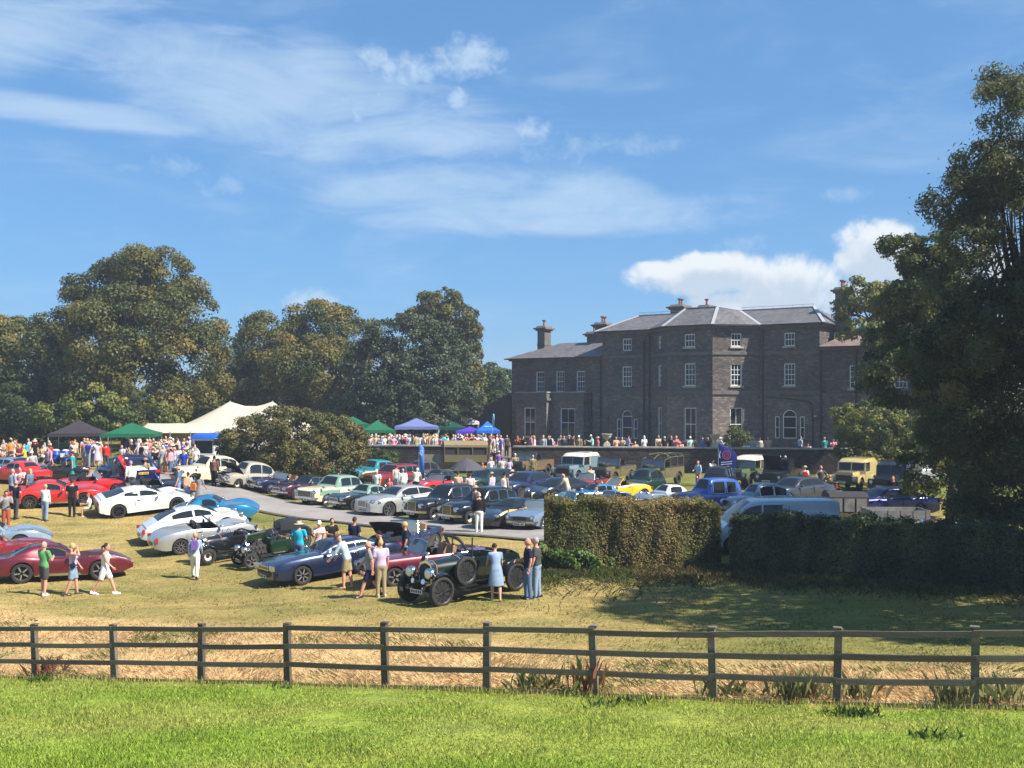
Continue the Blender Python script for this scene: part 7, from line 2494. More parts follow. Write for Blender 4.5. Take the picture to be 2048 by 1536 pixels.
vintage('dark green vintage open tourer with side mounted spare wheel, nearest the fence', 926, 31.6, 226, paint('black_green', (0.004, 0.011, 0.008)), BLACK, 1.04, wbase=2.95)
vintage('black vintage roadster with chrome headlamps left of the green one', 452, 40.6, 222, BLACK, BLACK, 0.82, wbase=2.5, spare=False, wheel='white', screen=False, r=.36)
vintage('green vintage roadster with its bonnet open and tan seats', 538, 39.4, 218, BRG, BRG, 0.80, wbase=2.45, spare=False, bonnet_open=True, seatm=LEATHER_T, wheel='five', r=.36)
vintage('black vintage roadster with its hood up behind the open green one', 556, 42.0, 214, BLACK, BLACK, 0.74, wbase=2.5, spare=False, hood=True, wheel='wire', r=.36)
# --- canvas roofed army lorry below the stalls
loc, rot = pose(905, 79.2, 188, 3.4, 1.7)
lorry = empty('army_lorry', loc, 0, 'canvas roofed khaki army lorry below the terrace wall', 'lorry', rot=rot)
m = MB()
m.box((-0.9, 0, 1.15), (3.2, 2.0, 0.55))
m.box((1.55, 0, 1.08), (1.3, 1.0, 0.62), taper=(0.96, 0.8))
m.box((0.4, 0, 0.72), (5.0, 0.9, 0.18))
m.build('body', KHAKI, lorry)
m = MB()
rows = []
for x_ in (-2.55, -1.7, -0.8, 0.0, 0.75):
 rows.append([(x_, -1.0, 1.98), (x_, -1.0, 2.15), (x_, -0.8, 2.34), (x_, 0, 2.44), (x_, 0.8, 2.34), (x_, 1.0, 2.15), (x_, 1.0, 1.98)])
m.grid(rows)
m.build('canvas_tilt', mat('tan_canvas', (0.22, 0.165, 0.09), 0.9, var=0.2), lorry, 40)
m = MB()
m.box((-0.9, 0, 1.72), (3.1, 1.8, 0.62))
m.build('load_bay', INTERIOR, lorry)
for x_ in (-2.5, -1.4, -0.3, 0.7):
 for sg in (-1, 1):
  m = MB()
  m.bar((x_, sg * 0.98, 1.40), (x_, sg * 0.98, 2.0), 0.06)
  m.build('tilt_post', KHAKI, lorry)
m = MB()
m.box((0.78, 0, 1.75), (0.06, 1.8, 0.6))
m.build('windscreen', GLASS, lorry)
for sg in (-1, 1):
 m = MB()
 rows = []
 for t in np.linspace(R(10), R(170), 10):
  x_, z_ = 1.75 + 0.55 * math.cos(t), 0.55 + 0.52 * math.sin(t)
  rows.append([(x_, sg * 0.62, z_), (x_, sg * 1.0, z_)])
 m.grid(rows)
 m.build('wing', KHAKI, lorry, 50)
 m = MB()
 m.ell((2.28, sg * 0.55, 1.1), (0.08, 0.11, 0.11), 12, 8)
 m.build('headlight', LAMP, lorry, 40)
 for xa in (1.75, -1.65):
  put_wheel(lorry, xa, sg * 0.84, 0.45, 0.24, 'mud')
m = MB()
m.ell((0.83, -0.86, 2.02), (0.05, 0.12, 0.12), 12, 8)
m.build('white_marker', WHITE, lorry, 40)
# --- canvas backed trailer and silver flatbed beyond the dark hedge
loc, rot = pose(1690, 44.5, 176, 1.5, 1.4)
tr_ = empty('canvas_trailer', loc, 0, 'dark canvas backed trailer with clear side panels behind the dark hedge', 'trailer', rot=rot)
m = MB()
m.box((0, 0, 0.75), (1.6, 1.5, 0.35))
m.build('body', KHAKI, tr_)
m = MB()
rows = []
for x_ in (-0.8, -0.3, 0.3, 0.8):
 rows.append([(x_, -0.75, 0.92), (x_, -0.75, 1.55), (x_, -0.6, 1.68), (x_, 0, 1.74), (x_, 0.6, 1.68), (x_, 0.75, 1.55), (x_, 0.75, 0.92)])
m.grid(rows)
m.add(rows[0], [tuple(range(7))])
m.add(rows[-1], [tuple(range(7))])
m.build('canvas_tilt', mat('black_canvas', (0.03, 0.028, 0.03), 0.85), tr_, 40)
for sg in (-1, 1):
 for k in (-1, 0, 1):
  m = MB()
  m.box((k * 0.5, sg * 0.76, 1.22), (0.42, 0.02, 0.55))
  m.build('clear_panel', mat('dull_clear_plastic', (0.22, 0.21, 0.19), 0.3, var=0.3, vscale=4), tr_)
 put_wheel(tr_, 0, sg * 0.66, 0.33, 0.17, 'mud')
loc, rot = pose(1790, 42.8, 178, 1.6, 1.5)
fb = empty('flatbed_trailer', loc, 0, 'silver grey flatbed trailer with dropped sides behind the dark hedge', 'trailer', rot=rot)
m = MB()
m.box((0, 0, 0.78), (2.3, 1.5, 0.07))
m.build('bed', ALLOY, fb)
GALV = mat('galvanised_steel', (0.30, 0.30, 0.29), 0.5, 0.6, var=0.25)
for sg in (-1, 1):
 m = MB()
 m.box((0, sg * 0.75, 1.0), (2.3, 0.04, 0.34))
 for k in range(5):
  m.box((-1.0 + 0.5 * k, sg * 0.775, 1.0), (0.05, 0.02, 0.36))
 m.build('side_board', GALV, fb)
 put_wheel(fb, 0, sg * 0.62, 0.32, 0.17, 'disc')
for x_ in (-1.15, 1.15):
 m = MB()
 m.box((x_, 0, 1.0), (0.04, 1.46, 0.34))
 m.build('end_board', GALV, fb)
m = MB()
m.bar((-1.15, 0, 0.7), (-2.0, 0, 0.55), 0.09)
m.build('drawbar', GALV, fb)
def motorcycle(label, px, D, yaw, tankm):
 loc, rot = pose(px, D, yaw, 1.4, 0.4)
 root = empty('motorcycle', loc, 0, label, 'motorcycle', 'motorcycles behind the dark hedge', rot=rot)
 for x_ in (0.70, -0.70):
  put_wheel(root, x_, 0.0, 0.32, 0.12, 'wire')
 m = MB()
 m.tube([(0.70, 0.08, 0.32), (0.52, 0.08, 0.95)], 0.025, 6)
 m.tube([(0.70, -0.08, 0.32), (0.52, -0.08, 0.95)], 0.025, 6)
 m.tube([(0.50, 0, 0.85), (0.1, 0, 0.35), (-0.3, 0, 0.35), (-0.35, 0, 0.75), (0.45, 0, 0.8)], 0.03, 6)
 m.tube([(-0.35, 0.06, 0.4), (-0.70, 0.06, 0.32)], 0.03, 6)
 m.tube([(-0.35, -0.06, 0.4), (-0.70, -0.06, 0.32)], 0.03, 6)
 m.build('frame', BLACKP, root, 40)
 m = MB()
 m.box((0.02, 0, 0.50), (0.42, 0.26, 0.30))
 m.lathe([(0.11, 0), (0.12, 0.1), (0.10, 0.2)], 12, 'z', (0.08, 0, 0.62))
 m.tube([(0.2, 0.15, 0.5), (0.1, 0.18, 0.28), (-0.9, 0.2, 0.36)], 0.04, 8)
 m.build('engine', ALLOY, root, 40)
 m = MB()
 m.ell((0.20, 0, 0.86), (0.30, 0.15, 0.13), 14, 8)
 m.build('tank', tankm, root, 40)
 m = MB()
 m.ell((-0.35, 0, 0.82), (0.36, 0.14, 0.07), 14, 8)
 m.build('saddle', LEATHER_K, root, 40)
 m = MB()
 m.tube([(0.40, -0.36, 1.04), (0.52, -0.1, 1.0), (0.52, 0.1, 1.0), (0.40, 0.36, 1.04)], 0.018, 6)
 m.build('handlebar', CHROME, root, 40)
 m = MB()
 m.ell((0.64, 0, 0.92), (0.09, 0.095, 0.095), 12, 8)
 m.build('headlight', LAMP, root, 40)
 for x_, a0, a1 in ((0.70, 40, 150), (-0.70, 20, 160)):
  m = MB()
  rows = []
  for t in np.linspace(R(a0), R(a1), 8):
   rows.append([(x_ + 0.37 * math.cos(t), y, 0.32 + 0.37 * math.sin(t)) for y in (-0.08, 0.08)])
  m.grid(rows)
  m.build('mudguard', tankm, root, 50)
 return root
REDB = paint('scarlet', (0.62, 0.018, 0.014))
for px, D, yaw, lab, tm_ in ((1868, 40.6, 205, 'red motorcycle nearest the silver flatbed trailer', RED), (1906, 40.0, 212, 'dark red motorcycle between two other motorcycles', DKRED), (1940, 39.6, 200, 'scarlet motorcycle beside the white one behind the dark hedge', REDB), (1962, 38.4, 196, 'white motorcycle at the right end of the motorcycles', WHITEP)):
 motorcycle(lab, px, D, yaw, tm_)
for px, D, yaw, lab, tm_ in ((1628, 60.5, 150, 'red motorcycle in front of the two visitors in caps', RED), (1652, 61.5, 160, 'black motorcycle in front of the two visitors in caps', BLACK)):
 motorcycle(lab, px, D, yaw, tm_)['group'] = 'motorcycles before the field cars'
# ------------------------------------------------------------------ stalls, tents, flags
def fabric(name, rgb):
 return mat('fabric_' + name, rgb, 0.8, var=0.08, vscale=2.0, spec=0.2)
FR = mat('tent_frame', (0.55, 0.55, 0.55), 0.4, 0.6)
def gazebo(label, px, D, w, eave, peak, fm, yaw=0, walls=0, legs=True, name='gazebo'):
 p = at(px, D)
 root = empty(name, p, R(yaw), label, 'gazebo', 'gazebos and stalls of the show')
 h = w / 2
 m = MB()
 n = 6
 rows = []
 for k in range(n + 1):
  t = k / n
  z = eave + (peak - eave) * (t ** 1.25)
  a = h * (1 - t)
  rows.append([(-a, -a, z), (0, -a - 0.0, z - 0.03 * math.sin(math.pi * t)), (a, -a, z), (a, 0, z - 0.03 * math.sin(math.pi * t)), (a, a, z), (0, a, z), (-a, a, z), (-a, 0, z)])
 m.grid(rows, close=True)
 m.build('canopy', fm, root, 25)
 m = MB()
 v = 0.26
 rr3 = [(-h, -h), (h, -h), (h, h), (-h, h), (-h, -h)]
 for i in range(4):
  a, b_ = Vector((*rr3[i], 0)), Vector((*rr3[i + 1], 0))
  seg = 8
  pts_ = [a + (b_ - a) * k / seg for k in range(seg + 1)]
  m.grid([[(q_.x, q_.y, eave + 0.01) for q_ in pts_], [(q_.x * 1.004, q_.y * 1.004, eave - v + (0.03 if k % 2 else 0)) for k, q_ in enumerate(pts_)]])
 m.build('valance', fm, root)
 if legs:
  for sx in (-1, 1):
   for sy in (-1, 1):
    m = MB()
    m.bar((sx * (h - 0.04), sy * (h - 0.04), -0.2), (sx * (h - 0.04), sy * (h - 0.04), eave), 0.05)
    m.build('leg', FR, root)
 if walls:
  m = MB()
  m.box((0, h - 0.02, eave / 2), (w - 0.1, 0.02, eave))
  m.build('back_wall', fm, root)
 return root
GREENF = fabric('green', (0.012, 0.11, 0.055))
gazebo('black pop up gazebo under the tallest spreading tree', 158, 80, 3.7, 2.05, 3.05, fabric('black', (0.040, 0.032, 0.038)), 12)
gazebo('green pop up gazebo between the black gazebo and the white marquee', 264, 79, 3.8, 2.05, 2.85, GREENF, 10)
gazebo('small green gazebo half hidden behind the bronze bush', 706, 92, 2.9, 2.45, 3.1, GREENF, 8)
gazebo('green gazebo right of the bronze bush', 755, 88.5, 2.8, 2.05, 2.85, GREENF, 10)
gazebo('lilac blue gazebo behind the blue feather flag', 833, 90, 3.7, 2.3, 2.98, fabric('lilac_blue', (0.13, 0.16, 0.34)), 6)
gazebo('dark green gazebo right of the lilac blue one', 895, 93, 3.2, 2.15, 2.9, fabric('dark_green', (0.008, 0.055, 0.045)), 4)
gazebo('small white gazebo top behind the purple stall', 934, 98, 2.2, 2.5, 3.15, fabric('white', (0.68, 0.66, 0.64)), 4)
gazebo('purple stall canopy left of the bright blue gazebo', 940, 91, 2.5, 1.85, 2.25, fabric('purple', (0.07, 0.04, 0.36)), 4)
gz_ = gazebo('bright blue gazebo beside the dark left end of the house', 975, 90, 2.0, 1.95, 2.75, fabric('bright_blue', (0.015, 0.12, 0.50)), 6)
m = MB()
for k, w_ in enumerate((.12, .2, .1, .16)):
 m.box((-0.26 + 0.16 * k, -0.66, 2.285), (w_ * .8, 0.01, 0.05), (R(-52), 0, 0))
m.build('white_print', WHITE, gz_)
m = MB()
a = [Vector(((px - CX) / F * 88, 88, CZ - (py - HY) / F * 88)) for px, py in ((846, 866), (858, 872), (866, 872), (874, 868), (879, 858))]
rows = [[p for p in a], [p + Vector((0, 0, -0.24)) for p in a]]
m.grid(rows)
tag(m.build('bunting', fabric('pale_green', (0.42, 0.52, 0.34))), 'pale green bunting hanging below the lilac blue gazebo', 'bunting')
# white marquee: a long low tent and a taller pole tent behind it
p = at(356, 88)
mq = empty('marquee', p, R(4), label='long low white marquee left of the blue roofed kiosk', cat='marquee')
m = MB()
CREAMF = mat('marquee_canvas', (0.46, 0.42, 0.33), 0.85, var=0.06, vscale=1.0, bump=0.4, bscale=2.0)
hw_ = 3.3
rows = []
for x_ in np.linspace(-hw_, hw_, 9):
 sag = 0.06 * math.cos(x_ * 2.8)
 e_ = min(1, (hw_ - abs(x_)) / 0.7)
 rows.append([(x_, -2.6, 1.82), (x_, -1.3, 1.82 + (0.40 - sag) * e_), (x_, 0, 1.82 + (0.72 + sag * 0.3) * e_), (x_, 1.3, 1.82 + 0.4 * e_), (x_, 2.6, 1.82)])
m.grid(rows)
m.build('roof', CREAMF, mq, 30)
m = MB()
m.box((0, 2.58, 0.97), (2 * hw_, 0.03, 1.95))
m.build('back_wall', CREAMF, mq)
for x_ in np.linspace(-hw_ + 0.05, hw_ - 0.05, 5):
 m = MB()
 m.bar((x_, -2.58, -0.2), (x_, -2.58, 1.95), 0.06)
 m.build('pole', FR, mq)
p = at(490, 92)
mq2 = empty('marquee', p, R(2), label='tall peaked cream marquee behind the bronze bush', cat='marquee')
m = MB()
PKX = (-1.3, 2.4)
rows = []
ns = 20
eh = 1.9
peak_z = 4.35
ring = []
for k in range(48):
 a = 2 * math.pi * k / 48
 ex, ey = 6.4 * math.copysign(abs(math.cos(a)) ** 0.6, math.cos(a)), 4.4 * math.copysign(abs(math.sin(a)) ** 0.6, math.sin(a))
 ring.append((ex, ey))
for j in range(9):
 t = j / 8
 row = []
 for k, (ex, ey) in enumerate(ring):
  tx = max(PKX[0], min(PKX[1], ex * 0.55))
  z = eh + (peak_z - eh) * (t ** 1.25) - 0.03 * (k % 2) * math.sin(math.pi * t)
  zz_ = z - (0.45 * math.sin(math.pi * (tx - PKX[0]) / (PKX[1] - PKX[0])) * t * t)
  row.append((ex + (tx - ex) * t, ey * (1 - t), zz_))
 rows.append(row)
m.grid(rows, close=True)
m.build('roof', CREAMF, mq2, 60)
m = MB()
m.grid([[(x_, y_, eh) for x_, y_ in ring], [(x_, y_, 0) for x_, y_ in ring]], close=True)
m.build('side_wall', CREAMF, mq2, 60)
for x_ in PKX:
 m = MB()
 m.tube([(x_, 0, 0), (x_, 0, peak_z + 0.06)], 0.05, 8)
 m.build('king_pole', FR, mq2)
# kiosk with blue roof
p = at(418, 70.5)
ki = empty('kiosk', p, R(-8), label='white catering kiosk with a bright blue roof beside the grey bush', cat='kiosk')
m = MB()
m.box((0, 0, 0.62), (1.55, 1.7, 0.85))
m.build('dark_base', mat('kiosk_blue_grey', (0.035, 0.055, 0.065), 0.5), ki)
m = MB()
for sx in (-1, 1):
 for sy in (-1, 1):
  m.box((sx * 0.70, sy * 0.78, 1.55), (0.14, 0.12, 1.05))
m.box((0, 0.8, 1.55), (1.5, 0.06, 1.05))
m.box((0.75, 0.1, 1.55), (0.05, 1.5, 1.05))
m.box((0, 0, 1.08), (1.62, 1.76, 0.10))
m.box((0, 0, 2.06), (1.62, 1.76, 0.14))
m.build('cabin', WHITE, ki)
m = MB()
m.box((-0.02, -0.80, 1.56), (1.24, 0.02, 0.86))
w_ = m.build('serving_window', GLASS, ki)
m = MB()
rows = []
for x_ in (-0.86, -0.8, 0.8, 0.86):
 e_ = 0 if abs(x_) > 0.82 else 1
 rows.append([(x_, -0.95, 2.13), (x_, -0.85, 2.22 + 0.10 * e_), (x_, -0.3, 2.30 + 0.14 * e_), (x_, 0.3, 2.30 + 0.14 * e_), (x_, 0.85, 2.22 + 0.10 * e_), (x_, 0.95, 2.13)])
m.grid(rows)
m.grid([[(p_[0], p_[1], 2.12) for p_ in r_] for r_ in rows])
m.build('roof', fabric('kiosk_blue', (0.015, 0.10, 0.52)), ki, 40)
for sg in (-1, 1):
 put_wheel(ki, 0.0, sg * 0.86, 0.28, 0.15, 'disc')
p = at(434, 67.5)
sg_ = empty('sign_board', p, 0, label='small white red marked sign board on the right side of the kiosk', cat='sign')
m = MB()
m.box((0.28, -0.02, 1.75), (0.03, 0.3, 0.7))
m.bar((0.28, 0, 0), (0.28, 0, 2.0), 0.04)
m.build('board', WHITE, sg_)
p = at(516, 66.5)
pv = empty('post_sign', p, 0, label='small white sign on a thin post in front of the bronze bush', cat='sign')
m = MB()
m.bar((0, 0, 0), (0, 0, 2.1), 0.04)
m.build('post', FR, pv)
m = MB()
m.box((0, -0.03, 1.55), (0.26, 0.02, 0.16))
m.ell((0, 0, 2.12), (0.09, 0.09, 0.1), 10, 6)
m.build('board', WHITE, pv)
def feather(label, px, D, wtop, h, fm, kind='feather', printm=None, z0=0.35):
 p = at(px, D)
 root = empty('feather_flag', p, 0, label, 'flag')
 m = MB()
 m.tube([(-wtop / 2, 0, 0), (-wtop / 2, 0, h * 0.9), (-wtop * 0.35, 0, h * 0.985), (0, 0, h)], 0.016, 6)
 m.build('pole', FR, root, 40)
 m = MB()
 rows = []
 for t in np.linspace(0, 1, 17):
  z = z0 + (h - z0) * t
  if kind == 'feather':
   wv = wtop * (1 - max(0, (t - 0.9) / 0.1) ** 2 * 0.75)
   xl = -wtop / 2 + wtop * 0.25 * max(0, (t - 0.9) / 0.1) ** 2
  else:
   wv = wtop * (0.72 + 0.5 * math.sin(math.pi * min(1, t * 1.15) * 0.75)) * (1 if t < 0.72 else max(0.04, 1 - ((t - 0.72) / 0.28) ** 1.6))
   xl = -wtop / 2
  rows.append([(xl + wv * k, 0.05 * math.sin(3 * k + 4 * t), z) for k in np.linspace(0, 1, 7)])
 m.grid(rows)
 m.build('sail', fm, root, 60)
 return root
f1 = feather('tall sky blue feather flag with a white emblem beside the red estate', 843, 66, 0.34, 2.75, fabric('sky_blue', (0.08, 0.22, 0.62)))
m = MB()
for k, (x_, z_, w_, h_) in enumerate(((-.02, 2.42, .14, .03), (.05, 2.34, .03, .16), (-.08, 2.28, .03, .14), (0, 2.26, .12, .03), (-.02, 2.18, .1, .03), (.02, 2.12, .03, .09))):
 m.box((x_, -0.075, z_), (w_, 0.006, h_), (0, R(12 * (k % 3 - 1)), 0))
m.build('emblem', WHITE, f1)
feather('small turquoise feather flag beside the bright blue gazebo', 987, 88, 0.16, 3.4, fabric('turquoise', (0.14, 0.38, 0.46)), z0=2.2)
f2 = feather('navy blue teardrop feather flag with white lettering in front of the terrace wall', 1452, 68.5, 1.0, 2.85, fabric('flag_navy', (0.010, 0.016, 0.13)), 'tear')
m = MB()
m.lathe([(0.24, 0), (0.285, 0.0), (0.285, 0.012), (0.24, 0.012), (0.24, 0)], 22, 'y', (0.02, -0.07, 2.05), cap=False)
m.lathe([(0.13, 0), (0.16, 0.0), (0.16, 0.012), (0.13, 0.012), (0.13, 0)], 18, 'y', (0.02, -0.07, 2.05), cap=False)
for a in np.linspace(0, 2 * math.pi, 7)[:-1]:
 m.bar((0.02, -0.075, 2.05), (0.02 + 0.14 * math.cos(a), -0.075, 2.05 + 0.14 * math.sin(a)), 0.012)
m.build('round_emblem', mat('flag_red_print', (0.30, 0.05, 0.12), 0.7), f2)
m = MB()
rl = random.Random(3)
for row, (z_, wd) in enumerate(((1.60, .52), (1.46, .46), (1.30, .30), (1.16, .40), (1.02, .22), (0.90, .36), (0.76, .2))):
 x_ = -0.34
 while x_ < -0.34 + wd + 0.2:
  w_ = rl.uniform(0.03, 0.07)
  m.box((x_ + w_ / 2, -0.075, z_ + 0.1 * x_), (w_ * 0.8, 0.006, rl.uniform(0.035, 0.06)))
  x_ += w_
m.build('lettering', mat('flag_white_print', (0.42, 0.45, 0.6), 0.7), f2)
m = MB()
m.tube([(-0.42, -0.08, 1.85), (-0.46, -0.08, 2.05), (-0.40, -0.08, 2.3)], 0.03, 5)
m.build('white_swoosh', mat('flag_white_print', (0.42, 0.45, 0.6), 0.7), f2)
# dark umbrella over the two in orange and pink
p = at(934, 60.3)
um = empty('parasol', p, 0, label='large dark grey parasol beside the bright red sports car', cat='parasol')
m = MB()
n = 8
rows = []
for t, z in ((0.0, 2.28), (0.25, 2.20), (0.55, 2.02), (0.85, 1.78), (1.0, 1.64)):
 rows.append([(1.05 * t * math.cos(2 * math.pi * k / 16) * (1 if k % 2 == 0 else 0.95), 1.05 * t * math.sin(2 * math.pi * k / 16) * (1 if k % 2 == 0 else 0.95), z - (0 if k % 2 == 0 else 0.0)) for k in range(16)])
m.grid(rows, close=True)
m.build('canopy', fabric('dark_grey', (0.075, 0.072, 0.085)), um, 20)
m = MB()
m.tube([(0, 0, 0), (0, 0, 2.3)], 0.022, 8)
m.build('pole', FR, um)
for k in range(8):
 m = MB()
 a = 2 * math.pi * k / 8
 m.bar((0, 0, 1.9), (0.95 * math.cos(a), 0.95 * math.sin(a), 1.69), 0.014)
 m.build('rib', FR, um)
# blue drums with a paper sign
for px, D, lab in ((112, 75.6, 'blue plastic drum left of the small white paper sign'), (131, 75.2, 'blue plastic drum right of the small white paper sign')):
 p = at(px, D)
 dr = empty('plastic_drum', p, 0, lab, 'drum', 'blue drums by the picnic tables')
 m = MB()
 m.lathe([(0.27, 0.0), (0.30, 0.03), (0.30, 0.3), (0.315, 0.32), (0.30, 0.34), (0.30, 0.62), (0.315, 0.64), (0.30, 0.66), (0.30, 0.90), (0.27, 0.94), (0.24, 0.94), (0.24, 0.90), (0.02, 0.90)], 20)
 m.build('drum_shell', mat('blue_plastic', (0.015, 0.06, 0.30), 0.4), dr, 40)
 m = MB()
 m.ell((0, 0, 0.94), (0.25, 0.25, 0.10), 14, 8)
 m.build('bin_liner', mat('pale_bin_liner', (0.55, 0.53, 0.50), 0.5), dr, 40)
p = at(126, 74.4)
sgn = empty('paper_sign', p, 0, label='small white paper sign on a stick before the blue drums', cat='sign')
m = MB()
m.bar((0, 0, -0.1), (0, 0, 0.6), 0.04)
m.build('stick', WOOD_F, sgn)
m = MB()
m.box((0, -0.03, 0.66), (0.34, 0.015, 0.28))
m.build('sheet', WHITE, sgn)
def picnic(label, px, D, yaw):
 p = at(px, D)
 root = empty('picnic_table', p, R(yaw), label, 'picnic table', 'picnic tables at the left')
 TIM = mat('table_timber', (0.22, 0.16, 0.10), 0.8, var=0.3)
 for k in range(5):
  m = MB()
  m.box((0, -0.32 + 0.16 * k, 0.74), (1.7, 0.145, 0.04))
  m.build('plank', TIM, root)
 for y in (-0.72, 0.72):
  m = MB()
  m.box((0, y, 0.44), (1.7, 0.25, 0.04))
  m.build('bench', TIM, root)
 for x_ in (-0.6, 0.6):
  m = MB()
  m.bar((x_, -0.75, 0.0), (x_, -0.25, 0.72), 0.08)
  m.bar((x_, 0.75, 0.0), (x_, 0.25, 0.72), 0.08)
  m.bar((x_, -0.8, 0.42), (x_, 0.8, 0.42), 0.07)
  m.build('trestle', TIM, root)
 return root
picnic('picnic table where the person in yellow sits, left of the blue drums', 50, 75.2, 10)
picnic('picnic table at the far left beside the edge of the photo', -2, 76.5, -8)
picnic('picnic table just left of the blue drums', 84, 76.8, 14)
# white folding sheet of sales leaflets, cardboard show card
for px, D, lab in ((1068, 57.6, 'white show card standing on the grass by the black coupe'), (1672, 66.4, 'white card leaning by the sand yellow field car')):
 p = at(px, D)
 r_ = empty('show_card', p, R(10), label=lab, cat='card')
 m = MB()
 m.box((0, 0, 0.42), (0.26, 0.015, 0.36), (R(-8), 0, 0))
 m.build('card', WHITE, r_)
 m = MB()
 m.bar((0, 0.02, 0), (0, 0.03, 0.3), 0.03)
 m.build('stick', WOOD_F, r_)
# pale low vehicle half hidden behind the feathery tree
Car('panel_van', 'pale van mostly hidden behind the feathery tree', 1868, 70.5, 200, SPEC['panel_van'], SILVER, cat='van')
# ------------------------------------------------------------------ people
SKINS = {'fair': cloth('skin_fair', (0.56, 0.34, 0.25)), 'pink': cloth('skin_pink', (0.58, 0.29, 0.21)), 'tan': cloth('skin_tan', (0.46, 0.25, 0.16)), 'dark': cloth('skin_dark', (0.16, 0.08, 0.05))}
PAL = {'white': (.74, .73, .70), 'cream': (.66, .60, .46), 'pale blue': (.38, .48, .60), 'mid blue': (.06, .20, .44), 'navy': (.014, .018, .045), 'black': (.012, .012, .014), 'grey': (.24, .24, .25),
  'pale grey': (.44, .44, .44), 'dark grey': (.06, .06, .065), 'pink': (.66, .30, .36), 'pale pink': (.68, .48, .48), 'coral': (.62, .17, .17), 'red': (.55, .025, .02), 'orange': (.66, .20, .04), 'mint': (.34, .56, .46),
  'teal': (.015, .26, .25), 'turquoise': (.02, .38, .52), 'green': (.10, .30, .12), 'olive': (.16, .15, .07), 'khaki': (.32, .26, .15), 'beige': (.48, .40, .28), 'lilac': (.48, .40, .56), 'purple': (.16, .10, .34),
  'yellow': (.72, .48, .04), 'brown': (.16, .085, .05), 'maroon': (.18, .02, .03), 'denim': (.10, .16, .26), 'pale denim': (.22, .30, .42), 'royal blue': (.02, .06, .38), 'peach': (.68, .38, .24), 'rust': (.36, .08, .04)}
HAIRC = {'brown': (.06, .035, .02), 'black': (.012, .010, .010), 'blond': (.50, .34, .14), 'grey': (.34, .33, .32), 'white': (.62, .60, .56), 'ginger': (.34, .11, .03)}
def cm(c):
 return cloth(c.replace(' ', '_'), PAL[c])
POSES = {   # lean, hips L/R, knees L/R, shoulder pitch L/R, abduction L/R, elbow L/R, inward L/R, head pitch
 'stand': dict(lean=2, hip=(3, -2), knee=(3, 2), sh=(4, 2), ab=(9, 9), el=(14, 12), inn=(0, 0), hd=6),
 'stand2': dict(lean=-1, hip=(-3, 7), knee=(2, 10), sh=(-6, 12), ab=(12, 14), el=(20, 62), inn=(0, .35), hd=0),
 'walk': dict(lean=3, hip=(24, -18), knee=(6, 16), sh=(-18, 22), ab=(8, 8), el=(18, 24), inn=(0, 0), hd=4),
 'fold': dict(lean=0, hip=(4, -3), knee=(4, 2), sh=(16, 18), ab=(12, 12), el=(86, 92), inn=(.75, .75), hd=-4),
 'phone': dict(lean=4, hip=(3, -4), knee=(4, 3), sh=(38, 42), ab=(10, 10), el=(78, 82), inn=(.45, .45), hd=20),
 'shade': dict(lean=0, hip=(10, -8), knee=(4, 12), sh=(10, 84), ab=(10, 24), el=(24, 118), inn=(0, .55), hd=-4),
 'hips': dict(lean=0, hip=(5, -5), knee=(3, 3), sh=(-24, -24), ab=(34, 34), el=(66, 66), inn=(.55, .55), hd=4),
 'bend': dict(lean=42, hip=(8, -6), knee=(10, 4), sh=(46, 52), ab=(8, 8), el=(16, 20), inn=(0, 0), hd=10),
 'bend2': dict(lean=20, hip=(10, -8), knee=(10, 4), sh=(28, 24), ab=(10, 10), el=(14, 10), inn=(0, 0), hd=22),
 'sit': dict(lean=6, hip=(84, 80), knee=(84, 88), sh=(26, 30), ab=(10, 10), el=(52, 56), inn=(.3, .3), hd=6),
 'point': dict(lean=0, hip=(5, -4), knee=(4, 3), sh=(6, 82), ab=(9, 22), el=(14, 8), inn=(0, -.2), hd=0),
}
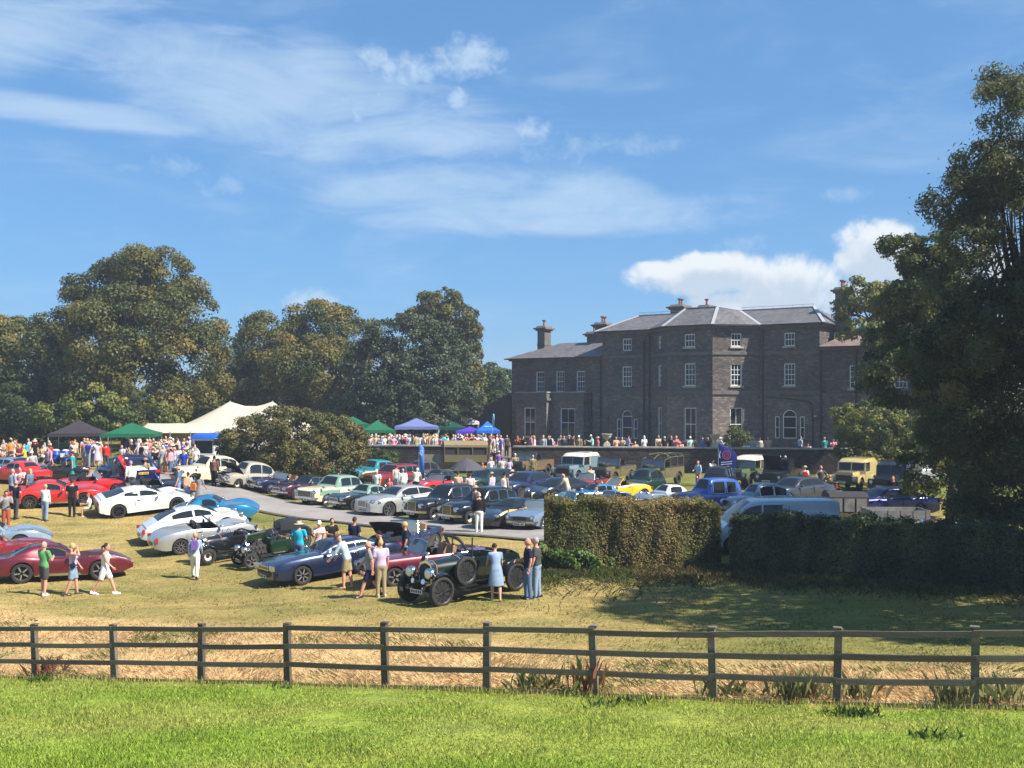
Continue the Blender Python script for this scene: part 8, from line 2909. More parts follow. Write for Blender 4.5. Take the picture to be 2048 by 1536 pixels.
def skeleton(pose, female):
 P_ = POSES[pose]
 lean = R(P_['lean'])
 J = {}
 pz = 0.95
 hy = 0.085 if not female else 0.09
 sy_ = 0.195 if not female else 0.168
 def tor(z, x=0.0):            # a point of the trunk, bent forward about the hips
  d_ = z - pz
  return Vector((math.sin(lean) * d_ + x * math.cos(lean), 0, pz + math.cos(lean) * d_ - x * math.sin(lean)))
 J['pelvis'] = Vector((0, 0, pz))
 J['waist'] = tor(1.10)
 J['chest'] = tor(1.30)
 J['neck'] = tor(1.46)
 hp = lean + R(P_['hd'])
 J['head'] = tor(1.505) + Vector((math.sin(hp) * 0.13 + 0.012, 0, math.cos(hp) * 0.13))
 J['hp'] = hp
 for s, k in ((1, 0), (-1, 1)):
  n = 'L' if s > 0 else 'R'
  a = R(P_['hip'][k])
  kf = R(P_['knee'][k])
  J['hip' + n] = Vector((0, s * hy, 0.90))
  J['knee' + n] = J['hip' + n] + Vector((math.sin(a), s * 0.02, -math.cos(a))) * 0.42
  b_ = a - kf
  J['ankle' + n] = J['knee' + n] + Vector((math.sin(b_), s * 0.01, -math.cos(b_))) * 0.405
  fp = max(-0.6, min(0.5, -b_ * 0.7))
  J['toe' + n] = J['ankle' + n] + Vector((0.17 * math.cos(fp * 0.6) + 0.0, s * 0.03, -0.045 - 0.05 * max(0, -b_)))
  J['heel' + n] = J['ankle' + n] + Vector((-0.055, 0, -0.05 + 0.03 * max(0, -b_)))
  sh = tor(1.415)
  J['sh' + n] = sh + Vector((0, s * sy_, 0))
  p, ab = R(P_['sh'][k]) + lean * 0.0, R(P_['ab'][k])
  if pose in ('bend', 'bend2'):
   p = R(P_['sh'][k])
  d_ = Vector((math.sin(p) * math.cos(ab), s * math.sin(ab), -math.cos(p) * math.cos(ab)))
  J['el' + n] = J['sh' + n] + d_ * 0.285
  e = p + R(P_['el'][k])
  inn = P_['inn'][k]
  f_ = Vector((math.sin(e), -s * inn, -math.cos(e))).normalized()
  J['wr' + n] = J['el' + n] + f_ * 0.245
  J['fd' + n] = f_
 low = min(J[k].z for k in ('heelL', 'heelR', 'toeL', 'toeR')) - 0.022
 if pose == 'sit':
  low = J['pelvis'].z - 0.56
 for k, v in J.items():
  if isinstance(v, Vector) and not k.startswith('fd'):
   v.z -= low
 return J
def cap_(m, a, b_, ra, rb, n=12, flat=False):
 a, b_ = Vector(a), Vector(b_)
 if flat:
  m.tube([a, b_], [ra, rb], n)
  return
 d_ = (b_ - a)
 t = d_.normalized() if d_.length > 1e-5 else Vector((0, 0, 1))
 pts, rad = [], []
 for k in (-1, -.7, -.35):
  pts.append(a + t * ra * k)
  rad.append(ra * math.sqrt(max(0.02, 1 - k * k)))
 pts += [a, b_]
 rad += [ra, rb]
 for k in (.35, .7, 1):
  pts.append(b_ + t * rb * k)
  rad.append(rb * math.sqrt(max(0.02, 1 - k * k)))
 m.tube(pts, rad, n)
def fuse(m, name, voxel, smooth_it=3):
 """Union of all pieces into one continuous skin."""
 me = bpy.data.meshes.new(name + '_src')
 me.from_pydata(m.v, [], m.f)
 bm = bmesh.new()
 bm.from_mesh(me)
 bmesh.ops.recalc_face_normals(bm, faces=bm.faces)
 bm.to_mesh(me)
 bm.free()
 ob = bpy.data.objects.new(name + '_src', me)
 COL.objects.link(ob)
 md = ob.modifiers.new('fuse', 'REMESH')
 md.mode = 'VOXEL'
 md.voxel_size = voxel
 md.use_smooth_shade = True
 sm_ = ob.modifiers.new('soft', 'SMOOTH')
 sm_.factor = 0.5
 sm_.iterations = smooth_it
 dg = bpy.context.evaluated_depsgraph_get()
 out = bpy.data.meshes.new_from_object(ob.evaluated_get(dg))
 out.name = name
 bpy.data.objects.remove(ob)
 bpy.data.meshes.remove(me)
 return out
def along(a, b_, t):
 return Vector(a) + (Vector(b_) - Vector(a)) * t
MESHES = {}
def body_mesh(pose, female):
 key = ('body', pose, female)
 if key in MESHES:
  return MESHES[key]
 J = skeleton(pose, female)
 k = 0.92 if female else 1.0
 m = MB()
 lean = R(POSES[pose]['lean'])
 rot = (0, lean, 0)
 m.ell(J['pelvis'] + Vector((-0.01, 0, -0.02)), (.105, .160, .125), rot=rot)
 m.ell(along(J['pelvis'], J['waist'], .8), (.095, .135 * k, .13), rot=rot)
 m.ell(J['chest'] + Vector((-0.005, 0, 0)), (.115, .162 * k, .175), rot=rot)
 if female:
  for s in (-1, 1):
   m.ell(J['chest'] + Vector((.085, s * .065, -.01)), (.06, .065, .065))
 cap_(m, J['shL'], J['shR'], .062, .062)
 cap_(m, J['neck'] - Vector((0, 0, .05)), along(J['neck'], J['head'], .6), .056 * k, .050 * k)
 hr = (0, J['hp'], 0)
 hv = J['head']
 hm = Euler(hr).to_matrix()
 m.ell(hv, (.094, .074, .118), 16, 12, rot=hr)
 m.ell(hv + hm @ Vector((.030, 0, -.062)), (.062, .054, .056), rot=hr)
 m.ell(hv + hm @ Vector((.098, 0, -.018)), (.022, .014, .026), 8, 6, rot=hr)
 for s in (-1, 1):
  m.ell(hv + hm @ Vector((-.005, s * .077, -.012)), (.018, .012, .030), 8, 6, rot=hr)
 for n in 'LR':
  cap_(m, J['sh' + n], J['el' + n], .052 * k, .041 * k)
  cap_(m, J['el' + n], J['wr' + n], .042 * k, .029 * k)
  cap_(m, J['hip' + n], J['knee' + n], .088, .058)
  cap_(m, J['knee' + n], along(J['knee' + n], J['ankle' + n], .35), .056, .057)
  cap_(m, along(J['knee' + n], J['ankle' + n], .35), J['ankle' + n], .057, .036)
  cap_(m, J['heel' + n] + Vector((.02, 0, .02)), along(J['heel' + n], J['toe' + n], .75), .034, .032)
  # palm
  f_ = J['fd' + n]
  cap_(m, J['wr' + n], J['wr' + n] + f_ * .055, .030, .034, 8)
 me = fuse(m, 'person_body', 0.019 if pose in NEARP else 0.022)
 # fingers: four tapering bent fingers of unequal length and a thumb, rooted in the palm
 h = MB()
 for n, s in (('L', 1), ('R', -1)):
  f_ = J['fd' + n]
  side = Vector((0, s, 0)).cross(f_)
  if side.length < .2:
   side = Vector((0, 0, 1))
  side.normalize()
  pal = f_.cross(side).normalized()
  wr = J['wr' + n]
  for i, L_ in enumerate((.062, .070, .066, .052)):
   b0 = wr + f_ * .075 + side * (.027 - .018 * i)
   mid = b0 + f_ * L_ * .55 + pal * .006 * s
   h.tube([b0 - f_ * .02, b0, mid, mid + f_ * L_ * .38 + pal * .022 * s], [.0095, .0095, .0085, .006], 5)
  b0 = wr + f_ * .03 + side * .026
  h.tube([b0 - side * .01, b0 + side * .020 + f_ * .022, b0 + side * .026 + f_ * .052], [.012, .011, .007], 5)
 bm = bmesh.new()
 bm.from_mesh(me)
 hme = bpy.data.meshes.new('tmp')
 hme.from_pydata(h.v, [], h.f)
 bm.from_mesh(hme)
 # eyes and mouth as tiny dark lens shapes set in the face
 e = MB()
 for s in (-1, 1):
  e.ell(hv + hm @ Vector((.083, s * .032, .012)), (.008, .013, .007), 8, 4, rot=hr)
 e.ell(hv + hm @ Vector((.088, 0, -.066)), (.006, .024, .005), 8, 4, rot=hr)
 n0 = len(bm.faces)
 eme = bpy.data.meshes.new('tmp')
 eme.from_pydata(e.v, [], e.f)
 bm.from_mesh(eme)
 bm.faces.ensure_lookup_table()
 for f in bm.faces[n0:]:
  f.material_index = 1
 for f in bm.faces:
  f.smooth = True
 bm.to_mesh(me)
 bm.free()
 bpy.data.meshes.remove(hme)
 bpy.data.meshes.remove(eme)
 me.materials.clear()
 me.materials.append(SKINS['fair'])
 me.materials.append(mat('dark_feature', (0.05, 0.02, 0.015), 0.6))
 MESHES[key] = (me, J)
 return MESHES[key]
NEARP = ('walk', 'fold', 'shade', 'bend', 'bend2')
def top_mesh(pose, female, kind):
 key = ('top', pose, female, kind)
 if key in MESHES:
  return MESHES[key]
 J = body_mesh(pose, female)[1]
 k = 0.92 if female else 1.0
 lean = R(POSES[pose]['lean'])
 rot = (0, lean, 0)
 m = MB()
 up = Vector((math.sin(lean), 0, math.cos(lean)))
 # trunk: stacked oval rings from hem to shoulders
 hem = J['pelvis'] - up * (.06 if kind != 'vest' else .02)
 rings = [(hem, .130, .182), (J['pelvis'] + up * .04, .126, .176), (J['waist'], .118, .158 * k), (J['chest'] - up * .02, .136, .178 * k), (J['chest'] + up * .08, .124, .182 * k), (J['neck'] - up * .045, .085, .145 * k), (J['neck'] - up * .005, .066, .072)]
 rows = []
 for c_, rx_, ry_ in rings:
  rows.append([c_ + Vector((rx_ * math.cos(a) * math.cos(lean), ry_ * math.sin(a), -rx_ * math.cos(a) * math.sin(lean))) for a in np.linspace(0, 2 * math.pi, 17)[:-1]])
 b0 = len(m.v)
 m.grid(rows, close=True)
 m.add(rows[0], [tuple(reversed(range(16)))])
 m.add(rows[-1], [tuple(range(16))])
 if female:
  for s in (-1, 1):
   m.ell(J['chest'] + Vector((.088, s * .065, -.01)), (.068, .074, .074))
 for n in 'LR':
  sh, el, wr = J['sh' + n], J['el' + n], J['wr' + n]
  if kind == 'vest':
   cap_(m, along(J['neck'], sh, .45) - up * .02, along(J['neck'], sh, .80) - up * .03, .055, .050)
   continue
  cap_(m, along(J['neck'], sh, .5) - up * .02, sh, .062, .070 * k)
  if kind == 'long':
   cap_(m, sh, el, .070 * k, .056 * k)
   cap_(m, el, along(el, wr, .96), .055 * k, .040 * k)
  else:
   m.tube([along(sh, el, -.05), along(sh, el, .35), along(sh, el, .72)], [.070 * k, .068 * k, .066 * k], 12)
 if kind == 'dress':
  kz = .0
  low_ = along(J['hipL'], J['hipR'], .5) - Vector((0, 0, .44))
  rows = []
  for t, rx_, ry_ in ((0, .130, .180), (.3, .165, .205), (.65, .19, .225), (1, .205, .24)):
   c_ = along(J['pelvis'], low_, t)
   rows.append([c_ + Vector((rx_ * math.cos(a), ry_ * math.sin(a) * (1 + .05 * math.sin(7 * a)), 0)) for a in np.linspace(0, 2 * math.pi, 21)[:-1]])
  m.grid(rows, close=True)
  m.add(rows[0], [tuple(reversed(range(20)))])
  m.add(rows[-1], [tuple(range(20))])
 me = fuse(m, 'shirt', 0.024, 2)
 MESHES[key] = me
 return me
def bottom_mesh(pose, female, kind):
 key = ('bottom', pose, female, kind)
 if key in MESHES:
  return MESHES[key]
 J = body_mesh(pose, female)[1]
 m = MB()
 lean = R(POSES[pose]['lean']) * .5
 m.ell(J['pelvis'] + Vector((-.012, 0, -.015)), (.122, .174, .135), 14, 10, rot=(0, lean, 0))
 for n in 'LR':
  hp_, kn, an = J['hip' + n], J['knee' + n], J['ankle' + n]
  if kind == 'shorts':
   m.tube([along(hp_, kn, -.12), along(hp_, kn, .3), along(hp_, kn, .86)], [.092, .105, .092], 14)
  else:
   cap_(m, hp_, kn, .102, .074)
   m.tube([along(kn, an, -.05), along(kn, an, .5), along(kn, an, 1.08)], [.074, .066, .058], 12)
 me = fuse(m, 'trousers', 0.024, 2)
 MESHES[key] = me
 return me
def hair_mesh(kind):
 key = ('hair', kind)
 if key in MESHES:
  return MESHES[key]
 m = MB()
 if kind == 'short':
  m.ell((-.020, 0, .026), (.090, .082, .106), 16, 10)
 elif kind == 'crop':
  m.ell((-.026, 0, .012), (.084, .080, .100), 16, 10)
 elif kind == 'bald':
  m.lathe([(.080, -.02), (.083, -.045), (.070, -.06)], 16, 'z', (-.024, 0, 0), sx=.98, cap=False)
 elif kind == 'long':
  m.ell((-.020, 0, .024), (.094, .088, .110), 16, 10)
  m.ell((-.060, 0, -.09), (.052, .082, .13), 14, 8)
 elif kind == 'tail':
  m.ell((-.020, 0, .024), (.091, .083, .107), 16, 10)
  m.tube([(-.095, 0, .02), (-.15, 0, -.02), (-.14, 0, -.14)], [.035, .034, .012], 8)
 elif kind == 'cap':
  m.lathe([(.094, .02), (.096, .05), (.085, .095), (.05, .125), (.001, .132)], 18, 'z', (-.008, 0, 0), sy=.88)
  m.prism([(.04, -.07), (.12, -.062), (.165, -.035), (.178, 0), (.165, .035), (.12, .062), (.04, .07)], (0, 0, .028), (1, 0, 0), (0, 1, 0), (0, 0, 1), .012)
 elif kind == 'sunhat':
  m.lathe([(.180, .020), (.184, .030), (.105, .050), (.098, .095), (.082, .125), (.001, .130)], 20, 'z', (-.008, 0, 0), sy=.95)
  m.lathe([(.180, .020), (.09, .030)], 20, 'z', (-.008, 0, 0), sy=.95, cap=False)
 me = m.mesh('hair', [], 50)
 MESHES[key] = me
 return me
def shoe_mesh():
 if 'shoe' not in MESHES:
  m = MB()
  rows = []
  for x_, w_, h_ in ((-.078, .028, .07), (-.06, .040, .085), (.0, .042, .09), (.07, .044, .065), (.14, .046, .05), (.185, .036, .042), (.20, .018, .034)):
   rows.append([(x_, -w_, 0), (x_, -w_, h_ * .5), (x_, -w_ * .6, h_), (x_, 0, h_ * 1.04), (x_, w_ * .6, h_), (x_, w_, h_ * .5), (x_, w_, 0)])
  m.grid(rows)
  for r_ in (rows[0], rows[-1]):
   m.add(r_, [tuple(range(7))])
  MESHES['shoe'] = m.mesh('shoe', [], 50)
 return MESHES['shoe']
USED = set()
ROOTS = []
def matched(me, m):
 """A copy of the object's own material slot keeps the mesh shared."""
 if len(me.materials) == 0:
  me.materials.append(m)
 return me
def put(name, me, m, parent):
 matched(me, m)
 o_ = link(name, me, parent)
 o_.material_slots[0].link = 'OBJECT'
 o_.material_slots[0].material = m
 return o_
def person(p, yaw, pose='stand', female=False, top=('tee', 'white'), bottom=('trousers', 'navy'), hair=('short', 'brown'), skin='fair', shoes='dark grey', h=1.74, where='', group=None, label=None, bag=None, dz=0.0, detail=True):
 kind = 'woman' if female else 'man'
 me, J = body_mesh(pose, female)
 o_ = link('person', me)
 o_.material_slots[0].link = 'OBJECT'
 o_.material_slots[0].material = SKINS[skin]
 base = J['pelvis'] if pose == 'sit' else Vector((0, 0, 0))
 sc = h / 1.74
 o_.scale = (sc, sc, sc)
 o_.rotation_euler = (0, 0, R(yaw))
 o_.location = (p[0], p[1], p[2] + dz - (0.0 if pose != 'sit' else 0.0))
 tk, tc = top
 t_ = put('dress' if tk == 'dress' else 'shirt', top_mesh(pose, female, 'short' if tk == 'tee' else tk), cm(tc), o_)
 if tk != 'dress':
  bk, bc = bottom
  put('shorts' if bk == 'shorts' else 'trousers', bottom_mesh(pose, female, bk), cm(bc), o_)
 hk, hc = hair
 hm_ = put('hat' if hk in ('cap', 'sunhat') else 'hair', hair_mesh(hk), (cm(hc) if hk in ('cap', 'sunhat') else cloth('hair_' + hc, HAIRC[hc])), o_)
 hm_.location = J['head']
 hm_.rotation_euler = (0, J['hp'], 0)
 if hk in ('cap', 'sunhat'):
  hr_ = put('hair', hair_mesh('crop'), cloth('hair_' + ('grey' if (len(ROOTS) % 3) else 'brown'), HAIRC['grey' if (len(ROOTS) % 3) else 'brown']), o_)
  hr_.location = J['head']
  hr_.rotation_euler = (0, J['hp'], 0)
 if shoes and detail:
  for n in 'LR':
   s_ = put('shoe', shoe_mesh(), cm(shoes), o_)
   s_.location = J['heel' + n] + Vector((.035, 0, -.024))
   d_ = J['toe' + n] - J['heel' + n]
   s_.rotation_euler = (0, -math.atan2(d_.z + 0.0, d_.x), 0)
 if label is None:
  hd = {'cap': f'{hc} cap', 'sunhat': f'{hc} sun hat', 'bald': 'bald head'}.get(hk, f'{hc} {"hair" if hk != "long" else "long hair"}')
  tn = {'tee': 'T-shirt', 'long': 'shirt', 'vest': 'vest', 'dress': 'dress'}[tk]
  act = {'sit': 'seated '}.get(pose, '') if 'wall' not in where else ''
  bt_ = '' if tk == 'dress' or 'wall' in where else f' and {bottom[1]} {bottom[0]}'
  label = f'{act}person in {tc} {tn}{bt_}, {hd}, {where}'
  if len(label.split()) > 15:
   label = label.replace(bt_, '').replace(f'{act}person', 'person')
  alt = 0
  if label in USED:
   return None if False else _dupe(o_, label)
 USED.add(label)
 tag(o_, label, 'person', group)
 ROOTS.append(o_)
 return o_
def _dupe(o_, label):
 for extra in ('taller', 'shorter', 'slim', 'stocky', 'upright'):
  l2 = extra + ' ' + label
  if l2 not in USED:
   USED.add(l2)
   tag(o_, l2, 'person')
   ROOTS.append(o_)
   return o_
 return o_
def facing(deg):
 return deg
T = lambda c, k='tee': (k, c)
B = lambda c, k='trousers': (k, c)
# --- near figures. yaw 0 faces right, 90 faces away, 180 left, 270 towards the camera
person(foot(88, 1192), 62, 'fold', False, T('green'), B('dark grey', 'shorts'), ('bald', 'grey'), 'pink', 'pale grey', 1.74, label='man in green T-shirt and dark shorts with folded arms by the dark red coupe')
person(foot(146, 1190), 10, 'shade', True, T('lilac', 'vest'), B('pale denim', 'shorts'), ('long', 'blond'), 'pink', 'dark grey', 1.68, label='woman in lilac top and denim shorts shading her eyes, middle of three walkers')
person(foot(210, 1189), 4, 'walk', True, T('white', 'vest'), B('white', 'shorts'), ('tail', 'brown'), 'pink', 'white', 1.72, label='woman in white sleeveless top and white shorts striding right')
person(foot(390, 1158), 100, 'walk', True, T('pale blue', 'long'), B('white'), ('crop', 'blond'), 'fair', 'black', 1.68, label='woman in pale blue shirt and white trousers walking away by the silver roadster')
person(foot(598, 1142, 30), 78, 'stand2', False, T('turquoise'), B('denim'), ('sunhat', 'beige'), 'pink', 'dark grey', 1.78, label='man in turquoise T-shirt and straw hat behind the navy grand tourer')
person(at(638, 40.6, 0.05), 285, 'sit', True, T('pale pink'), B('beige'), ('cap', 'white'), 'pink', None, 1.70, label='seated woman in pale pink top and white cap behind the navy grand tourer')
person(at(662, 40.9, 0.05), 300, 'sit', False, T('black'), B('dark grey'), ('short', 'brown'), 'tan', None, 1.72, label='seated man in black beside the woman with the white cap')
person(foot(694, 1178), 172, 'bend2', False, T('pale blue', 'long'), B('khaki', 'shorts'), ('sunhat', 'brown'), 'pink', None, 1.82, label='barefoot man in pale blue shirt and khaki shorts leaning over the navy grand tourer')
person(foot(708, 1132, 30), 60, 'stand', False, T('navy'), B('dark grey'), ('short', 'brown'), 'tan', 'black', 1.76, label='man in navy T-shirt seen from behind above the navy grand tourer roof')
person(foot(740, 1196), 190, 'walk', False, T('grey'), B('navy', 'shorts'), ('bald', 'grey'), 'pink', 'navy', 1.76, label='man in grey T-shirt and navy shorts walking left, left of the vintage tourer')
person(foot(762, 1194), 120, 'stand', False, T('lilac'), B('khaki'), ('crop', 'blond'), 'pink', 'beige', 1.74, label='person in lilac T-shirt and khaki trousers behind the man in navy shorts')
person(foot(764, 1172, 30), 200, 'phone', False, T('black'), B('navy'), ('short', 'black'), 'pink', 'black', 1.78, label='man in black holding his hands up behind the person in lilac')
person(foot(812, 1150, 30), 196, 'stand', False, T('navy'), B('navy'), ('crop', 'blond'), 'tan', 'black', 1.80, label='fair haired man in navy T-shirt behind the maroon tourer')
person(foot(992, 1202), 100, 'bend2', True, T('pale denim', 'dress'), B('denim', 'shorts'), ('tail', 'brown'), 'fair', None, 1.70, label='woman in grey blue dress stooping beside the vintage tourer')
person(foot(1056, 1199), 190, 'stand2', False, T('navy'), B('denim'), ('bald', 'grey'), 'pink', 'navy', 1.80, label='bald man in navy T-shirt and jeans at the left end of the sunlit hedge')
person(foot(1074, 1197), 165, 'stand', False, T('dark grey'), B('pale denim'), ('crop', 'grey'), 'pink', 'navy', 1.80, label='grey haired man in dark grey T-shirt and jeans beside the bald man')
person(foot(958, 1068), 95, 'stand', False, T('black', 'long'), B('white'), ('bald', 'white'), 'pink', 'white', 1.76, label='white haired man in dark jacket and white trousers on the drive')
person(foot(952, 1046), 130, 'stand', True, T('dark grey', 'long'), B('dark grey'), ('sunhat', 'peach'), 'pink', 'black', 1.70, label='person in peach sun hat beside the man with white trousers')
# --- left field
person(foot(12, 1060), 300, 'phone', False, T('grey'), B('rust'), ('short', 'black'), 'tan', 'brown', 1.76, label='man in grey T-shirt and rust trousers looking at his phone at the left edge')
person(foot(32, 1038), 70, 'hips', False, T('navy'), B('dark grey'), ('bald', 'brown'), 'pink', 'black', 1.78, label='man in navy T-shirt with hands on hips left of the woman in white')
person(foot(24, 1012), 60, 'stand', False, T('pale denim', 'long'), B('navy'), ('short', 'grey'), 'pink', 'black', 1.80, label='man in blue shirt among the group at the light red car')
person(foot(42, 1004), 270, 'phone', False, T('pale pink'), B('dark grey', 'shorts'), ('crop', 'brown'), 'pink', 'black', 1.76, label='man in pale pink T-shirt facing the camera beside the light red car')
person(foot(60, 1006), 160, 'stand2', True, T('denim'), B('pale denim'), ('long', 'blond'), 'pink', 'beige', 1.70, label='woman in blue top and jeans right of the man in pale pink')
person(foot(64, 962), 280, 'walk', False, T('pale grey', 'long'), B('grey'), ('cap', 'white'), 'pink', 'dark grey', 1.76, label='man in pale grey shirt and white cap beside the black roadster')
person(foot(98, 955), 240, 'stand', False, T('pink', 'long'), B('navy'), ('short', 'brown'), 'pink', 'black', 1.84, label='man in pink shirt and navy trousers standing on the drive')
person(foot(146, 963), 175, 'walk', True, T('teal', 'dress'), B('navy'), ('short', 'brown'), 'pink', 'beige', 1.76, label='woman in long teal dress walking along the drive')
person(foot(90, 1042), 80, 'stand', True, T('white', 'long'), B('pale denim'), ('crop', 'blond'), 'pink', 'dark grey', 1.70, label='woman in white top and jeans with a shoulder bag, on the dry grass')
person(foot(144, 1034), 110, 'stand', False, T('black'), B('black'), ('short', 'brown'), 'pink', 'black', 1.76, label='man in black T-shirt and black trousers on the dry grass')
person(foot(180, 1030) + Vector((0, 0, -0.1)), 200, 'sit', True, T('white'), B('beige', 'shorts'), ('short', 'ginger'), 'pink', 'white', 1.45, label='child in white sitting on the grass left of the white wedge coupe')
person(foot(212, 940, 60), 100, 'stand', True, T('red', 'long'), B('dark grey'), ('sunhat', 'orange'), 'pink', None, 1.78, label='person in bright red coat and orange hat left of the dark blue utility')
person(foot(230, 986, 50), 250, 'stand2', False, T('grey', 'long'), B('khaki'), ('short', 'grey'), 'pink', 'brown', 1.74, label='grey haired man in grey shirt beside the red roadster with raised bonnet')
person(foot(246, 990, 50), 60, 'phone', True, T('maroon'), B('denim'), ('long', 'brown'), 'pink', 'beige', 1.66, label='woman in maroon top behind the man in the white shirt')
person(foot(262, 992, 50), 130, 'stand', False, T('white', 'long'), B('dark grey'), ('cap', 'coral'), 'pink', 'black', 1.80, label='man in white shirt and coral cap behind the dark blue utility')
person(foot(252, 984, 50), 100, 'stand', False, T('brown'), B('brown'), ('cap', 'white'), 'pink', 'black', 1.80, label='man in brown with white cap behind the dark blue utility')
person(foot(290, 983, 50), 80, 'stand', False, T('khaki'), B('khaki', 'shorts'), ('sunhat', 'khaki'), 'pink', 'beige', 1.76, label='man in khaki shirt, khaki shorts and khaki hat at the yellow plate')
person(foot(357, 1004), 200, 'point', False, T('denim'), B('pale denim'), ('bald', 'brown'), 'pink', 'dark grey', 1.80, label='man in dark blue shirt and jeans pointing left on the drive')
person(foot(376, 1012), 95, 'stand', True, T('pale grey'), B('denim'), ('tail', 'brown'), 'pink', 'black', 1.66, label='woman with a peach backpack and jeans on the drive')
person(foot(398, 1012), 70, 'walk', True, T('grey', 'dress'), B('grey'), ('long', 'black'), 'tan', 'black', 1.64, label='woman in grey dress carrying an orange bag on the drive')
person(foot(428, 976), 80, 'stand', False, T('brown', 'long'), B('black'), ('short', 'black'), 'tan', 'black', 1.78, label='man in brown jacket and black trousers in front of the cream saloon')
person(foot(387, 945), 110, 'hips', False, T('mint'), B('khaki', 'shorts'), ('short', 'brown'), 'pink', 'beige', 1.84, label='big man in mint T-shirt left of the kiosk')
person(foot(368, 958), 260, 'stand', False, T('royal blue'), B('denim'), ('short', 'black'), 'pink', 'black', 1.76, label='man in royal blue T-shirt left of the big man in mint')
person(foot(326, 948), 280, 'stand2', True, T('pale pink', 'vest'), B('navy', 'shorts'), ('long', 'blond'), 'pink', 'beige', 1.68, label='young woman in pale pink top and navy shorts by the drive')
person(foot(340, 950), 250, 'walk', True, T('peach', 'vest'), B('denim', 'shorts'), ('tail', 'brown'), 'pink', 'beige', 1.68, label='young woman in peach top and denim shorts by the drive')
# --- bags and things carried
BAGS = [((390, 1158), 100, -.17, 1.22, (.12, .26, .36), 'purple', 'backpack', 'purple and black backpack on the woman with white trousers', 'walk'), ((376, 1012), 95, -.18, 1.22, (.15, .30, .40), 'peach', 'backpack', 'peach backpack on the woman standing on the drive', None),
  ((398, 1012), 70, -.1, .95, (.14, .34, .36), 'orange', 'shoulder_bag', 'orange shoulder bag on the woman in the grey dress', None), ((90, 1042), 80, .02, .92, (.10, .22, .26), 'black', 'shoulder_bag', 'black shoulder bag on the woman in the white top', None),
  ((1610, 990), 80, -.18, 1.22, (.14, .28, .36), 'red', 'backpack', 'red backpack on the person in white by the black field pickup', None), ((146, 1190), 10, .04, .98, (.14, .10, .18), 'navy', 'belt_bag', 'navy belt bag on the middle one of three walkers', None)]
for (bx_, by_), yw, fx, z_, sz, col_, nm, lab, _ in BAGS:
 p = foot(bx_, by_)
 c_, s_ = math.cos(R(yw)), math.sin(R(yw))
 side_ = {'shoulder_bag': .24, 'belt_bag': -.17}.get(nm, 0)
 r_ = empty(nm, p + Vector((c_ * fx - s_ * side_, s_ * fx + c_ * side_, z_)), R(yw), lab, 'bag')
 m = MB()
 m.ell((0, 0, 0), (sz[0] * .62, sz[1] * .58, sz[2] * .56), 12, 8)
 m.box((-.02, 0, -.02), (sz[0] * .85, sz[1] * .85, sz[2] * .85))
 m.build('pouch', cm(col_), r_, 40)
 m = MB()
 if nm == 'backpack':
  for y in (-.09, .09):
   m.tube([(0.05, y, .16), (0.14, y * 1.2, .22), (0.28, y * 1.2, .12), (0.20, y, -.14), (0.04, y, -.16)], .016, 6)
 elif nm == 'shoulder_bag':
  m.tube([(0, -.04, sz[2] * .4), (0.08, -side_ * .5, .35), (0.02, -side_ * 1.4, .52), (-.12, -side_ * .6, .36), (0, .04, sz[2] * .4)], .012, 6)
 else:
  m.lathe([(.145, -.015), (.15, 0), (.145, .015)], 18, 'z', (-.04, .17, 0), sy=1.2, cap=False)
 m.build('strap', cm('black'), r_)
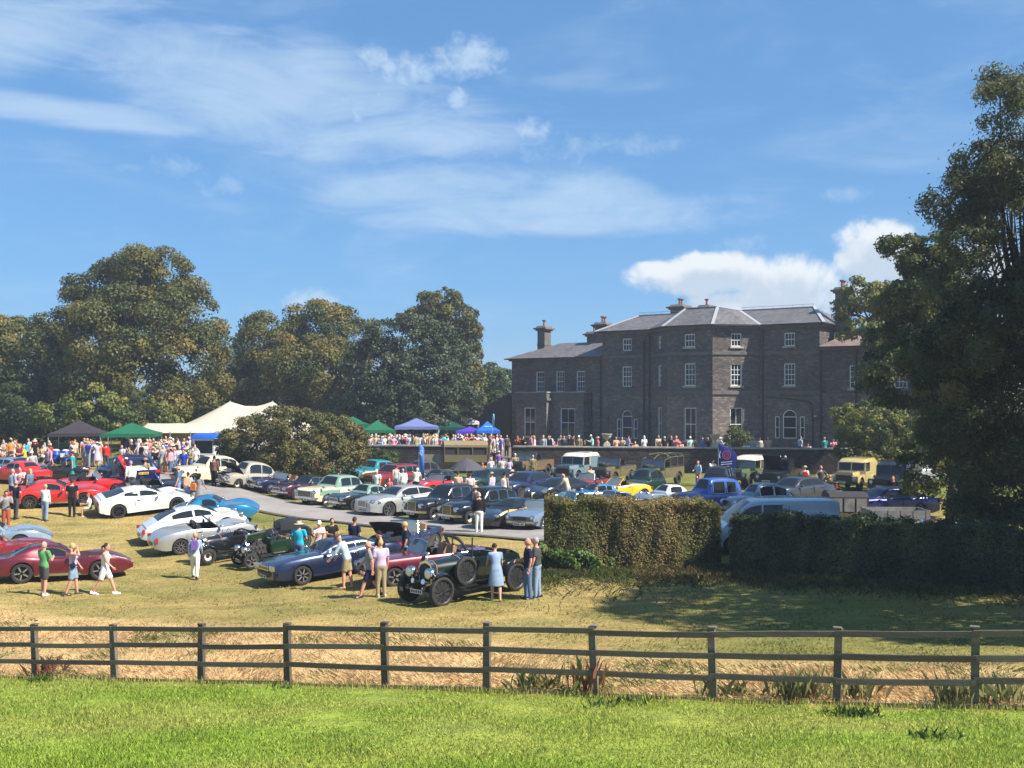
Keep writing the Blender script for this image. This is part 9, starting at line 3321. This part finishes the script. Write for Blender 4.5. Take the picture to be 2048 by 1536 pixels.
# --- between the rows
for args in [
 ((655, 958, 50), 85, 'stand', False, T('pale denim', 'long'), B('grey'), ('cap', 'white'), 'pink', 'man in pale blue striped shirt and white cap behind the two tone saloon'),
 ((676, 962, 50), 100, 'hips', True, T('lilac', 'vest'), B('white', 'shorts'), ('crop', 'blond'), 'pink', 'fair haired woman in lilac top behind the two tone saloon'),
 ((688, 950, 50), 120, 'stand', False, T('navy'), B('navy'), ('cap', 'white'), 'pink', 'man in navy with white cap behind the two tone saloon'),
 ((711, 950, 50), 200, 'stand2', False, T('dark grey', 'long'), B('navy'), ('sunhat', 'khaki'), 'pink', 'man in dark grey with khaki sun hat left of the teal saloon'),
 ((700, 962, 50), 95, 'stand', False, T('pale grey'), B('beige', 'shorts'), ('crop', 'blond'), 'pink', 'man in pale grey striped T-shirt and beige shorts by the teal saloon'),
 ((754, 1000, 50), 250, 'stand', False, T('white'), B('beige', 'shorts'), ('cap', 'white'), 'pink', 'man in white T-shirt and cap behind the black roadster with pale roof'),
 ((779, 1000, 50), 260, 'stand', False, T('coral'), B('navy', 'shorts'), ('short', 'grey'), 'pink', 'child in coral T-shirt behind the silver luxury coupe'),
 ((792, 984, 50), 120, 'walk', False, T('pale grey', 'vest'), B('pale denim'), ('short', 'brown'), 'pink', 'man in pale grey vest walking by the red estate'),
 ((806, 996, 50), 110, 'stand', False, T('white', 'long'), B('beige'), ('crop', 'grey'), 'pink', 'man in white shirt above the silver luxury coupe roof'),
 ((832, 996, 50), 80, 'bend2', True, T('cream'), B('navy'), ('crop', 'white'), 'pink', 'white haired person in cream top by the bright red sports car'),
 ((845, 960, 50), 180, 'stand', False, T('royal blue', 'long'), B('navy'), ('cap', 'turquoise'), 'pink', 'person in royal blue coat and turquoise cap by the feather flag'),
 ((916, 1010, 50), 85, 'stand', True, T('peach'), B('pale grey', 'shorts'), ('short', 'brown'), 'pink', 'person in peach top under the left of the dark grey parasol'),
 ((940, 1010, 50), 95, 'stand', False, T('pale pink', 'long'), B('beige'), ('short', 'brown'), 'pink', 'person in pale pink shirt under the right of the dark grey parasol'),
 ((966, 962, 50), 250, 'sit', False, T('orange'), B('grey'), ('short', 'brown'), 'tan', 'seated person in orange behind the dark grey parasol'),
 ((981, 964, 50), 70, 'walk', True, T('white'), B('white', 'shorts'), ('crop', 'blond'), 'pink', 'woman in white walking by the dark grey parasol'),
 ((1004, 964, 50), 100, 'stand', False, T('pale grey'), B('dark grey'), ('crop', 'brown'), 'pink', 'man in pale grey T-shirt at the foot of the terrace steps'),
 ((1018, 966, 50), 90, 'stand2', True, T('lilac'), B('dark grey'), ('long', 'brown'), 'pink', 'woman in lilac top at the foot of the terrace steps'),
 ((985, 1012, 50), 150, 'stand', False, T('lilac', 'long'), B('pale blue'), ('cap', 'beige'), 'pink', 'man in lilac shirt left of the navy modern saloon'),
 ((1008, 1012, 50), 60, 'stand', False, T('white', 'vest'), B('denim'), ('short', 'black'), 'tan', 'dark haired man in white sleeveless top before the navy modern saloon'),
 ((1030, 955, 50), 80, 'walk', False, T('khaki', 'long'), B('khaki', 'shorts'), ('cap', 'white'), 'pink', 'man in khaki with backpack and white cap by the terrace wall'),
 ((1026, 985, 50), 120, 'sit', False, T('pale pink'), B('grey'), ('sunhat', 'white'), 'pink', 'seated person in pink with white sun hat by the navy saloon'),
 ((1066, 962, 50), 110, 'stand', False, T('olive'), B('olive'), ('short', 'grey'), 'pink', 'man in olive shirt and trousers left of the grey blue field car'),
 ((1136, 1012, 45), 150, 'bend2', False, T('beige', 'long'), B('pale blue'), ('bald', 'grey'), 'pink', 'bald man in beige shirt bending over the lake blue car'),
 ((1197, 1016, 45), 160, 'sit', False, T('orange'), B('navy'), ('short', 'brown'), 'tan', 'person in orange by the dark blue racer'),
 ((1182, 975, 50), 100, 'sit', False, T('beige'), B('khaki'), ('short', 'brown'), 'pink', 'seated person in beige between two field cars'),
 ((1396, 973, 50), 215, 'stand2', False, T('pale blue', 'long'), B('coral'), ('bald', 'grey'), 'pink', 'man in pale blue shirt and coral trousers by the roof hoops'),
 ((1424, 972, 50), 300, 'phone', False, T('white'), B('dark grey'), ('short', 'brown'), 'pink', 'man in white T-shirt looking at his hands by the navy flag'),
 ((1610, 990, 45), 80, 'stand', True, T('white'), B('navy', 'shorts'), ('sunhat', 'beige'), 'pink', 'person in white with straw hat by the black field pickup'),
 ((1642, 992, 45), 95, 'hips', False, T('dark grey'), B('denim'), ('cap', 'coral'), 'pink', 'man in dark grey T-shirt and coral cap by the sand yellow field car'),
 ((1661, 992, 45), 110, 'stand', True, T('brown'), B('denim'), ('crop', 'blond'), 'pink', 'blond child in brown left of the sand yellow field car'),
 ((1786, 1020, 42), 240, 'stand2', False, T('black'), B('black'), ('short', 'brown'), 'pink', 'man in black behind the silver flatbed trailer'),
 ((1905, 1042, 36), 250, 'bend2', False, T('navy'), B('denim'), ('short', 'black'), 'pink', 'person in navy stooping over the motorcycles'),
 ((1970, 1020, 38), 250, 'stand', False, T('maroon'), B('navy'), ('short', 'brown'), 'pink', 'person in maroon in the shade behind the motorcycles'),
]:
 (px, py, lo_), yw, ps, fem, tp, bt, hr, sk, lab = args
 hgt = 1.2 if 'child' in lab else random.uniform(1.66, 1.80)
 person(foot(px, py, lo_), yw, ps, fem, tp, bt, hr, sk, 'dark grey', hgt, label=lab)
# --- people along the terrace wall and in front of the stalls, each described by what is seen over the wall
rp = random.Random(21)
TERR_P = [(1008, 'dark grey', 'short', 'black'), (1026, 'rust', 'short', 'brown'), (1037, 'black', 'short', 'brown'), (1053, 'pink', 'short', 'black'), (1063, 'pale pink', 'long', 'blond'), (1083, 'pale grey', 'short', 'grey'), (1094, 'navy', 'short', 'brown'), (1104, 'coral', 'crop', 'blond'),
   (1114, 'grey', 'short', 'brown'), (1122, 'dark grey', 'cap', 'black'), (1133, 'black', 'crop', 'grey'), (1141, 'brown', 'short', 'black'), (1154, 'khaki', 'cap', 'white'), (1163, 'maroon', 'short', 'brown'), (1180, 'mint', 'cap', 'white'), (1193, 'coral', 'sunhat', 'pink'), (1229, 'peach', 'crop', 'blond'), (1241, 'beige', 'short', 'brown'),
   (1254, 'lilac', 'long', 'black'), (1268, 'peach', 'bald', 'grey'), (1287, 'white', 'long', 'white'), (1315, 'beige', 'bald', 'grey'), (1328, 'black', 'cap', 'pale grey'), (1342, 'navy', 'short', 'brown'), (1352, 'coral', 'long', 'blond'), (1361, 'peach', 'short', 'brown'), (1380, 'mint', 'cap', 'white'), (1405, 'mid blue', 'crop', 'grey'),
   (1419, 'black', 'crop', 'blond'), (1443, 'white', 'sunhat', 'white'), (1495, 'white', 'short', 'black'), (1509, 'pale grey', 'sunhat', 'yellow'), (1524, 'cream', 'short', 'brown'), (1539, 'peach', 'bald', 'white'), (1607, 'pale blue', 'crop', 'brown'), (1621, 'pale pink', 'short', 'brown'), (1658, 'teal', 'cap', 'khaki'), (1672, 'pink', 'short', 'grey')]
NEARTXT = ['house left end', 'square bay window', 'left arched window', 'left urn', 'canted bay', 'second urn', 'sunlit bay window', 'right arched window', 'laurel bush']
def spot(px):
 return NEARTXT[0] if px < 1070 else NEARTXT[1] if px < 1160 else NEARTXT[3] if px < 1240 else NEARTXT[2] if px < 1300 else NEARTXT[4] if px < 1400 else NEARTXT[5] if px < 1450 else NEARTXT[6] if px < 1520 else NEARTXT[7] if px < 1640 else NEARTXT[8]
for i, (px, c1, hk, hc) in enumerate(TERR_P):
 q_ = on_wall(px, rp.uniform(1.0, 2.6))
 low = px in (1268, 1361, 1495, 1104, 1163, 1621)
 q_ = Vector((q_.x, q_.y, CZ - TERR))
 c2 = rp.choice(['navy', 'denim', 'khaki', 'beige', 'grey', 'black'])
 ps = 'sit' if low else rp.choice(['stand', 'stand2', 'fold', 'stand', 'phone'])
 person(q_, rp.choice([80, 100, 250, 275, 290, 180, 20, 265]), ps, hk == 'long', T(c1, rp.choice(['tee', 'tee', 'long'])), B(c2), (hk, hc), 'pink', None, rp.uniform(1.62, 1.80), where='behind terrace wall by ' + spot(px), group='people on the terrace', detail=False)
def crowd(n, px0, px1, D0, D1, where, cols, seed, group, sits=0.0, zadd=None):
 r_ = random.Random(seed)
 placed = []
 k = 0
 tries = 0
 while k < n and tries < n * 30:
  tries += 1
  px, D = r_.uniform(px0, px1), r_.uniform(D0, D1)
  q_ = at(px, D)
  if any((q_ - o_).length < 0.42 for o_ in placed):
   continue
  placed.append(q_)
  fem = r_.random() < 0.5
  hk = r_.choice(['short', 'long', 'tail', 'crop'] if fem else ['short', 'crop', 'bald', 'cap', 'short'])
  if r_.random() < 0.18:
   hk = 'sunhat'
  hc = r_.choice(list(HAIRC)) if hk not in ('cap', 'sunhat') else r_.choice(['white', 'beige', 'khaki', 'cream', 'navy'])
  tk = r_.choice(['tee', 'tee', 'long', 'vest' if fem else 'tee', 'dress' if fem else 'tee'])
  ps = 'sit' if r_.random() < sits else r_.choice(['stand', 'stand2', 'fold', 'stand', 'hips', 'phone', 'walk'])
  for _ in range(12):
   tc_, bc_ = r_.choice(cols), r_.choice(['navy', 'denim', 'khaki', 'beige', 'dark grey', 'black', 'pale denim', 'white', 'grey'])
   key = (tk, tc_, bc_, hc, where)
   if key not in USED:
    break
  USED.add(key)
  person(q_, r_.uniform(0, 360), ps, fem, T(tc_, tk), B(bc_, r_.choice(['trousers', 'shorts'])), (hk, hc), r_.choice(['pink', 'fair', 'fair', 'tan']), 'dark grey' if D < 74 else None, r_.uniform(1.58, 1.82), where=where, group=group)
  k += 1
LIGHT = ['white', 'white', 'pale blue', 'pale pink', 'pink', 'coral', 'red', 'orange', 'mint', 'royal blue', 'lilac', 'peach', 'beige', 'grey', 'pale grey', 'navy', 'black', 'khaki', 'maroon', 'cream', 'olive', 'turquoise']
crowd(24, -6, 100, 73.5, 78.5, 'by the picnic tables', LIGHT + ['yellow'], 31, 'people at the picnic tables', 0.5)
crowd(22, 140, 204, 71.5, 78, 'by the black gazebo', LIGHT, 32, 'people by the black gazebo', 0.1)
crowd(60, 236, 388, 68.0, 80.5, 'before the white marquee', LIGHT, 33, 'people before the marquee')
crowd(12, 300, 392, 64.5, 68.0, 'near the blue kiosk', LIGHT, 34, 'people before the marquee')
crowd(44, 738, 896, 84.5, 87.0, 'below the lilac gazebo', LIGHT + ['turquoise'], 35, 'people by the stalls right of the bronze bush')
crowd(32, 880, 1004, 84.0, 87.5, 'below the purple stall', LIGHT, 36, 'people by the stalls right of the bronze bush')
for (px, D, yw, ps, fem, tp, bt, hr, lab) in [
 (50, 74.4, 200, 'sit', False, T('yellow'), B('khaki', 'shorts'), ('crop', 'blond'), 'seated person in yellow T-shirt at the picnic table'),
 (26, 74.2, 260, 'sit', True, T('pale pink', 'dress'), B('pink'), ('crop', 'blond'), 'seated woman in pale pink dress at the picnic table'),
 (70, 75.0, 280, 'stand', True, T('black', 'dress'), B('black'), ('sunhat', 'cream'), 'woman in black patterned dress and cream sun hat behind the picnic table'),
 (943, 81.0, 90, 'walk', True, T('pink', 'dress'), B('pink'), ('crop', 'brown'), 'woman in pink dress climbing beside the army lorry'),
 (998, 78.5, 95, 'stand', False, T('purple'), B('denim'), ('cap', 'white'), 'man in purple T-shirt on the terrace steps'),
 (990, 81.6, 270, 'stand', False, T('black'), B('khaki'), ('cap', 'white'), 'man in black T-shirt and white cap at the top of the terrace steps'),
 (1100, 84.0, 270, 'stand', False, T('white', 'long'), B('navy'), ('short', 'brown'), 'person in white under a raised white flag on the terrace'),
]:
 person(at(px, D), yw, ps, fem, tp, bt, hr, 'pink', 'dark grey', 1.72, label=lab)
# ------------------------------------------------------------------ summer haze
hm = bpy.data.materials.new('thin_haze')
hm.use_nodes = True
hm.node_tree.nodes.clear()
gg = G(hm.node_tree)
pv_ = gg.n.new('ShaderNodeVolumePrincipled')
pv_.inputs['Color'].default_value = (0.80, 0.88, 1.0, 1)
pv_.inputs['Density'].default_value = 0.0007
pv_.inputs['Anisotropy'].default_value = 0.2
ou = gg.n.new('ShaderNodeOutputMaterial')
gg.l.new(pv_.outputs[0], ou.inputs['Volume'])
m = MB()
m.box((0, 1170, 8), (1900, 2480, 36))
o_ = m.build('haze', hm)
tag(o_, 'thin pale summer haze over the grounds', kind='stuff')
